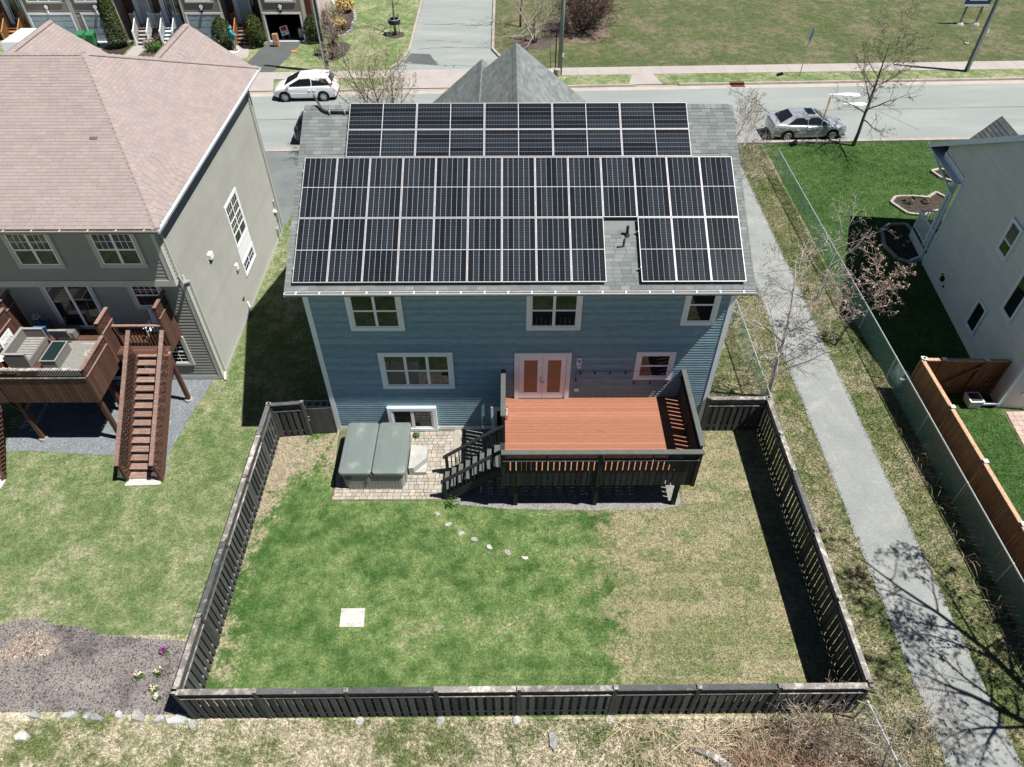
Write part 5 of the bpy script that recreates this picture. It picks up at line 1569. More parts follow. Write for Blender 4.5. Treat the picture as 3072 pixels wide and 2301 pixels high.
def text_mesh(name, txt, size, mat, F, a, b, c, par, align='CENTER'):
    cu = bpy.data.curves.new(name, 'FONT')
    cu.body = txt
    cu.size = size
    cu.align_x = align
    cu.extrude = 0.0015
    tmp = bpy.data.objects.new(name, cu)
    COL.objects.link(tmp)
    dg = bpy.context.evaluated_depsgraph_get()
    me = bpy.data.meshes.new_from_object(tmp.evaluated_get(dg))
    bpy.data.objects.remove(tmp)
    me.materials.clear()
    me.materials.append(mat)
    o = bpy.data.objects.new(name, me)
    COL.objects.link(o)
    R = Matrix((F.u, F.v, F.n)).transposed().to_4x4()
    o.parent = par
    R.translation = F.p(a, b, c) - WL[par.name]
    o.matrix_local = R
    return o
text_mesh('lettering', "PATIO", 0.19, m_ink, FPs, 0.35, 0.06, 0.0225, PSg)
sp_ = MB()
for a0_, a1_, b_ in ((0.14, 0.36, 0.36), (0.40, 0.58, 0.37), (0.26, 0.31, 0.28), (0.35, 0.45, 0.28)):
    sp_.fbox(FPs, a0_, a1_, b_, b_ + 0.028, 0.0205, 0.023)
O('small_print', sp_, M("grey_small_print", (0.35, 0.38, 0.4)), PSg)
STb = T('side_table', (-10.75, 2.35, TZ), "small blue side table in the shade by the sliding door", 'table')
O('tabletop', MB().box(-10.95, -10.5, 2.15, 2.55, TZ + 0.48, TZ + 0.51), m_blue, STb)
for dx in (-10.92, -10.53):
    for dy in (2.18, 2.52):
        O('leg', MB().box(dx - 0.02, dx + 0.02, dy - 0.02, dy + 0.02, TZ, TZ + 0.48), m_blue, STb)
FP = T('flower_pot', (-10.8, 2.4, TZ + 0.51), "blue pot of white flowers on the small blue table", 'flower pot')
O('pot', MB().lathe((-10.8, 2.4, TZ + 0.51), [(0.07, 0), (0.10, 0.18), (0.09, 0.18)], 10), m_blue, FP)
def tufty(c, rx, ry, rz_, n, s, seed=0, surf=0.5):
    """leaf-sized faces spread through an ellipsoid volume"""
    r = np.random.default_rng(seed)
    d = r.normal(size=(n, 3))
    d /= np.linalg.norm(d, axis=1)[:, None]
    rad = (surf + (1 - surf) * r.random(n)) ** 0.6
    P = np.array(c) + d * rad[:, None] * np.array([rx, ry, rz_])
    return tufts_at(P, d, s, r)
def tufts_at(P, d, s, r):
    n = len(P)
    a = r.normal(size=(n, 3))
    a -= d * (a * d).sum(1)[:, None] * 0.6
    a /= np.linalg.norm(a, axis=1)[:, None]
    b = np.cross(a, d + r.normal(size=(n, 3)) * 0.5)
    b /= np.linalg.norm(b, axis=1)[:, None] + 1e-9
    sc = s * r.uniform(0.6, 1.4, n)[:, None]
    V = np.empty((n * 4, 3))
    V[0::4] = P - a * sc * 0.5
    V[1::4] = P + b * sc * 0.35
    V[2::4] = P + a * sc * 0.6 + d * sc * 0.3
    V[3::4] = P - b * sc * 0.35
    return V, np.arange(n * 4).reshape(n, 4)
def foliage(name, V, F, mat, par):
    return big_mesh(name, V, F, mat, None, None, None, par)
foliage('blossom', *tufty((-10.8, 2.4, TZ + 0.83), 0.14, 0.14, 0.12, 60, 0.06, 1), m_petal, FP)
AC = T('slatted_chair', (-6.5, 2.3, TZ), "pale blue slatted garden chair against the townhouse wall behind the landing rail", 'chair')
for i in range(5):
    O('back_slat', MB().bar((-6.72 + i * 0.12, 2.55, TZ + 0.35), (-6.72 + i * 0.12, 2.66, TZ + 0.95), 0.1, 0.02, (0, 1, 0)), m_rtrim, AC)
for i in range(4):
    O('seat_slat', MB().box(-6.78, -6.18, 2.1 + i * 0.11, 2.2 + i * 0.11, TZ + 0.34, TZ + 0.36), m_rtrim, AC)
for x in (-6.8, -6.16):
    O('armrest', MB().box(x - 0.05, x + 0.05, 2.0, 2.5, TZ + 0.54, TZ + 0.57), m_rtrim, AC)
    O('leg', MB().box(x - 0.02, x + 0.02, 2.02, 2.07, TZ, TZ + 0.54), m_rtrim, AC)
    O('leg', MB().box(x - 0.02, x + 0.02, 2.44, 2.49, TZ, TZ + 0.54), m_rtrim, AC)
TP = T('terracotta_pot', (-6.45, 1.9, TZ), "terracotta flower pot behind the landing rail of the brown deck", 'flower pot')
O('pot', MB().lathe((-6.45, 1.9, TZ), [(0.09, 0), (0.14, 0.22), (0.15, 0.22), (0.15, 0.27), (0.12, 0.27)], 12), m_terra, TP)
UMB = T('garden_parasol', (-11.0, -0.05, TZ), "folded pale parasol on the brown deck at the left picture edge", 'parasol')
um = MB()
n = 8
for k in range(n):
    a0, a1 = 2 * PI * k / n, 2 * PI * (k + 1) / n
    am = (a0 + a1) / 2
    c = Vector((-11.0, -0.05, TZ + 1.35))
    def pp(a, r, h): return c + Vector((r * math.cos(a), r * math.sin(a), h))
    um.poly([c, pp(a0, 0.34, -0.42), pp(am, 0.26, -0.40)]).poly([c, pp(am, 0.26, -0.40), pp(a1, 0.34, -0.42)])
O('canopy', um, m_cush, UMB)
O('mast', MB().tube([(-11.0, -0.05, TZ), (-11.0, -0.05, TZ + 1.4)], 0.02, 6), m_galv, UMB)
YP = T('flower_planter', (-10.45, -0.4, TZ), "planter of yellow flowers on the brown deck behind the front railing", 'planter')
O('planter_box', MB().box(-10.75, -10.15, -0.5, -0.3, TZ + 0.55, TZ + 0.75), m_cap, YP)
O('planter_leg', MB().box(-10.7, -10.66, -0.46, -0.34, TZ, TZ + 0.55).box(-10.24, -10.2, -0.46, -0.34, TZ, TZ + 0.55), m_cap, YP)
foliage('flowers', *tufty((-10.45, -0.4, TZ + 0.82), 0.3, 0.1, 0.1, 70, 0.07, 2), m_straw, YP)
SC = T('folded_cushion', (-8.6, -0.32, TZ), "sage green cushions lying at the deck corner behind the railing", 'cushion')
O('cushion_pad', pillow(MB(), rrect(-8.95, -8.2, -0.5, -0.1, 0.08), [(TZ + 0.02, 0.03), (TZ + 0.06, 0), (TZ + 0.3, 0), (TZ + 0.35, 0.04)], -8.57, -0.3), m_tarp, SC)
LW = T('leaning_board', (-8.0, 0.9, TZ), "pale board leaning against the inside of the brown deck railing", 'board')
O('panel', MB().hexa([(-8.3, 0.35, TZ + 0.02), (-7.95, 0.35, TZ + 0.6), (-7.95, 1.3, TZ + 0.6), (-8.3, 1.3, TZ + 0.02), (-8.26, 0.35, TZ + 0.02), (-7.91, 0.35, TZ + 0.6), (-7.91, 1.3, TZ + 0.6), (-8.26, 1.3, TZ + 0.02)]), m_cush, LW)

# ------------------------------------------------------------------ chain link fences
def chain_fence(label, p0, p1, h, posts, step=0.07, w=0.0065):
    p0, p1 = Vector((*p0, 0)), Vector((*p1, 0))
    L = (p1 - p0).length
    F = Fr(p0, p1 - p0, (0, 0, 1), Vector(((p1 - p0).y, -(p1 - p0).x, 0)))
    t = T('chain_link_fence', (p0 + p1) / 2, label, 'fence', 'chain link fences along the path')
    mb = MB()
    for sg, c in ((1, 0.0), (-1, 0.006)):
        x = -h
        while x < L:
            if sg > 0:
                t0, t1 = max(0, -x), min(h, L - x)
                a, b = (x + t0, t0), (x + t1, t1)
            else:
                X = x + h
                t0, t1 = max(0, X - L), min(h, X)
                a, b = (X - t0, t0), (X - t1, t1)
            if t1 - t0 > 0.03:
                mb.poly([F.p(a[0] - w, a[1] + 0.04, c), F.p(a[0] + w, a[1] + 0.04, c), F.p(b[0] + w, b[1] + 0.04, c), F.p(b[0] - w, b[1] + 0.04, c)])
            x += step
    O('wire_mesh', mb, m_wire, t, fix=False, kind='stuff')
    O('top_rail', MB().tube([F.p(0, h + 0.05), F.p(L, h + 0.05)], 0.026, 6), m_galv, t)
    for s in posts:
        O('post', MB().tube([F.p(s, 0), F.p(s, h + 0.08)], 0.03, 6), m_galv, t)
    return t
chain_fence("long chain link fence on the right of the path, running to the street", (21.55, -20), (21.47, 19.45), 1.12, [4.5 + 3.02 * k for k in range(12)] + [39.4])
chain_fence("short chain link fence beside the blue house, left of the path", (16.1, 0.15), (16.1, 9.0), 1.05, (0.1, 2.9, 5.8, 8.8))
chain_fence("chain link fence from the front fence corner towards the viewer", (15.75, -10.4), (16.6, -16), 1.05, (0.05, 2.9, 5.6))
PLc = T('lattice_crate', (21.95, 2.6, 0), "white plastic lattice and grey crate behind the chain link fence", 'crate')
O('crate_frame', MB().box(21.75, 22.2, 2.1, 2.16, 0, 0.45).box(21.75, 22.2, 2.55, 2.61, 0, 0.45).box(21.75, 21.8, 2.16, 2.55, 0.35, 0.45).box(22.15, 22.2, 2.16, 2.55, 0.35, 0.45), m_galv, PLc)
O('lattice', lattice(Fr((21.72, 2.1, 0.0), (0, 1, 0), (0.2, 0, 1), (1, 0, 0)), 0.1, 0.75, 0.02, 0.75, 0, 0.10, 0.022), m_galv, PLc)

# ------------------------------------------------------------------ cedar fence
def cedar_run(t, p0, p1, h, posts, side):
    p0, p1 = Vector((*p0, 0)), Vector((*p1, 0))
    L = (p1 - p0).length
    F = Fr(p0, p1 - p0, (0, 0, 1), Vector(((p1 - p0).y, -(p1 - p0).x, 0)) * side)
    key = tuple(round(q, 3) for q in F.u)
    me = MB().fbox(Fr((0, 0, 0), F.u, F.v, F.n), 0.002, 0.138, 0.0, h - 0.03, 0.0, 0.02).mesh('fence_board', m_cedar)
    q = [0.0] + list(posts) + [L]
    for i in range(len(q) - 1):
        a0, a1 = q[i] + 0.06, q[i + 1] - 0.06
        n = int((a1 - a0) / 0.14)
        for k in range(n):
            I('fence_board', me, F.p(a0 + k * (a1 - a0) / n, 0, 0.004 * (k % 2)), t)
        O('top_cap', MB().fbox(F, a0, a1, h - 0.03, h + 0.01, -0.06, 0.08), m_cedart, t)
        O('rail', MB().fbox(F, a0, a1, h - 0.16, h - 0.04, -0.035, -0.002).fbox(F, a0, a1, 0.2, 0.3, -0.035, -0.002), m_cedar, t)
    for s in q:
        O('post', MB().fbox(F, s - 0.055, s + 0.055, 0, h + 0.05, -0.06, 0.05), m_cedar, t)
        O('post_cap', MB().fbox(F, s - 0.075, s + 0.075, h + 0.05, h + 0.075, -0.08, 0.07), m_rtrim, t)
CF = T('cedar_fence', (21.95, -4, 0), "warm brown cedar board fence right of the path with bleached caps", 'fence', 'cedar fences of the right neighbour')
cedar_run(CF, (21.98, -16.5), (21.96, 1.85), 1.80, [18.35 - 2.5 - 2.42 * k for k in range(7)][::-1], -1)
CG = T('cedar_fence', (23.6, 1.78, 0), "shaded cedar fence panel with a braced gate joining the right house", 'fence', 'cedar fences of the right neighbour')
cedar_run(CG, (22.02, 1.82), (25.2, 1.75), 1.80, (0.72, 2.3), -1)
O('gate_brace', MB().bar((22.8, 1.72, 0.3), (24.3, 1.69, 1.6), 0.09, 0.03, (0, 1, 0)).bar((24.15, 1.70, 0.2), (24.25, 1.70, 1.7), 0.1, 0.03, (0, 1, 0)), m_cedar, CG)

# ------------------------------------------------------------------ right house (turned a few degrees)
RH = T('grey_house', (30, 5.5, 0), "pale grey sided house with white trimmed windows at the right edge", 'house')
ra = Vector((25.18, 1.04, 0))
rd = Vector((0.10574, 0.99439, 0))
rn = Vector((0.99439, -0.10574, 0))
FG = Fr(ra, rd, (0, 0, 1), -rn)            # gable wall, n outward (towards the path)
GPTS = [(0, 0), (9.4, 0), (9.4, 4.55), (11.75, 4.55), (11.75, 4.86), (4.6, 8.76), (0, 6.25)]
O('wall', MB().prism(FG, GPTS, -9.0, 0.0), m_rsiding, RH)
def rclip(z):
    hi = 9.3 if z < 4.62 else min(11.7, 11.75 - (z - 4.86) / 0.5455 if z > 4.86 else 11.7)
    lo = 0.12 if z < 6.25 else (z - 6.25) / 0.5455
    return lo, hi
siding(RH, FG, 0, 0, 0.05, 8.6, 0.125, 0.016, m_rsiding, rclip)
slope = 0.5455
def rline(s): return 8.9 - slope * abs(s - 4.6)
rk = MB()
rk.prism(FG, [(13.1, rline(13.1)), (4.6, rline(4.6)), (-0.45, rline(-0.45)), (-0.45, rline(-0.45) - 0.16), (4.6, rline(4.6) - 0.18), (13.1, rline(13.1) - 0.16)], -9.3, 0.30)
O('roof', rk, m_shingle, RH)
rk = MB()
rk.prism(FG, [(13.12, rline(13.12) + 0.012), (4.6, rline(4.6) + 0.012), (-0.47, rline(-0.47) + 0.012), (-0.47, rline(-0.47) - 0.2), (4.6, rline(4.6) - 0.24), (13.12, rline(13.12) - 0.2)], 0.302, 0.33)
O('rake_board', rk, m_rtrim, RH)
ra_ = math.atan(slope)
for s, s0 in ((1, 13.1), (-1, -0.45)):
    Fq = Fr(FG.p(s0, rline(s0) + 0.004, 0.3), -FG.n, FG.u * (-s * math.cos(ra_)) + Vector((0, 0, math.sin(ra_))), FG.u * (s * math.sin(ra_)) + Vector((0, 0, math.cos(ra_))))
    shingles(RH, Fq, -0.02, abs(s0 - 4.6) / math.cos(ra_) - 0.02, lambda v: 0.0, lambda v: 9.5, 0.2, 0.4, m_shingle, maxn=10, seed=40 + s)
O('front_fascia', MB().fbox(FG, 13.08, 13.14, rline(13.1) - 0.22, rline(13.1) + 0.01, -9.3, 0.30), m_rtrim, RH)
O('porch_soffit', MB().fbox(FG, 9.4, 13.08, 4.20, 4.235, -9.0, 0.30), m_rtrim, RH)
O('porch_beam', MB().fbox(FG, 9.4, 11.78, 4.24, 4.54, -0.22, 0.035), m_rtrim, RH)
O('porch_column', MB().fbox(FG, 10.1, 10.3, 0.55, 4.24, -0.24, -0.03), m_rtrim, RH)
O('corner_board', MB().fbox(FG, 9.26, 9.42, 0, 4.24, 0, 0.03), m_rtrim, RH)
O('corner_board', MB().fbox(FG, -0.02, 0.12, 0, 6.2, 0, 0.03).fbox(FG, -0.03, -0.0, 0, 6.2, -0.12, 0.03), m_rtrim, RH)
# cross gable over the front
g = MB()
g.prism(Fr(FG.p(0, 0, -1.95), -FG.n, (0, 0, 1), FG.u), [(0, 6.02), (1.45, 4.2), (1.45, 4.05), (0, 5.85), (-1.45, 4.05), (-1.45, 4.2)], 8.6, 12.4)
GG = O('cross_gable', g, m_shingle, RH)
_ga = math.atan2(1.82, 1.45)
_gn = (FG.n * math.sin(_ga) + Vector((0, 0, math.cos(_ga))))
Fq = Fr(FG.p(12.4, 4.2, -1.95 + 1.45) + _gn * 0.004, -FG.u, -FG.n * math.cos(_ga) + Vector((0, 0, math.sin(_ga))), _gn)
shingles(GG, Fq, 0, 2.3, lambda v: 0.0, lambda v: 3.6, 0.16, 0.34, m_shingle, maxn=40, seed=47)
# windows
window(RH, FG, 3.35, 0.66, 4.26, 2.05, 0.09, 0.05, (), (), 0.072, m_rtrim, m_vinyl)
window(RH, FG, 4.0, 3.92, 4.92, 5.37, 0.09, 0.05, (), (0.4,), 0.072, m_rtrim, m_vinyl)
window(RH, FG, 1.85, 2.62, 2.78, 4.9, 0.09, 0.05, (), (), 0.072, m_rtrim, m_vinyl)
O('hose_reel', MB().fbox(FG, 7.1, 7.3, 0.66, 0.86, 0, 0.12).fbox(FG, 6.85, 6.95, 0.52, 0.6, 0, 0.06).fbox(FG, 7.34, 7.48, 0.84, 0.88, 0, 0.05), m_dark, RH)
O('downspout', MB().bar(FG.p(-0.07, 6.0, 0.05), FG.p(-0.07, 0.25, 0.05), 0.08, 0.07).bar(FG.p(-0.07, 0.27, 0.05), FG.p(-0.05, 0.12, 1.05), 0.09, 0.07), m_rtrim, RH)
O('downspout', MB().bar(FG.p(12.9, 4.05, 0.12), FG.p(9.62, 3.55, 0.06), 0.08, 0.07).bar(FG.p(9.62, 3.57, 0.06), FG.p(9.62, 0.3, 0.06), 0.08, 0.07).bar(FG.p(9.62, 0.3, 0.06), FG.p(9.55, 0.06, 0.55), 0.08, 0.07), m_rtrim, RH)
FBk = Fr(ra, rn, (0, 0, 1), -rd)
O('back_courses', MB().fbox(FBk, 0.12, 9, 0.05, 6.2, 0, 0.012), m_rsiding, RH)
O('back_door', MB().fbox(FBk, 0.95, 2.0, 0.05, 2.15, 0.012, 0.06), m_vinyl, RH)
O('door_handle', MB().fbox(FBk, 1.06, 1.12, 0.95, 1.05, 0.06, 0.11), m_galv, RH)
O('outlet_box', MB().fbox(FBk, 0.55, 0.72, 0.75, 0.9, 0.012, 0.06), m_vinyl, RH)
# porch
pz = 0.55
O('porch_floor', MB().fbox(FG, 9.45, 11.75, pz - 0.05, pz, -6.0, -0.02), m_brown, RH)
sk = MB()
for i in range(16):
    s = 9.47 + i * 0.143
    O('porch_skirt_slat', MB().fbox(FG, s, s + 0.11, 0.03, pz - 0.06, -0.05, -0.02), m_vinyl, RH)
PRL = MB().fbox(FG, 9.45, 11.75, pz + 0.92, pz + 0.98, -0.09, -0.02).fbox(FG, 9.45, 11.75, pz + 0.08, pz + 0.12, -0.08, -0.03)
RAIL = O('porch_railing', PRL, m_vinyl, RH)
for i in range(18):
    s = 9.52 + i * 0.13
    O('baluster', MB().fbox(FG, s - 0.018, s + 0.018, pz + 0.12, pz + 0.92, -0.075, -0.04), m_vinyl, RAIL)
O('stair_railing', MB().fbox(FG, 11.70, 11.76, 0.0, 1.5, -0.1, -0.03).fbox(FG, 11.68, 11.74, pz + 0.92, pz + 0.98, -1.8, -0.09), m_vinyl, RAIL)
for i in range(10):
    O('baluster', MB().fbox(FG, 11.69, 11.73, pz, pz + 0.92, -0.28 - i * 0.15, -0.25 - i * 0.15), m_vinyl, RAIL)
O('porch_step', MB().fbox(FG, 11.76, 12.1, 0, 0.36, -3.6, -2.0).fbox(FG, 12.1, 12.4, 0, 0.18, -3.6, -2.0), m_brown, RH)
# paved strip behind the right house
sheet('patio', [(25.36, 0.9), (29, 0.5), (29, -10), (24.3, -10)], 0.004, m_sand)
PT2 = bpy.data.objects['patio.001']
WL[PT2.name] = Vector((0, 0, 0))
pm2 = MB().box(0.006, 0.234, 0.006, 0.234, 0, 0.02).mesh('paver', m_paver2)
for j in range(16):
    for i in range(6):
        I('paver', pm2, (25.42 - 0.1 * j * 0.24 + i * 0.24, 0.55 - j * 0.24, 0.006), PT2)
PB = T('planter', (24.5, 1.2, 0), "square grey planter box with a trellis by the cedar gate", 'planter')
O('planter_box', MB().hexa([(24.05, 0.95, 0.05), (24.45, 0.95, 0.05), (24.45, 1.4, 0.05), (24.05, 1.4, 0.05), (23.98, 0.9, 0.42), (24.52, 0.9, 0.42), (24.52, 1.45, 0.42), (23.98, 1.45, 0.42)]), m_rtrim, PB)
O('soil', MB().box(24.04, 24.46, 0.96, 1.39, 0.42, 0.425), m_mulch2, PB)
for i in range(4):
    O('trellis_bar', MB().bar((24.35 + i * 0.16, 1.5, 0.3), (24.5 + i * 0.16, 1.5, 1.3), 0.015, 0.015), m_dark, PB)
for i in range(4):
    O('trellis_rung', MB().bar((24.38 + i * 0.04, 1.5, 0.45 + i * 0.24), (24.9 + i * 0.04, 1.5, 0.45 + i * 0.24), 0.015, 0.015), m_dark, PB)
# flower beds with stone edging
def bed(pts, z, label):
    t = bpy.data.objects[sheet('garden_bed', pts, z, m_mulch2).name]
    WL[t.name] = Vector((0, 0, 0))
    r = random.Random(len(pts))
    n = len(pts)
    for i in range(n):
        p, q = Vector((*pts[i], 0)), Vector((*pts[(i + 1) % n], 0))
        m_ = max(1, int((q - p).length / 0.28))
        for k in range(m_):
            a, b = p + (q - p) * (k / m_), p + (q - p) * ((k + 0.94) / m_)
            O('edging_block', MB().bar(a + Vector((0, 0, 0.05)), b + Vector((0, 0, 0.05)), 0.14, 0.1 + r.uniform(-0.01, 0.02)), m_paver, t)
    return t
bed([(26.75, 15.9), (27.2, 16.45), (28.1, 16.5), (28.9, 16.35), (29.6, 16.9), (29.9, 16.3), (29.2, 15.2), (27.9, 14.6), (27.2, 14.8)], 0.008, '')
bed([(30.3, 19.2), (30.8, 19.4), (31.6, 19.2), (31.8, 18.3), (31.0, 18.0), (30.5, 18.5)], 0.008, '')
bed([(25.3, 13.3), (25.8, 13.75), (26.7, 13.8), (26.9, 12.8), (26.3, 10.7), (25.7, 10.4), (25.1, 10.8), (24.9, 11.9)], 0.008, '')
for i, (x, y, s, lab) in enumerate(((27.7, 15.9, 0.3, "low dry shrub in the stone edged bed by the right porch"), (28.6, 15.9, 0.22, "small dry plant in the bed nearest the right porch steps"), (31.1, 18.8, 0.28, "dry perennial clump in the bed behind the right house corner"))):
    t = T('dry_shrub', (x, y, 0), lab, 'shrub')
    V, F = tufty((x, y, s * 0.5), s, s, s * 0.6, 140, 0.09, 70 + i)
    foliage('twigs', V, F, m_redtw, t)
for i, (x, y) in enumerate(((25.6, 12.9), (25.9, 12.5), (25.75, 11.7), (26.1, 12.1))):
    t = T('spring_flower', (x, y, 0), "yellowish spring flower in the shaded bed, %s" % ("nearest its stone edge", "just right of the first", "nearest the house corner", "in the middle of the bed")[i], 'flower', 'spring flowers in the shaded bed')
    foliage('petals', *tufty((x, y, 0.16), 0.10, 0.10, 0.06, 26, 0.07, 90 + i), m_straw, t)

# ------------------------------------------------------------------ row houses over the street
FYH = 39.3
FF = Fr((0, FYH, GZ), (1, 0, 0), (0, 0, 1), (0, -1, 0))
FRc = Fr((0, 40.4, GZ), (1, 0, 0), (0, 0, 1), (0, -1, 0))
def steps(par, xa, xb, ytop, n, mat, rmat, sides=(1, 1), zt=0.92):
    for i in range(n):
        z = GZ + zt * (i + 1) / (n + 0.0)
        y = ytop - (n - i) * 0.26
        O('step', MB().box(xa, xb, y, y + 0.3, z - 0.06, z), mat, par)
    O('stoop', MB().box(xa - 0.4, xb + 0.4, ytop, 40.38, GZ + zt - 0.12, GZ + zt), mat, par)
    for k, x in enumerate((xa - 0.05, xb + 0.05)):
        if not sides[k]:
            continue
        y0, y1 = ytop - n * 0.26, ytop
        R_ = O('railing', MB().bar((x, y0, GZ + 0.95), (x, y1, GZ + zt + 0.9), 0.06, 0.05).bar((x, y1, GZ + zt + 0.9), (x + (-0.45 if k == 0 else 0.45), y1, GZ + zt + 0.9), 0.06, 0.05), rmat, par)
        for yy, zz in ((y0, 0.0), (y1, zt)):
            O('newel', MB().box(x - 0.05, x + 0.05, yy - 0.05, yy + 0.05, GZ + max(0, zz - 0.1), GZ + zz + 1.02).lathe((x, yy, GZ + zz + 1.02), [(0.03, 0), (0.055, 0.05), (0.0, 0.11)], 8, cap=False), rmat, R_)
        for i in range(9):
            yy = y0 + (i + 0.5) * (y1 - y0) / 9
            zz = zt * (i + 0.5) / 9
            O('baluster', MB().box(x - 0.015, x + 0.015, yy - 0.015, yy + 0.015, GZ + zz + 0.05, GZ + zz + 0.92), rmat, R_)
        for i in range(4):
            xx = x + (-1 if k == 0 else 1) * (0.1 + i * 0.11)
            O('baluster', MB().box(xx - 0.015, xx + 0.015, y1 - 0.015, y1 + 0.015, GZ + zt, GZ + zt + 0.9), rmat, R_)
def row_house(label, b0, b1, e0, e1, g0, g1, door, doormat, garage, smat, rmat, sx):
    t = T('row_house', ((min(b0, e0) + max(b1, e1)) / 2, 44.5, GZ), label, 'house', 'row of taupe houses over the street')
    zr = 6.3
    if garage == 'open':
        O('wall', MB().box(b0, g0, FYH, 49, GZ, GZ + 1.92).box(g1, b1, FYH, 49, GZ, GZ + 1.92).box(b0, b1, FYH, 49, GZ + 1.92, zr), m_fsiding, t)
        O('garage_interior', MB().box(g0, g1, 44.5, 44.6, GZ, GZ + 1.92).box(g0, g0 + 0.02, FYH + 0.2, 44.5, GZ, GZ + 1.92).box(g1 - 0.02, g1, FYH + 0.2, 44.5, GZ, GZ + 1.92), m_dark, t)
        O('garage_floor', MB().box(g0, g1, FYH, 44.5, GZ, GZ + 0.02), m_drive, t)
    else:
        O('wall', MB().box(b0, b1, FYH, 49, GZ, zr), m_fsiding, t)
    for a, b, v0, v1 in ((b0 + 0.14, g0 - 0.12, 0.05, 1.98), (g1 + 0.12, b1 - 0.14, 0.05, 1.98), (b0 + 0.14, b1 - 0.14, 2.06, 6.2)):
        if b - a > 0.06:
            siding(t, FF, a, b, v0, v1, 0.115, 0.022, m_fsiding, joined=True)
    O('corner_board', MB().fbox(FF, b0, b0 + 0.14, 0, 6.2, 0, 0.03), m_ttrim, t)
    O('corner_board', MB().fbox(FF, b1 - 0.14, b1, 0, 6.2, 0, 0.03), m_ttrim, t)
    O('garage_trim', MB().fbox(FF, g0 - 0.12, g0, 0, 1.92, 0, 0.04).fbox(FF, g1, g1 + 0.12, 0, 1.92, 0, 0.04).fbox(FF, g0 - 0.12, g1 + 0.12, 1.92, 2.05, 0, 0.045), m_vinyl, t)
    if garage != 'open':
        gd = MB()
        for i in range(4):
            gd.fbox(FF, g0 + 0.01, g1 - 0.01, 0.02 + i * 0.475, 0.02 + (i + 1) * 0.475 - 0.012, 0.0, 0.02)
            for j in range(4):
                w = (g1 - g0) / 4
                gd.fbox(FF, g0 + j * w + 0.07, g0 + (j + 1) * w - 0.07, 0.09 + i * 0.475, 0.02 + (i + 1) * 0.475 - 0.07, 0.02, 0.027)
        O('garage_door', gd, m_garage, t)
    O('garage_sill', MB().fbox(FF, g0, g1, -0.02, 0.025, 0.0, 0.12), m_vinyl, t)
    mid = (g0 + g1) / 2
    hn = O('number_plate', MB().lathe(FF.p(mid, 2.47, 0.03), [(0.15, -0.04), (0.15, 0.03)], 16, 'y'), m_vinyl, t)
    O('plate_ring', MB().lathe(FF.p(mid, 2.47, 0.03), [(0.15, -0.035), (0.20, -0.02), (0.20, 0.03), (0.15, 0.03)], 16, 'y', cap=False), m_dark, hn)
    cl_ = O('coach_lamp', MB().fbox(FF, mid - 0.05, mid + 0.05, 2.08, 2.26, 0.04, 0.16), m_dark if sx else m_vinyl, t)
    O('lamp_cap', MB().fbox(FF, mid - 0.07, mid + 0.07, 2.26, 2.29, 0.03, 0.18), m_galv, cl_)
    wl_, wr2 = b0 + 0.45, b1 - 0.45
    window(t, FF, wl_, 2.72, wr2, 4.3, 0.11, 0.05, (0.333, 0.667), (), 0.072, m_ttrim, m_vinyl)
    # recessed entry
    O('entry_wall', MB().box(e0, e1, 40.4, 49, GZ, zr), m_fsiding, t)
    bk = MB()
    rr_ = random.Random(int(abs(b0) * 10))
    pil = (door[0] - 0.55, door[1] + 0.35)
    lo, hi = max(e0, pil[0] - 0.55), min(e1, pil[1] + 0.55)
    z = 0.05
    row = 0
    while z < 3.4:
        for a, b in ((lo, pil[0] + 0.2), (pil[1], hi)):
            x = a - (0.11 if row % 2 else 0)
            while x < b:
                p, q = max(x, a), min(x + 0.21, b)
                if q - p > 0.03:
                    bk.fbox(FRc, p, q, z, z + 0.065, 0, 0.045)
                x += 0.22
        z += 0.075
        row += 1
    O('brick_facing', bk, m_brick, t, kind='stuff')
    dw = O('door_frame', MB().fbox(FRc, door[0] - 0.33, door[0], 0.92, 3.05, 0, 0.06).fbox(FRc, door[1], door[1] + 0.1, 0.92, 3.05, 0, 0.06).fbox(FRc, door[0] - 0.33, door[1] + 0.1, 3.05, 3.2, 0, 0.06), m_rtrim, t)
    O('door_leaf', MB().fbox(FRc, door[0], door[1], 0.93, 3.05, 0, 0.04), doormat, dw)
    if doormat is m_bluedoor:
        O('door_glazing', MB().fbox(FRc, door[0] + 0.14, door[1] - 0.14, 1.35, 2.9, 0.04, 0.05), m_glass, dw)
        O('glazing_trim', MB().fbox(FRc, door[0] + 0.09, door[0] + 0.14, 1.3, 2.95, 0.04, 0.055).fbox(FRc, door[1] - 0.14, door[1] - 0.09, 1.3, 2.95, 0.04, 0.055).fbox(FRc, door[0] + 0.14, door[1] - 0.14, 1.3, 1.35, 0.04, 0.055), m_rtrim, dw)
    O('sidelight', MB().fbox(FRc, door[1] + 0.12, door[1] + 0.36, 1.1, 3.0, 0, 0.05), m_glass, dw)
    steps(t, door[0] - 0.12, door[1] + 0.05, 39.75, 5, smat, rmat)
    rfm_ = MB()
    x0_, x1_ = min(b0, e0), max(b1, e1)
    rfm_.prism(Fr((x0_, 0, 0), (0, 1, 0), (0, 0, 1), (1, 0, 0)), [(38.9, 6.25), (44.2, 9.2), (49.4, 6.25), (49.4, 6.1), (44.2, 9.05), (38.9, 6.1)], 0, x1_ - x0_)
    O('roof', rfm_, m_pink, t)
    return t
row_house("leftmost row house over the street, with orange pine steps and railings", -29.55, -26.05, -33.6, -29.55, -29.3, -26.25, (-31.3, -30.4), m_bluedoor, 'shut', m_pine, m_pine, 0)
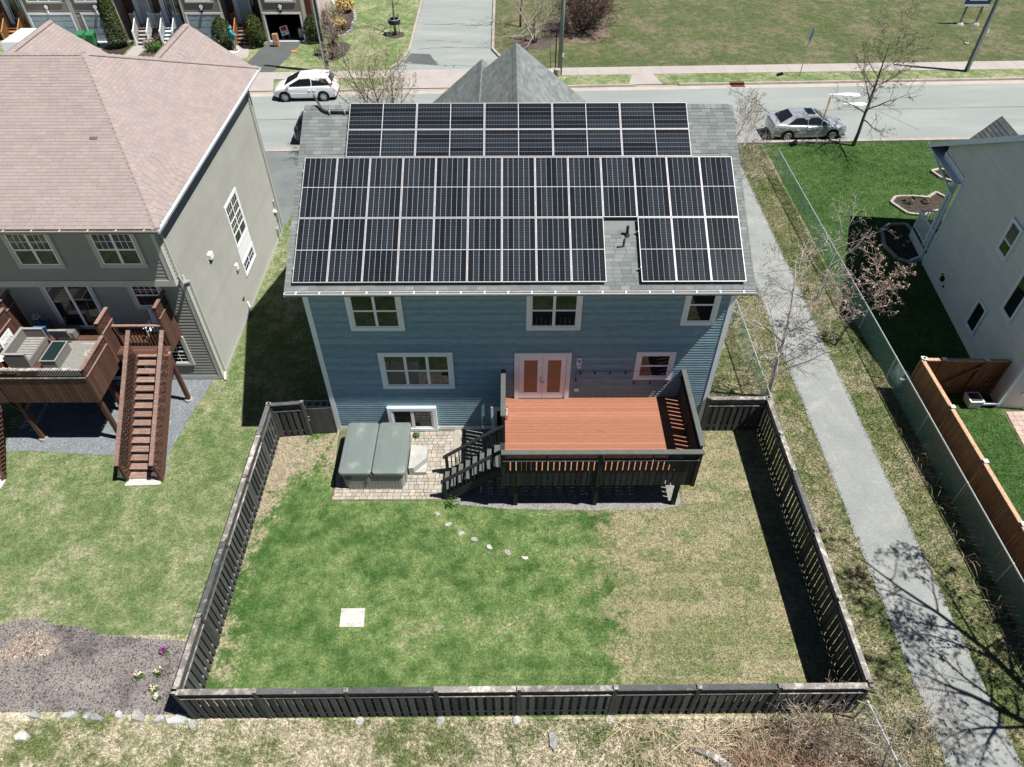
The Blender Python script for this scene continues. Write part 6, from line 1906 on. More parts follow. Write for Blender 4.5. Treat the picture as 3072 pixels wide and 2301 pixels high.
row_house("row house beside the tall cedar with white stair railings", -26.02, -22.7, -22.7, -20.2, -25.35, -23.0, (-21.5, -20.75), m_greydoor, 'shut', m_conc, m_vinyl, 0)
row_house("row house with a dark teal glazed door and grey railings", -17.9, -14.9, -20.2, -17.9, -17.6, -14.95 - 0.15, (-19.5, -18.85), m_bluedoor, 'shut', m_rtrim, m_rtrim, 1)
row_house("end row house with an open dark garage and pine stair rails", -12.05, -8.86, -14.9, -12.05, -11.82, -9.2, (-13.98, -13.15), m_greydoor, 'open', m_brownw, m_pine, 1)
EW = [o for o in bpy.data.objects if o.name.startswith('row_house')][-1]
O('end_wall', MB().box(-8.86, -8.40, 39.9, 41.0, GZ, 6.2), m_brick, EW)
O('end_siding', MB().box(-8.86, -8.42, 41.0, 49, GZ, 6.2), M("cream_render", (0.52, 0.45, 0.41), 0.8), EW)
O('end_corner_board', MB().box(-8.42, -8.36, 40.98, 41.14, GZ, 6.2), m_vinyl, EW)
RS = T('real_estate_sign', (-10.75, 39.7, GZ), "white and red lawn sign leaning in the open garage", 'sign')
FRS = Fr((-10.95, 39.65, GZ + 0.25), (0.93, 0.0, 0.25), (-0.2, 0.25, 0.9), (0, -1, 0.2))
O('sign_board', MB().fbox(FRS, 0, 0.62, 0, 0.62, 0, 0.02), m_sign, RS)
O('red_print', MB().fbox(FRS, 0.1, 0.5, 0.3, 0.56, 0.021, 0.024), m_redp, RS)
O('blue_print', MB().fbox(FRS, 0.08, 0.35, 0.08, 0.14, 0.021, 0.024).fbox(FRS, 0.3, 0.55, 0.17, 0.2, 0.021, 0.024), m_ink, RS)
O('sign_leg', MB().fbox(FRS, 0.04, 0.07, -0.3, 0.0, 0.0, 0.02).fbox(FRS, 0.55, 0.58, -0.3, 0.0, 0.0, 0.02), m_galv, RS)
GB = T('garage_box', (-9.6, 40.2, GZ), "grey storage box just inside the open garage", 'box')
O('box_body', MB().box(-9.75, -9.45, 40.0, 40.4, GZ, GZ + 0.62), m_rtrim, GB)
O('box_lid', MB().box(-9.77, -9.43, 39.98, 40.42, GZ + 0.62, GZ + 0.68), m_step, GB)
PBg = T('paper_bag', (-11.05, 38.25, GZ), "tall brown paper yard waste bag on the dark driveway", 'bag')
bg_ = MB()
bg_.hexa([(-11.28, 38.05, GZ), (-10.86, 38.05, GZ), (-10.86, 38.4, GZ), (-11.28, 38.4, GZ), (-11.24, 38.08, GZ + 0.86), (-10.9, 38.1, GZ + 0.92), (-10.88, 38.40, GZ + 0.90), (-11.25, 38.38, GZ + 0.88)])
O('bag_body', bg_, m_kraft, PBg)
O('bag_print', MB().box(-11.22, -10.95, 38.035, 38.06, GZ + 0.15, GZ + 0.4), M("pink_print", (0.5, 0.25, 0.2)), PBg)
OC = T('orange_slab', (-9.6, 37.2, GZ), "small orange paving slab on the lawn edge of the dark driveway", 'slab')
O('slab_top', MB().box(-9.75, -9.35, 37.0, 37.35, GZ, GZ + 0.05), M("orange_clay", (0.5, 0.17, 0.09)), OC)
for i, (x, lab) in enumerate(((-25.55, "green wheeled bin half hidden behind the beige roof peak"), (-24.8, "green wheeled bin standing right of the other bin"))):
    t = T('wheeled_bin', (x, 38.25, GZ), lab, 'bin', 'green wheeled bins')
    O('bin_body', MB().hexa([(x - 0.22, 38.0, GZ + 0.05), (x + 0.22, 38.0, GZ + 0.05), (x + 0.22, 38.4, GZ + 0.05), (x - 0.22, 38.4, GZ + 0.05), (x - 0.28, 37.95, GZ + 0.92), (x + 0.28, 37.95, GZ + 0.92), (x + 0.28, 38.55, GZ + 0.92), (x - 0.28, 38.55, GZ + 0.92)]), m_bin, t)
    O('bin_lid', MB().hexa([(x - 0.30, 37.9, GZ + 0.92), (x + 0.30, 37.9, GZ + 0.92), (x + 0.30, 38.6, GZ + 0.97), (x - 0.30, 38.6, GZ + 0.97), (x - 0.27, 37.95, GZ + 0.98), (x + 0.27, 37.95, GZ + 0.98), (x + 0.27, 38.6, GZ + 1.05), (x - 0.27, 38.6, GZ + 1.05)]), m_bin, t)
    for s in (-1, 1):
        O('wheel', MB().lathe((x + s * 0.24, 38.45, GZ + 0.1), [(0.1, -0.03), (0.1, 0.03)], 10, 'x'), m_tyre, t)
VN = T('parked_van', (-28.6, 36.4, GZ), "white van mostly hidden behind the beige roof at top left", 'van')
vb = MB()
vb.prism(Fr((-28.9, 0, GZ), (0, 1, 0), (0, 0, 1), (1, 0, 0)), [(34.0, 0.35), (38.2, 0.35), (38.3, 0.9), (37.6, 1.15), (37.0, 1.75), (34.1, 1.8)], 0, 1.75)
O('body', vb, m_carw, VN)
for x in (-28.85, -27.25):
    for y in (34.7, 37.4):
        O('wheel', MB().lathe((x, y, GZ + 0.32), [(0.32, -0.1), (0.32, 0.1)], 12, 'x'), m_tyre, VN)
YT = T('yard_lamp', (-18.55, 38.7, GZ), "round dark ornament with a pale disc in the mulch by the grey steps", 'ornament')
O('stand', MB().box(-18.6, -18.5, 38.65, 38.7, GZ, GZ + 0.55), m_blkmet, YT)
O('disc', MB().lathe((-18.55, 38.62, GZ + 0.5), [(0.17, 0), (0.17, 0.04)], 14, 'y'), m_rtrim, YT)
FPt = T('garden_ornament', (-8.2, 46.8, GZ), "white leaning bird ornament in the bed beside the end house", 'ornament')
O('ornament_body', MB().tube([(-8.15, 46.6, GZ + 0.35), (-8.4, 46.8, GZ + 0.75), (-8.6, 46.95, GZ + 1.1), (-8.72, 47.0, GZ + 1.3)], [0.05, 0.16, 0.1, 0.07], 8), m_vinyl, FPt)
O('ornament_leg', MB().tube([(-8.3, 46.75, GZ), (-8.35, 46.78, GZ + 0.6)], 0.02, 5), m_galv, FPt)
OB = T('garden_obelisk', (-7.45, 40.2, GZ), "black metal garden obelisk in the bed by the utility pole", 'trellis')
ob = MB()
for x, y in ((-7.75, 39.9), (-7.15, 39.9), (-7.15, 40.5), (-7.75, 40.5)):
    O('leg', MB().tube([(x, y, GZ), (x, y, GZ + 1.55), ((x - 7.45) / 2, (y + 40.2) / 2, GZ + 1.85), (-7.45, 40.2, GZ + 1.95)] if 0 else [(x, y, GZ), (x, y, GZ + 1.6), (-7.45 + (x + 7.45) * 0.5, 40.2 + (y - 40.2) * 0.5, GZ + 1.85)], 0.02, 5), m_blkmet, OB)
for z in (0.5, 1.05, 1.6):
    O('hoop', MB().bar((-7.75, 39.9, GZ + z), (-7.15, 39.9, GZ + z), 0.02, 0.02).bar((-7.15, 39.9, GZ + z), (-7.15, 40.5, GZ + z), 0.02, 0.02).bar((-7.15, 40.5, GZ + z), (-7.75, 40.5, GZ + z), 0.02, 0.02).bar((-7.75, 40.5, GZ + z), (-7.75, 39.9, GZ + z), 0.02, 0.02), m_blkmet, OB)
bs1 = bpy.data.objects['garden_bed']
WL['garden_bed'] = Vector((0, 0, 0))
r_ = random.Random(4)
for x, y in [p for p in blob(-7.35, 43.2, 1.45, 3.1, 60, 0.07, 5) if p[0] > -7.9 or p[1] < 41]:
    O('edging_stone', MB().prism(WF, blob(x, y, 0.13, 0.11, 7, 0.2, r_.randint(0, 99)), GZ, GZ + r_.uniform(0.06, 0.12)), m_stone, bs1)

# ------------------------------------------------------------------ poles and signs
def pole(label, x, y, r, lean, h, col, conduit=None, sign=None):
    t = T('utility_pole', (x, y, GZ), label, 'utility pole', 'utility poles along the far sidewalk')
    O('shaft', MB().tube([(x, y, 0), (x + lean * 0.5, y, GZ + h / 2), (x + lean, y, GZ + h)], [r, r * 0.85, r * 0.7], 12), col, t, smooth=True)
    if conduit:
        for dx in conduit:
            O('conduit', MB().tube([(x + dx, y - r - 0.03, 0), (x + dx + lean * 0.8, y - r * 0.85 - 0.03, GZ + h * 0.8)], 0.05, 6), m_galv if dx < 0 else m_blkplas, t)
    if sign:
        O('tag_plate', MB().box(x + r * 0.6, x + r * 0.6 + 0.14, y - r - 0.05, y - r - 0.03, GZ + sign, GZ + sign + 0.26), m_sign, t)
    return t
pole("grey utility pole with two conduits behind the white car", -6.4, 33.45, 0.165, -0.05, 9.5, m_pole, (-0.1, 0.08))
p3 = pole("greenish utility pole right of the front gable with a sleeve at its foot", 9.95, 32.85, 0.165, 0.05, 9.5, m_pole, None, 1.25)
O('pole_sleeve', MB().lathe((9.75, 32.6, 0), [(0.24, 0.0), (0.24, 0.55), (0.18, 0.58)], 12), m_curb, p3)
O('cable_guard', MB().tube([(9.62, 32.8, 0.5), (9.62, 32.8, 3.2)], 0.045, 6), m_blkplas, p3)
pole("dark leaning utility pole by the sidewalk at top right", 38.65, 33.25, 0.16, 0.02, 9.5, M("dark_utility_pole", (0.13, 0.15, 0.16), 0.85, 0.2, 0.15, 3, (4, 4, 0.4)), (-0.05,), 2.6)
def street_sign(label, x, y, z0, h, mat, size, ang, back):
    t = T('street_sign', (x, y, z0), label, 'sign')
    O('sign_post', MB().tube([(x, y, z0), (x, y, z0 + h)], 0.03, 6), m_galv, t)
    u = Vector((math.cos(ang), math.sin(ang), 0))
    n = Vector((math.sin(ang), -math.cos(ang), 0))
    F = Fr((x, y, z0 + h - size * 0.72), u, (0, 0, 1), n)
    s = size * 0.70
    O('sign_plate', MB().prism(F, [(0, -s), (s, 0), (0, s), (-s, 0)], 0.032, 0.04), mat, t)
    O('sign_back', MB().prism(F, [(0, -s), (s, 0), (0, s), (-s, 0)], 0.028, 0.0319), back, t)
    return t
street_sign("blue backed diamond sign on a thin post by the far sidewalk", 26.65, 32.45, GZ, 3.25, m_bluec, 0.75, 0.95, m_rtrim)
ys = street_sign("orange yellow diamond warning sign beside the silver car", 24.62, 22.25, 0.0, 3.0, m_yel, 0.66, 1.05, m_yel)
O('symbol', MB().fbox(Fr((24.62, 22.25, 2.57), (math.cos(1.05), math.sin(1.05), 0), (0, 0, 1), (math.sin(1.05), -math.cos(1.05), 0)), -0.07, 0.07, -0.2, 0.2, 0.041, 0.044), m_dark, ys)
BS = T('billboard', (43.0, 42.6, GZ), "dark blue site sign on two posts standing in the rough field", 'sign')
for x in (42.35, 43.6):
    O('post', MB().box(x - 0.06, x + 0.06, 42.5, 42.62, GZ, GZ + 3.1), m_cap, BS)
    O('footing', MB().lathe((x, 42.5, GZ), [(0.3, 0), (0.2, 0.12)], 8), m_wstone, BS)
O('sign_board', MB().box(42.0, 44.0, 42.44, 42.49, GZ + 1.35, GZ + 3.2), m_bluec, BS)
O('lower_strip', MB().box(42.0, 44.0, 42.43, 42.439, GZ + 1.35, GZ + 1.5), m_rtrim, BS)
bl = MB()
for i, (a, b) in enumerate(((42.3, 43.7), (42.5, 43.5), (42.35, 43.6))):
    bl.box(a, b, 42.43, 42.439, GZ + 1.75 + i * 0.2, GZ + 1.79 + i * 0.2)
O('print_line', bl, m_rtrim, BS)
FS_ = T('survey_stake', (41.0, 38.6, GZ), "thin leaning survey stake in the rough field", 'stake')
O('stake_rod', MB().tube([(41.0, 38.3, GZ), (41.5, 39.4, GZ + 0.9)], 0.03, 5), m_cap, FS_)
O('stake_base', MB().box(40.85, 41.15, 38.2, 38.5, GZ, GZ + 0.08), m_curb, FS_)
CB = T('catch_basin', (22.05, 31.15, 0), "rusty iron catch basin inlet in the far kerb", 'drain')
xa = 21.0
O('inlet_frame', MB().box(21.5, 22.5, Yf(22) - 0.01, Yf(22) + 0.26, 0.0, 0.15).box(21.55, 22.5, Yf(22) - 0.35, Yf(22) - 0.02, 0.005, 0.02), m_rust, CB)
for i in range(5):
    O('grate_bar', MB().box(21.6 + i * 0.18, 21.68 + i * 0.18, Yf(22) - 0.03, Yf(22) + 0.03, 0.0, 0.14), m_dark, CB)
MH = T('manhole_cover', (18.6, 28.9, 0), "round iron manhole cover in the road behind the roof ridge", 'manhole cover')
O('cover_rim', MB().lathe((16.2, 27.6, 0.001), [(0.36, 0), (0.36, 0.007), (0.30, 0.007)], 18, cap=False), m_seal, MH)
O('cover_plate', MB().lathe((16.2, 27.6, 0.001), [(0.30, 0), (0.30, 0.006)], 18), m_conc, MH)

# ------------------------------------------------------------------ cars
def loft(mb, rings):
    n = len(rings[0])
    i0 = len(mb.v)
    for r in rings:
        mb.v += [tuple(p) for p in r]
    for k in range(len(rings) - 1):
        for j in range(n):
            j2 = (j + 1) % n
            mb.f.append((i0 + k * n + j, i0 + k * n + j2, i0 + (k + 1) * n + j2, i0 + (k + 1) * n + j))
    mb.f.append(tuple(i0 + j for j in range(n)))
    mb.f.append(tuple(i0 + (len(rings) - 1) * n + j for j in range(n - 1, -1, -1)))
    return mb
def car(label, paint, loc, rz, stations, gh, wx, wr, cat='car', sunroof=False, hatch=False):
    """stations: (x, z bottom, z shoulder, z top, half width, half width top). gh: greenhouse (x rear base, x rear roof, x front roof, x front base, z belt rear, z belt front, z roof, half width belt, half width roof)"""
    t = T('parked_car', loc, label, cat, 'cars parked along the street', rz)
    mb = MB()
    rings = []
    for x, zb, zs, zt, w, wt in stations:
        zm = zb + (zs - zb) * 0.5
        half = [(w * 0.82, zb), (w * 0.95, zb + 0.05), (w * 0.985, zm), (w, zs - 0.10), (w * 0.97, zs), (wt, zt), (wt * 0.5, zt + 0.015)]
        rings.append([(x, a, z) for a, z in half] + [(x, -a, z) for a, z in reversed(half)])
    loft(mb, rings)
    body = O('body', mb, paint, t, local=True, smooth=True)
    body.modifiers.new('edge', 'EDGE_SPLIT').split_angle = math.radians(38)
    xr0, xr1, xf1, xf0, zbr, zbf, zr, wb, wr_ = gh
    g = MB()
    rings = []
    xm = (xr1 + xf1) / 2
    for x, zlo, w0, zhi, w1 in ((xr0, zbr - 0.02, wb * 0.9, zbr + 0.0, wb * 0.78), (xr1 - (xr1 - xr0) * 0.45, zbr - 0.02, wb, zbr + (zr - zbr) * 0.54, wr_ * 1.02), (xr1, zbr - 0.02, wb, zr - 0.045, wr_), (xm, (zbr + zbf) / 2 - 0.02, wb, zr, wr_ * 1.02), (xf1, zbf - 0.02, wb, zr - 0.05, wr_), (xf1 + (xf0 - xf1) * 0.5, zbf - 0.02, wb, zbf + (zr - zbf) * 0.48, wr_ * 1.0), (xf0, zbf - 0.02, wb * 0.92, zbf, wb * 0.78)):
        rings.append([(x, w0, zlo), (x, w1, zhi - 0.015), (x, w1 * 0.8, zhi + 0.012), (x, -w1 * 0.8, zhi + 0.012), (x, -w1, zhi - 0.015), (x, -w0, zlo)])
    loft(g, rings)
    gho = O('cabin', g, paint, t, local=True, smooth=True)
    gho.modifiers.new('edge', 'EDGE_SPLIT').split_angle = math.radians(35)
    # glass, sitting just proud of the cabin skin
    def slab(name, P, n, mat, par, th=0.006):
        n = Vector(n).normalized() * th
        m_ = MB()
        P = [Vector(p) for p in P]
        k = len(P)
        m_.v = [tuple(p) for p in P] + [tuple(p + n) for p in P]
        m_.f = [tuple(range(k - 1, -1, -1)), tuple(range(k, 2 * k))] + [(i, (i + 1) % k, k + (i + 1) % k, k + i) for i in range(k)]
        return O(name, m_, mat, par, local=True)
    dz = zr - zbf
    dzr = zr - zbr
    yf = lambda f: wb * 0.80 + (wr_ * 0.80 - wb * 0.80) * f
    a, b = 0.10, 0.94
    nf = Vector((dz, 0, xf0 - xf1)).normalized()
    nr_ = Vector((-dzr, 0, xr1 - xr0)).normalized()
    def onf(f): return xf0 + (xf1 - xf0) * f, zbf + (dz - 0.035) * f
    def onr(f): return xr0 + (xr1 - xr0) * f, zbr + (dzr - 0.03) * f
    (x1, z1), (x2, z2) = onf(a), onf(b)
    o1 = nf * 0.035
    slab('windscreen', [Vector((x1, -yf(a), z1)) + o1, Vector((x1, yf(a), z1)) + o1, Vector((x2, yf(b), z2)) + o1, Vector((x2, -yf(b), z2)) + o1], nf, m_dglass, t)
    (x1, z1), (x2, z2) = onr(0.16 if not hatch else 0.3), onr(0.92)
    o1 = nr_ * 0.035
    slab('rear_window', [Vector((x1, yf(a), z1)) + o1, Vector((x1, -yf(a), z1)) + o1, Vector((x2, -yf(b), z2)) + o1, Vector((x2, yf(b), z2)) + o1], nr_, m_dglass, t)
    for s in (1, -1):
        nn = Vector((0, s, 0.35))
        def sp(x, f, zb_):
            z = zb_ + (zr - 0.07 - zb_) * f
            return Vector((x, s * (wb + (wr_ - wb) * f + 0.012), z))
        xa, xb = xr0 + (xr1 - xr0) * (0.62 if not hatch else 0.5), xf0 - (xf0 - xf1) * 0.22
        xmid = xr1 * 0.42 + xf1 * 0.58
        slab('side_window', [sp(xa, 0.12, zbr), sp(xmid - 0.03, 0.10, (zbr + zbf) / 2), sp(xmid - 0.03, 0.93, (zbr + zbf) / 2), sp(xr1 + 0.12, 0.86, zbr)], nn, m_dglass, t)
        slab('side_window', [sp(xmid + 0.03, 0.10, (zbr + zbf) / 2), sp(xb, 0.08, zbf), sp(xf1 - 0.02, 0.86, zbf), sp(xmid + 0.03, 0.93, (zbr + zbf) / 2)], nn, m_dglass, t)
        w = stations[len(stations) // 2][4]
        zsl = stations[len(stations) // 2][2]
        for d0, d1 in ((wx[0] + wr + 0.06, xmid - 0.01), (xmid + 0.01, wx[1] - wr - 0.06)):
            dm = O('door', MB().box(d0, d1, *sorted((s * w * 0.95, s * (w + 0.006))), 0.36, zsl - 0.1), paint, t, local=True)
            O('door_handle', MB().box(d0 + 0.06, d0 + 0.26, *sorted((s * w, s * (w + 0.035))), zsl - 0.19, zsl - 0.155), m_alu if paint is m_cars else paint, dm, local=True)
        O('side_moulding', MB().box(wx[0] + wr + 0.08, wx[1] - wr - 0.08, *sorted((s * w, s * (w + 0.016))), 0.50, 0.53), m_alu if paint is m_cars else paint, t, local=True)
        mr = MB().box(xf0 - 0.42, xf0 - 0.26, *sorted((s * (wb + 0.03), s * (wb + 0.22))), zbf + 0.02, zbf + 0.16)
        O('mirror', mr, paint, t, local=True)
        for x in wx:
            O('wheel_arch', MB().lathe((x, s * (w * 0.86), wr), [(wr + 0.07, -0.16 if s > 0 else -w * 0.14 - 0.012), (wr + 0.07, w * 0.14 + 0.012 if s > 0 else 0.16)], 20, 'y'), m_dark, t, local=True)
            ty = O('wheel', MB().lathe((x, s * (w - 0.10), wr), [(wr * 0.6, -0.1), (wr * 0.96, -0.11), (wr, -0.07), (wr, 0.08), (wr * 0.96, 0.118), (wr * 0.66, 0.122)], 22, 'y'), m_tyre, t, local=True)
            rm = MB()
            yo = s * (w - 0.10) + s * 0.124
            c = Vector((x, yo, wr))
            rm.lathe(c, [(wr * 0.60, -0.02), (wr * 0.66, 0.004 * s), (wr * 0.60, 0.006 * s)], 20, 'y', cap=False)
            rm.lathe(c, [(wr * 0.16, -0.02), (wr * 0.16, 0.004 * s)], 10, 'y')
            for k in range(7):
                an = k * 2 * PI / 7
                dv = Vector((math.cos(an), 0, math.sin(an)))
                rm.bar(c + dv * wr * 0.12, c + dv * wr * 0.62, 0.012, wr * 0.2, Vector((-math.sin(an), 0, math.cos(an))))
            O('rim', rm, m_rim, ty, local=True)
    first, last = stations[0], stations[-1]
    xb_, xe_ = first[0], last[0]
    for s in (1, -1):
        st = stations[1]
        wl_ = st[4]
        if hatch:
            O('tail_lamp', MB().hexa([(xb_ + 0.02, s * 0.62, 0.86), (xb_ + 0.30, s * (wl_ + 0.0), 0.88), (xb_ + 0.34, s * (wl_ - 0.02), 1.18), (xb_ + 0.14, s * 0.66, 1.12), (xb_ + 0.0, s * 0.63, 0.86), (xb_ + 0.28, s * (wl_ + 0.02), 0.88), (xb_ + 0.32, s * (wl_ + 0.0), 1.18), (xb_ + 0.12, s * 0.67, 1.12)]), m_redl, t, local=True)
        else:
            O('tail_lamp', MB().hexa([(xb_ + 0.02, s * 0.52, 0.72), (xb_ + 0.26, s * (wl_ + 0.012), 0.72), (xb_ + 0.34, s * (wl_ + 0.012), 0.88), (xb_ + 0.06, s * 0.50, 0.88), (xb_ - 0.015, s * 0.52, 0.72), (xb_ + 0.22, s * (wl_ + 0.03), 0.72), (xb_ + 0.30, s * (wl_ + 0.03), 0.88), (xb_ + 0.02, s * 0.50, 0.88)]), m_redl, t, local=True)
        st = stations[-2]
        O('head_lamp', MB().hexa([(xe_ - 0.02, s * 0.45, 0.58), (xe_ - 0.42, s * (st[4] + 0.0), 0.66), (xe_ - 0.50, s * (st[4] - 0.02), 0.80), (xe_ - 0.14, s * 0.44, 0.70), (xe_ + 0.015, s * 0.46, 0.58), (xe_ - 0.38, s * (st[4] + 0.02), 0.66), (xe_ - 0.46, s * (st[4] + 0.0), 0.80), (xe_ - 0.11, s * 0.45, 0.72)]), m_headl, t, local=True)
    O('grille', MB().box(xe_ - 0.03, xe_ + 0.012, -0.4, 0.4, 0.34, 0.5), m_dark, t, local=True)
    O('lower_trim', MB().box(xb_ + 0.02, xe_ - 0.05, -first[4] * 0.98, first[4] * 0.98, 0.18, 0.24), m_blkplas, t, local=True)
    O('number_plate', MB().box(xb_ - 0.012, xb_ + 0.02, -0.16, 0.16, 0.56 if not hatch else 0.72, 0.72 if not hatch else 0.86), m_sign, t, local=True)
    if sunroof:
        O('sunroof', MB().box(xf1 - 0.62, xf1 - 0.14, -0.40, 0.40, zr - 0.01, zr + 0.012), m_dglass, t, local=True)
    return t
hatch_st = [(-2.06, 0.34, 0.72, 0.80, 0.70, 0.62), (-1.98, 0.24, 0.92, 1.0, 0.80, 0.72), (-1.6, 0.2, 0.98, 1.02, 0.845, 0.74), (-0.6, 0.18, 0.95, 1.0, 0.85, 0.74), (0.6, 0.18, 0.92, 0.96, 0.85, 0.74), (1.3, 0.2, 0.86, 0.93, 0.84, 0.70), (1.75, 0.22, 0.74, 0.82, 0.80, 0.62), (2.0, 0.26, 0.58, 0.66, 0.68, 0.50), (2.07, 0.34, 0.5, 0.54, 0.58, 0.42)]
sedan_st = [(-2.31, 0.38, 0.74, 0.86, 0.66, 0.60), (-2.24, 0.28, 0.90, 0.99, 0.80, 0.72), (-1.75, 0.22, 0.93, 1.03, 0.87, 0.74), (-1.0, 0.19, 0.91, 0.98, 0.88, 0.74), (0.3, 0.18, 0.88, 0.94, 0.88, 0.74), (1.1, 0.2, 0.85, 0.93, 0.87, 0.72), (1.75, 0.22, 0.77, 0.85, 0.83, 0.66), (2.15, 0.26, 0.62, 0.70, 0.72, 0.52), (2.31, 0.34, 0.52, 0.56, 0.58, 0.42)]
car("white hatchback parked along the far kerb with its red tail lamp to the right", m_carw, (-7.02, 29.52, 0), PI + 0.03, hatch_st, (-1.98, -1.62, 0.22, 1.32, 1.0, 0.95, 1.53, 0.80, 0.62), (-1.22, 1.30), 0.315, hatch=True)
car("silver sedan with a sunroof parked along the near kerb under the bare street tree", m_cars, (24.42, 23.82, 0), 0.045, sedan_st, (-1.98, -1.12, 0.32, 1.22, 1.0, 0.94, 1.46, 0.80, 0.60), (-1.36, 1.36), 0.325, sunroof=True)
car("dark blue car mostly hidden behind the left roof corner of the blue house", m_card, (-4.32, 23.45, 0), 0.03, hatch_st, (-1.98, -1.62, 0.22, 1.32, 1.0, 0.95, 1.53, 0.80, 0.62), (-1.22, 1.30), 0.315, hatch=True)
car("dark car on the side road cut by the top picture edge", m_card, (3.9, 52.2, GZ), PI / 2, sedan_st, (-1.98, -1.12, 0.32, 1.22, 1.0, 0.94, 1.46, 0.80, 0.60), (-1.36, 1.36), 0.325)

# ------------------------------------------------------------------ person in a teal jacket
def skin_body(name, verts, edges, radii, mat, par, root=0, sub=1):
    me = bpy.data.meshes.new(name)
    me.from_pydata(verts, edges, [])
    me.materials.append(mat)
    o = bpy.data.objects.new(name, me)
    COL.objects.link(o)
    o.parent = par
    o.modifiers.new('skin', 'SKIN')
    if not me.skin_vertices:
        me.skin_vertices.new() if hasattr(me.skin_vertices, 'new') else None
    lay = me.skin_vertices[0].data
    for i, r in enumerate(radii):
        lay[i].radius = r if isinstance(r, tuple) else (r, r)
        lay[i].use_root = (i == root)
    ss = o.modifiers.new('smooth', 'SUBSURF')
    ss.levels = ss.render_levels = sub
    return o
PE = T('person', (-14.05, 37.45, GZ), "person in a teal hooded jacket and grey trousers leaning to the shrub by the steps", 'person', rz=0.5)
bv = [(0, 0, 0.92), (0.03, 0, 1.10), (0.05, 0, 1.30), (0.07, 0, 1.42), (0.10, 0, 1.50), (0.13, 0, 1.60), (0.14, 0, 1.68),
      (0.05, 0.18, 1.36), (0.12, 0.28, 1.12), (0.34, 0.24, 1.02), (0.05, -0.18, 1.36), (0.16, -0.26, 1.14), (0.38, -0.18, 1.08),
      (0, 0.10, 0.86), (0.02, 0.13, 0.48), (-0.02, 0.15, 0.08), (0.12, 0.16, 0.04), (0, -0.10, 0.86), (0.08, -0.14, 0.48), (0.06, -0.16, 0.08), (0.20, -0.17, 0.04)]
be = [(0, 1), (1, 2), (2, 3), (3, 4), (4, 5), (5, 6), (2, 7), (7, 8), (8, 9), (2, 10), (10, 11), (11, 12), (0, 13), (13, 14), (14, 15), (15, 16), (0, 17), (17, 18), (18, 19), (19, 20)]
brd = [(0.13, 0.16), (0.12, 0.15), (0.13, 0.17), 0.07, 0.06, 0.095, 0.075, 0.065, 0.05, 0.038, 0.065, 0.05, 0.038, 0.09, 0.065, 0.045, 0.035, 0.09, 0.065, 0.045, 0.035]
skin_body('body', bv, be, brd, m_skin, PE)
jv = [(0, 0, 0.84), (0.03, 0, 1.08), (0.05, 0, 1.30), (0.06, 0, 1.42), (0.05, 0.20, 1.36), (0.12, 0.30, 1.12), (0.31, 0.26, 1.03), (0.05, -0.20, 1.36), (0.16, -0.28, 1.14), (0.34, -0.20, 1.09)]
skin_body('jacket', jv, [(0, 1), (1, 2), (2, 3), (2, 4), (4, 5), (5, 6), (2, 7), (7, 8), (8, 9)], [(0.19, 0.22), (0.17, 0.2), (0.17, 0.21), 0.12, 0.095, 0.08, 0.06, 0.095, 0.08, 0.06], m_teal, PE, 1)
skin_body('hood', [(0.02, 0, 1.44), (0.03, 0, 1.56), (0.09, 0, 1.69)], [(0, 1), (1, 2)], [(0.12, 0.13), (0.12, 0.13), (0.10, 0.11)], m_teal, PE, 0)
skin_body('trousers', [(0, 0, 0.92), (0, 0.10, 0.84), (0.02, 0.13, 0.48), (-0.02, 0.15, 0.10), (0, -0.10, 0.84), (0.08, -0.14, 0.48), (0.06, -0.16, 0.10)], [(0, 1), (1, 2), (2, 3), (0, 4), (4, 5), (5, 6)], [(0.15, 0.18), 0.115, 0.085, 0.07, 0.115, 0.085, 0.07], m_jean, PE, 0)
for s in (1, -1):
    o = skin_body('shoe', [(-0.06 + 0.04 * (s < 0), 0.15 * s, 0.05), (0.06 + 0.08 * (s < 0), 0.16 * s, 0.05), (0.15 + 0.08 * (s < 0), 0.165 * s, 0.04)], [(0, 1), (1, 2)], [0.05, 0.055, 0.045], m_blkplas, PE, 0)
skin_body('hair', [(0.13, 0, 1.70), (0.16, 0, 1.74)], [(0, 1)], [(0.085, 0.085), (0.06, 0.07)], m_hair, PE, 0)
for k, (yy, c) in enumerate(((0.035, m_dark), (-0.035, m_dark))):
    O('eye', MB().lathe((0.222, yy, 1.615), [(0.0, -0.012), (0.012, 0.0), (0.0, 0.012)], 6, cap=False), c, PE, local=True)
O('nose', MB().hexa([(0.21, -0.015, 1.56), (0.21, 0.015, 1.56), (0.21, 0.008, 1.60), (0.21, -0.008, 1.60), (0.25, -0.012, 1.565), (0.25, 0.012, 1.565), (0.228, 0.006, 1.60), (0.228, -0.006, 1.60)]), m_skin, PE, local=True)
for s, (hx, hy, hz) in ((1, (0.36, 0.24, 1.015)), (-1, (0.40, -0.175, 1.075))):
    for k in range(4):
        dy = (k - 1.5) * 0.018
        skin_body('finger', [(hx, hy + dy, hz), (hx + 0.05, hy + dy, hz - 0.01), (hx + 0.075 + 0.01 * (k in (1, 2)), hy + dy, hz - 0.04)], [(0, 1), (1, 2)], [0.010, 0.009, 0.007], m_skin, PE, 0, 1)
    skin_body('thumb', [(hx - 0.01, hy - 0.02 * s, hz), (hx + 0.02, hy - 0.05 * s, hz + 0.01), (hx + 0.05, hy - 0.05 * s, hz)], [(0, 1), (1, 2)], [0.011, 0.010, 0.008], m_skin, PE, 0, 1)
DS = T('drop_sheet', (-14.3, 37.0, GZ), "pale cloth spread on the walk under the person's feet", 'cloth')
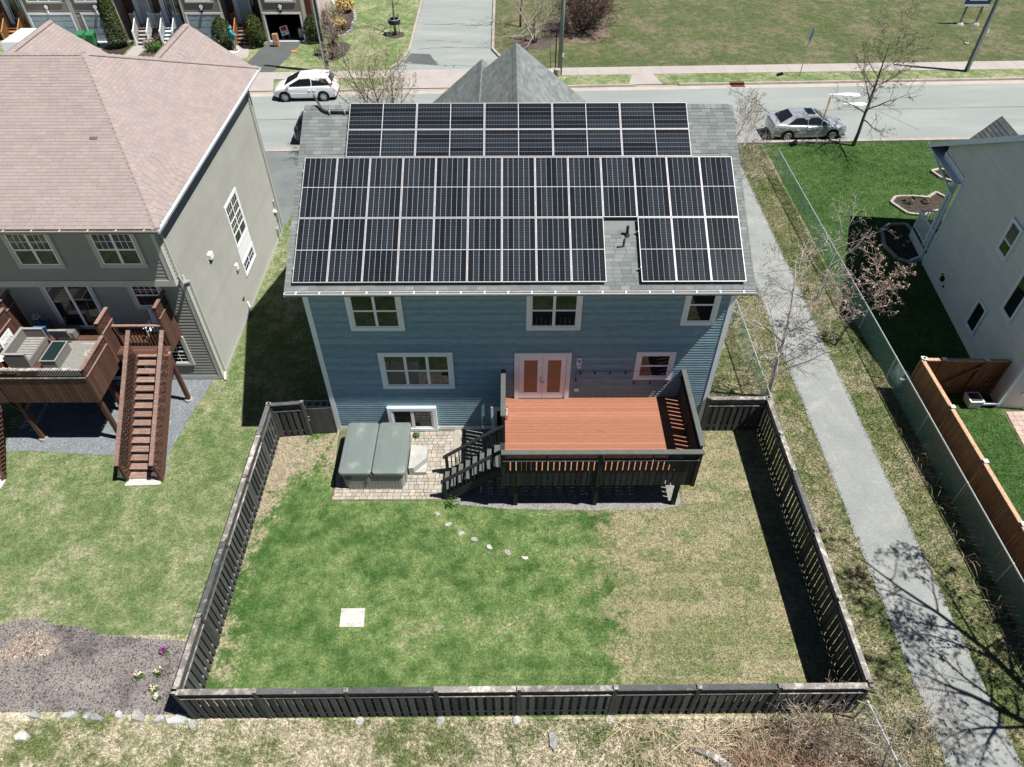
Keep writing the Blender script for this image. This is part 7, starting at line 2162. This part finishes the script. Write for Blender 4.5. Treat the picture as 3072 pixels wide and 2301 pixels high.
O('cloth', MB().prism(WF, [(-14.85, 36.75), (-13.75, 36.85), (-13.65, 37.5), (-14.5, 37.75), (-14.95, 37.3)], GZ + 0.009, GZ + 0.018), m_cush, DS)

# ------------------------------------------------------------------ trees and shrubs
class Tree:
    def __init__(s, seed):
        s.r = random.Random(seed)
        s.trunk, s.limbs, s.twigs = MB(), MB(), MB()
        s.tips = []
    def rdir(s, d, ang, az=None):
        d = d.normalized()
        a = d.cross(Vector((0.2, 0.9, 0.3)))
        if a.length < 1e-3:
            a = Vector((1, 0, 0))
        a.normalize()
        b = d.cross(a)
        t = s.r.uniform(0, 2 * PI) if az is None else az
        return (d * math.cos(ang) + (a * math.cos(t) + b * math.sin(t)) * math.sin(ang)).normalized()
    def grow(s, p, d, L, r, lev, cfg):
        """one branch; children per level from cfg['n'], spread angle, length ratio, upturn"""
        r_ = s.r
        nseg = cfg['seg'][min(lev, len(cfg['seg']) - 1)]
        pts, rads, dirs = [Vector(p)], [r], [d]
        for i in range(nseg):
            w = cfg['wob'][min(lev, len(cfg['wob']) - 1)]
            d = (d + Vector((r_.gauss(0, w), r_.gauss(0, w), r_.gauss(0, w) + cfg['up'][min(lev, len(cfg['up']) - 1)]))).normalized()
            pts.append(pts[-1] + d * (L / nseg))
            rads.append(max(cfg['rmin'], r * (1 - (i + 1) / nseg * 0.85)))
            dirs.append(d)
        mb = s.trunk if lev == 0 else (s.limbs if lev == 1 else s.twigs)
        mb.tube(pts, rads, 8 if lev == 0 else 5 if lev == 1 else 3, cap=(lev == 0))
        if lev >= cfg['lev']:
            s.tips += pts[1:]
            return
        n = cfg['n'][lev]
        az = r_.uniform(0, 6.28)
        for k in range(n):
            f = cfg['first'][lev] + (1 - cfg['first'][lev]) * (k + r_.random()) / n
            x = f * nseg
            i = min(int(x), nseg - 1)
            q = pts[i].lerp(pts[i + 1], x - i)
            rr = rads[i] + (rads[i + 1] - rads[i]) * (x - i)
            az += 2.4 + r_.uniform(-0.5, 0.5)
            ang = math.radians(cfg['ang'][lev] + r_.uniform(-12, 12))
            s.grow(q, s.rdir(dirs[i], ang, az), L * cfg['len'][lev] * (1 - 0.45 * f) * r_.uniform(0.75, 1.25), max(cfg['rmin'], rr * cfg['rr']), lev + 1, cfg)
        s.tips.append(pts[-1])
CF_ = dict(lev=3, n=(9, 6, 4), first=(0.28, 0.2, 0.15), ang=(48, 45, 45), len=(0.52, 0.5, 0.5), seg=(7, 5, 3, 3), wob=(0.06, 0.12, 0.16, 0.2), up=(0.03, 0.06, 0.04, 0.02), rr=0.55, rmin=0.0045)
def tree(name, label, cat, pos, d, L, r, seed, mats, cfg=None, buds=None, group=None, stems=1, spread=12):
    c = dict(CF_)
    c.update(cfg or {})
    t = T(name, pos, label, cat, group)
    k = Tree(seed)
    for i in range(stems):
        dd = Vector(d).normalized()
        if stems > 1:
            dd = k.rdir(dd, math.radians(spread * k.r.uniform(0.5, 1.3)), i * 6.28 / stems + k.r.uniform(-0.4, 0.4))
        k.grow(Vector(pos) - Vector((0, 0, 0.05)), dd, L * (1 if stems == 1 else k.r.uniform(0.7, 1.05)), r, 0, c)
    O('trunk', k.trunk, mats[0], t, smooth=True)
    cr = O('crown', k.limbs, mats[1], t, fix=False)
    if k.twigs.f:
        O('twigs', k.twigs, mats[2], cr, fix=False)
    if buds:
        n, s, mat = buds
        P = np.array([tuple(p) for p in k.tips])
        rg = np.random.default_rng(seed)
        idx = rg.integers(0, len(P), n)
        Q = P[idx] + rg.normal(size=(n, 3)) * 0.04
        D = rg.normal(size=(n, 3))
        D /= np.linalg.norm(D, axis=1)[:, None]
        V, F = tufts_at(Q, D, s, rg)
        foliage('buds', V, F, mat, cr)
    return t
# birch beside the house, tree hanging over the chain link fence
tree('birch_tree', "leaning white barked birch with bare drooping twigs at the fence corner beside the house", 'tree', (16.45, 1.65, 0), (0.10, 0.02, 1), 6.6, 0.085, 5, (m_birch, m_birch, m_twig),
     dict(n=(20, 9, 5), first=(0.13, 0.12, 0.1), ang=(50, 40, 40), len=(0.42, 0.46, 0.5), up=(0.02, 0.04, -0.03, -0.05), rmin=0.006), (1300, 0.04, m_budb))
tree('bare_tree', "small tree with brown bud clusters leaning over the chain link fence", 'tree', (20.1, 4.6, 0), (0.16, 0.22, 1), 3.7, 0.05, 23, (m_bark, m_twig, m_twig),
     dict(n=(11, 7, 4), first=(0.35, 0.25, 0.2), ang=(55, 48, 45), len=(0.55, 0.5, 0.5), rmin=0.006), (1700, 0.065, m_budb))
tree('birch_tree', "thin white birch on the verge between the path and the long chain link fence", 'tree', (20.2, 7.6, 0), (0.02, 0.08, 1), 4.4, 0.045, 31, (m_birch, m_birch, m_twig), dict(n=(10, 5, 3), first=(0.2, 0.15, 0.1)), (450, 0.045, m_budb))
tree('birch_tree', "slender birch leaning over the far end of the path near the roof edge", 'tree', (17.1, 14.2, 0), (0.24, 0.10, 1), 5.2, 0.045, 37, (m_birch, m_birch, m_twig), dict(n=(17, 7, 4), first=(0.15, 0.15, 0.1), ang=(50, 42, 40), rmin=0.006), (1400, 0.045, m_budb))
tree('birch_tree', "bare bushy birch in front of the rear of the silver sedan", 'tree', (18.3, 19.2, 0), (0.30, 0.12, 1), 4.0, 0.045, 41, (m_birch, m_twig, m_twig), dict(n=(18, 7, 4), first=(0.1, 0.15, 0.1), ang=(46, 42, 40), rmin=0.006), (1400, 0.05, m_budb))
tree('street_tree', "bare spreading street tree with a dark trunk right of the silver sedan", 'tree', (26.95, 22.35, 0), (0.05, 0.0, 1), 6.0, 0.11, 52, (m_bark, m_bark, m_dtwig),
     dict(n=(18, 8, 5), first=(0.24, 0.2, 0.15), ang=(60, 42, 42), len=(0.56, 0.46, 0.45), up=(0.03, 0.06, 0.05, 0.02), rmin=0.007), (1500, 0.065, m_budb))
tree('street_tree', "street tree in yellow green bud behind the solar panels, upper left", 'tree', (-0.2, 20.6, 0), (-0.06, 0.02, 1), 6.8, 0.09, 61, (m_bark, m_dtwig, m_twig),
     dict(n=(16, 8, 5), first=(0.2, 0.2, 0.15), ang=(42, 40, 40), len=(0.5, 0.5, 0.5), up=(0.03, 0.08, 0.06, 0.04)), (9000, 0.055, m_budy), stems=3, spread=13)
RT = tree('lawn_tree', "bare tree inside a ring shaped black planter and stakes on the side road lawn", 'tree', (-2.4, 40.55, GZ), (0.02, 0.05, 1), 5.2, 0.10, 71, (m_bark, m_gtwig, m_gtwig), dict(first=(0.36, 0.2, 0.15), n=(13, 8, 4), ang=(70, 45, 42), len=(0.6, 0.5, 0.5)), (900, 0.05, m_budb))
RP_ = T('tree_guard', (-2.4, 40.55, GZ), "black ring planter held on wooden stakes around the lawn tree", 'planter')
O('ring', MB().lathe((-2.4, 40.55, GZ + 0.85), [(0.30, 0.0), (0.46, 0.0), (0.48, 0.26), (0.40, 0.30), (0.36, 0.27), (0.30, 0.0)], 20, cap=False), m_blkplas, RP_)
O('ring_edge', MB().lathe((-2.4, 40.55, GZ + 1.15), [(0.40, 0.0), (0.45, 0.02), (0.40, 0.035)], 20, cap=False), m_galv, RP_)
for x in (-2.72, -2.08):
    O('stake', MB().box(x - 0.03, x + 0.03, 40.5, 40.56, GZ, GZ + 1.5), m_cap, RP_)
tree('ornamental_tree', "low tree with silvery twisted limbs behind the front gable peak", 'tree', (8.4, 38.9, GZ), (0.04, 0.05, 1), 3.9, 0.09, 81, (m_gtwig, m_gtwig, m_gtwig),
     dict(n=(7, 5, 3), first=(0.2, 0.3, 0.2), ang=(62, 40, 40), len=(0.9, 0.5, 0.5), wob=(0.12, 0.22, 0.25, 0.25), up=(0, 0.06, 0.05, 0.02)), None, stems=4, spread=32)
tree('bare_tree', "thin dark bare tree left of the silvery tree beside the side road", 'tree', (7.3, 42.2, GZ), (0, 0.1, 1), 6.5, 0.09, 85, (m_bark, m_bark, m_dtwig), dict(first=(0.3, 0.2, 0.15)), (600, 0.05, m_budb))
tree('bare_tree', "thin leafless sapling left of the greenish utility pole", 'tree', (9.35, 33.9, GZ), (-0.02, 0.05, 1), 4.2, 0.035, 86, (m_bark, m_dtwig, m_dtwig), dict(n=(6, 4, 3), first=(0.4, 0.2, 0.1)))
tree('bare_shrub', "big dense brown leafless shrub right of the greenish utility pole", 'shrub', (12.2, 41.3, GZ), (0.05, 0.05, 1), 3.6, 0.045, 91, (m_dtwig, m_dtwig, m_redtw),
     dict(n=(9, 6, 4), first=(0.12, 0.1, 0.1), ang=(40, 42, 40), len=(0.62, 0.55, 0.5), lev=3, rmin=0.008), (4500, 0.10, m_redtw), stems=24, spread=48)
for i, (x, y, s, lab) in enumerate(((-6.75, 38.4, 0.75, "red twigged bare shrub upper one in the mulch bed by the pole"), (-6.35, 35.9, 0.55, "red twigged bare shrub at the front of the mulch bed by the pole"), (-8.0, 43.0, 1.1, "brown bare shrub in the bed behind the garden obelisk"))):
    tree('bare_shrub', lab, 'shrub', (x, y, GZ), (0, 0, 1), s * 1.25, 0.016, 100 + i, (m_redtw, m_redtw, m_redtw), dict(lev=2, n=(8, 5), first=(0.1, 0.1), ang=(28, 30), len=(0.7, 0.6), rmin=0.006), (260, 0.05, m_redtw), stems=14, spread=38)
tree('bare_tree', "slim pale leaning sapling in front of the garden bed by the pole", 'tree', (-6.85, 37.6, GZ), (-0.10, 0.15, 1), 2.9, 0.025, 108, (m_gtwig, m_gtwig, m_gtwig), dict(n=(6, 4, 2), first=(0.3, 0.2, 0.1), ang=(60, 45, 40)))
for i, (x, y, z, rx, rz_, lab) in enumerate(((-7.1, 45.8, 0.55, 0.75, 0.5, "straw coloured grass clump at the top of the stone edged bed"), (-6.95, 41.8, 0.45, 0.6, 0.42, "straw coloured grass clump at the front of the stone edged bed"))):
    t = T('grass_clump', (x, y, GZ), lab, 'grass clump')
    foliage('leaves', *tufty((x, y, GZ + z), rx, rx * 0.8, rz_, 700, 0.16, 120 + i), m_straw, t)
def evergreen(name, label, x, y, shape, n, s, seed, h, mat=None, group=None):
    """clipped or columnar evergreen: leaf-sized faces over a lathe-like profile, with a stem"""
    mat = mat or m_cedg
    r = np.random.default_rng(seed)
    t = T(name, (x, y, GZ), label, 'shrub', group)
    f = r.random(n)
    prof = np.interp(f, [q[1] for q in shape], [q[0] for q in shape])
    a = r.uniform(0, 2 * PI, n)
    lump = 1 + 0.09 * np.sin(3 * a + 9 * f) + 0.07 * np.sin(5 * a - 14 * f + 1)
    rad = prof * lump * (0.55 + 0.45 * r.random(n) ** 0.5)
    P = np.stack([x + np.cos(a) * rad, y + np.sin(a) * rad, GZ + 0.06 + f * h], 1)
    D = np.stack([np.cos(a), np.sin(a), 0.5 + 0 * a], 1)
    D /= np.linalg.norm(D, axis=1)[:, None]
    V, F = tufts_at(P, D, s, r)
    foliage('foliage', V, F, mat, t)
    O('stem', MB().tube([(x, y, 0), (x, y, GZ + h * 0.85)], [0.06, 0.02], 6), m_bark, t)
    return t
egg = [(0.30, 0.0), (0.62, 0.12), (0.78, 0.35), (0.74, 0.6), (0.52, 0.85), (0.15, 1.0)]
evergreen('clipped_shrub', "egg shaped clipped evergreen left of the pine steps, beside the person", -14.75, 37.75, egg, 5200, 0.085, 201, 2.15)
evergreen('clipped_shrub', "egg shaped clipped evergreen right of the pine steps by the open garage", -12.55, 38.3, egg, 5200, 0.085, 202, 2.15)
evergreen('columnar_cedar', "tall pointed cedar beside the white stair railings", -22.85, 38.2, [(0.35, 0), (0.75, 0.12), (0.7, 0.35), (0.45, 0.7), (0.22, 0.88), (0.04, 1.0)], 6500, 0.10, 203, 4.3)
evergreen('clipped_shrub', "small round evergreen by the grey railings, half behind the roof", -18.35, 38.9, egg, 1500, 0.08, 204, 1.0)
evergreen('clipped_shrub', "dark evergreen at the corner of the end row house behind the pole", -8.3, 39.2, egg, 3000, 0.09, 205, 1.9)
for i, (x, y, rx, n, mat, lab) in enumerate(((-19.9, 37.5, 0.75, 700, m_green, "low leafy green plant in the bed before the grey railings"), (-20.6, 38.2, 0.45, 260, m_gtwig, "pale twiggy shrub beside the concrete steps"), (-20.15, 39.1, 0.5, 300, m_redtw, "rusty dry shrub beneath the white stair railing"), (-33.4, 38.3, 0.6, 420, m_green, "leafy green plant with white flowers left of the pine steps"), (-7.55, 36.5, 0.35, 200, m_green, "low green plant at the left of the mulch bed by the pole"))):
    t = T('garden_plant', (x, y, GZ), lab, 'plant')
    foliage('leaves', *tufty((x, y, GZ + 0.3), rx, rx, 0.32, n, 0.12, 220 + i, 0.2), mat, t)
# trees standing beyond the right picture edge: their shade lies on the path
tree('shade_tree', "tall bare tree beyond the chain link fence and the right picture edge casting its branch shadows on the path", 'tree', (23.3, -12.6, 0), (-0.08, 0.56, 1), 11.0, 0.16, 301, (m_bark, m_bark, m_dtwig),
     dict(n=(11, 8, 5), first=(0.42, 0.2, 0.12), ang=(50, 45, 45), len=(0.36, 0.5, 0.5)), (2600, 0.09, m_budb))
tree('shade_tree', "second bare tree beyond the right picture edge shading the lower path", 'tree', (22.9, -11.6, 0), (-0.08, 0.03, 1), 10.0, 0.16, 304, (m_bark, m_bark, m_dtwig),
     dict(n=(12, 8, 5), first=(0.35, 0.2, 0.12), ang=(52, 45, 45), len=(0.38, 0.5, 0.5)), (2600, 0.09, m_budb))
# lower right corner: pale saplings, brambles and dry stalks
tree('birch_tree', "white stemmed sapling at the bottom edge left of the path", 'tree', (16.0, -11.75, 0), (-0.02, 0.12, 1), 3.3, 0.035, 401, (m_birch, m_birch, m_twig), dict(n=(9, 5, 3), first=(0.25, 0.2, 0.1), ang=(42, 42, 40)), (160, 0.035, m_budb))
tree('bare_tree', "thin bare sapling in front of the right fence corner", 'tree', (17.0, -11.0, 0), (0.02, 0.08, 1), 2.6, 0.02, 402, (m_twig, m_twig, m_twig), dict(n=(8, 5, 3), first=(0.2, 0.2, 0.1), ang=(45, 42, 40)), (200, 0.035, m_budb))
tree('bare_shrub', "bare bush with pale bud tips against the right end of the front fence", 'shrub', (14.5, -10.75, 0), (0, -0.1, 1), 1.5, 0.014, 403, (m_cane, m_cane, m_twig), dict(lev=2, n=(7, 5), first=(0.15, 0.1), ang=(36, 36), len=(0.6, 0.55), rmin=0.004), (260, 0.04, m_canew), stems=16, spread=40)
def canes(name, label, poly, n, L0, L1, r, mat, seed, h=0.5):
    """tangle of arching dead canes"""
    rg = random.Random(seed)
    mb = MB()
    P = scatter(poly, n / 4.0)
    for x, y in P[:n]:
        a = rg.uniform(0, 6.28)
        L = rg.uniform(L0, L1)
        hh = rg.uniform(0.05, h)
        pts = []
        for k in range(5):
            f = k / 4
            pts.append((x + math.cos(a) * L * f + rg.gauss(0, 0.02), y + math.sin(a) * L * f + rg.gauss(0, 0.02), 0.01 + hh * math.sin(PI * min(1, f * 0.9 + 0.05)) + rg.gauss(0, 0.01)))
        mb.tube(pts, [r, r, r * 0.9, r * 0.7, r * 0.4], 3, cap=False)
    return O(name, mb, mat, None, label, 'brambles', None, 'stuff', fix=False)
BRM = blob(14.2, -11.6, 1.9, 0.95, 26, 0.1, 12)
canes('dry_brambles', "tangle of red brown dead canes below the right end of the front fence", BRM, 1100, 0.25, 0.9, 0.006, m_cane, 1, 0.4)
canes('dry_stalks', "pale dry stalks lying in the rough grass below the front fence", rect(9.3, 14.0, -12.2, -10.6), 420, 0.3, 1.0, 0.006, m_canew, 2, 0.2)
canes('dry_stalks', "long red brown stalks at the bottom right picture edge", blob(13.3, -11.9, 1.2, 0.5, 20, 0.1, 3), 420, 0.4, 1.0, 0.007, M("rust_dry_stalks", (0.33, 0.19, 0.13), 0.9, 0.1, 0.2, 2, rnd=0.35), 3, 0.45)
canes('dry_stalks', "thin pale stalks growing through the shaded side of the long chain link fence", rect(20.6, 21.4, -9.5, -0.5), 60, 0.3, 0.8, 0.006, m_canew, 4, 0.5)
LG_ = T('fallen_log', (11.9, -11.6, 0), "grey weathered piece of log lying in the dry grass at the bottom edge", 'log')
O('log_body', MB().tube([(11.3, -11.25, 0.06), (11.7, -11.4, 0.1), (12.3, -11.9, 0.08)], [0.06, 0.12, 0.13], 8), m_cap, LG_)
# flowers in the mulch bed
for i, (x, y, mat, lab) in enumerate(((-3.61, -8.55, m_purp, "purple flower clump in the mulch bed by the fence"), (-3.55, -9.15, m_petal, "white flowering bulbs in the mulch bed, the pair nearest the fence"), (-4.05, -9.25, m_petal, "white flowering bulb left of the pair in the mulch bed"), (-3.52, -9.62, m_petal, "white flowering bulbs in the mulch bed nearest the edging stones"), (-3.35, -9.88, m_petal, "white flower lowest in the mulch bed by the fence"))):
    t = T('flower', (x, y, 0), lab, 'flower', 'flowers in the mulch bed')
    foliage('leaves', *tufty((x, y, 0.08), 0.13, 0.11, 0.07, 40, 0.08, 500 + i, 0.1), m_green, t)
    foliage('petals', *tufty((x, y + 0.02, 0.17), 0.11, 0.10, 0.05, 26 if i else 50, 0.06, 520 + i, 0.2), mat, t)
for i, (x, y, s, lab) in enumerate(((2.95, -0.35, 0.14, "weed growing between the patio pavers near the wall"), (4.45, -3.4, 0.3, "tuft of tall grass at the foot of the black stairs"))):
    t = T('weed', (x, y, 0), lab, 'weed')
    foliage('leaves', *tufty((x, y, s * 0.5), s, s, s * 0.7, 110, 0.07, 540 + i, 0.1), m_green, t)

# ------------------------------------------------------------------ grass blades
NOG = [GRV, [(0.2, -3.35), (4.3, -3.35), (4.65, 0), (0, 0)], [(1.30, -7.83), (2.09, -7.83), (2.05, -7.18), (1.27, -7.18)]]
NOG += [blob(x, y, 0.1, 0.08, 8, 0) for x, y in ((3.99, -3.8), (4.37, -4.21), (4.81, -4.57), (5.26, -4.8), (5.75, -5.08), (6.35, -5.29), (6.9, -5.49))]
blades('grass', rect(-2.1, 15.62, -10.33, -0.1), 1300, m_lawnb, 0.015, 0.045, "short mown grass of the fenced back lawn", NOG, 0.010)
blades('grass', [(-13, -7.7), (-2.25, -8.2), (-2.25, 21), (-5.0, 21), (-5.0, 2.7), (-13, 2.7)], 800, m_nlawnb, 0.015, 0.045, "short grass of the neighbour's lawn on the left", [LG, MUL, rect(-7.05, -5.8, -2.65, -2.1)], 0.011)
blades('grass', rect(-2.2, -0.05, 0.1, 20), 700, m_nlawnb, 0.02, 0.07, "grass strip in the shade left of the blue house", (), 0.012)
blades('grass', rect(-9, 17.6, -12.4, -10.45), 1400, m_bottomb, 0.03, 0.12, "long dry grass in front of the fence at the bottom edge", [MUL], 0.010)
blades('grass', rect(13.6, 17.86, -12.4, 22.3), 900, m_vergeb, 0.02, 0.09, "rough grass verge between the fence and the path", [BACK, rect(13, 15.68, -12.4, -10.3)], 0.011)
blades('grass', rect(19.65, 21.5, -12.5, 22.4), 900, m_vergeb, 0.02, 0.09, "rough grass verge between the path and the chain link fence", (), 0.011)
blades('grass', [(21.6, 1.9), (25.1, 1.9), (26.1, 10.4), (33, 12), (33, 22.9), (21.6, 22.7)], 420, m_rlawnb, 0.02, 0.05, "thick dark green grass of the right neighbour's lawn", (), 0.014)
blades('grass', rect(22.1, 25.3, -9, 1.6), 700, m_rlawnb, 0.02, 0.05, "thick green grass behind the cedar fence", (), 0.012)
blades('grass', [(6.5, 34.2), (50, 35.6), (56, 56), (5.4, 56)], 110, m_fieldb, 0.04, 0.14, "rough uneven grass of the field over the street", (), 0.022)
blades('grass', [(-8.8, 33.6), (-2.2, 33.8), (-1.5, 35), (-1.2, 56), (-8.3, 56)], 160, m_nlawnb, 0.03, 0.09, "grass of the corner lawn beside the side road", (), 0.018)
blades('grass', band(lambda x: Yf(x) + 0.22, lambda x: Ys(x) - 0.03, -9, 44), 220, m_vergeb, 0.03, 0.09, "grass strip between the far kerb and the sidewalk", [[(-14.4, 29), (-9.5, 29), (-9.5, 34), (-14.4, 34)], [(-2.6, 29), (6.9, 29), (6.9, 34), (-2.6, 34)], [(14.6, 29), (16.9, 29), (16.9, 34), (14.6, 34)]], 0.016)
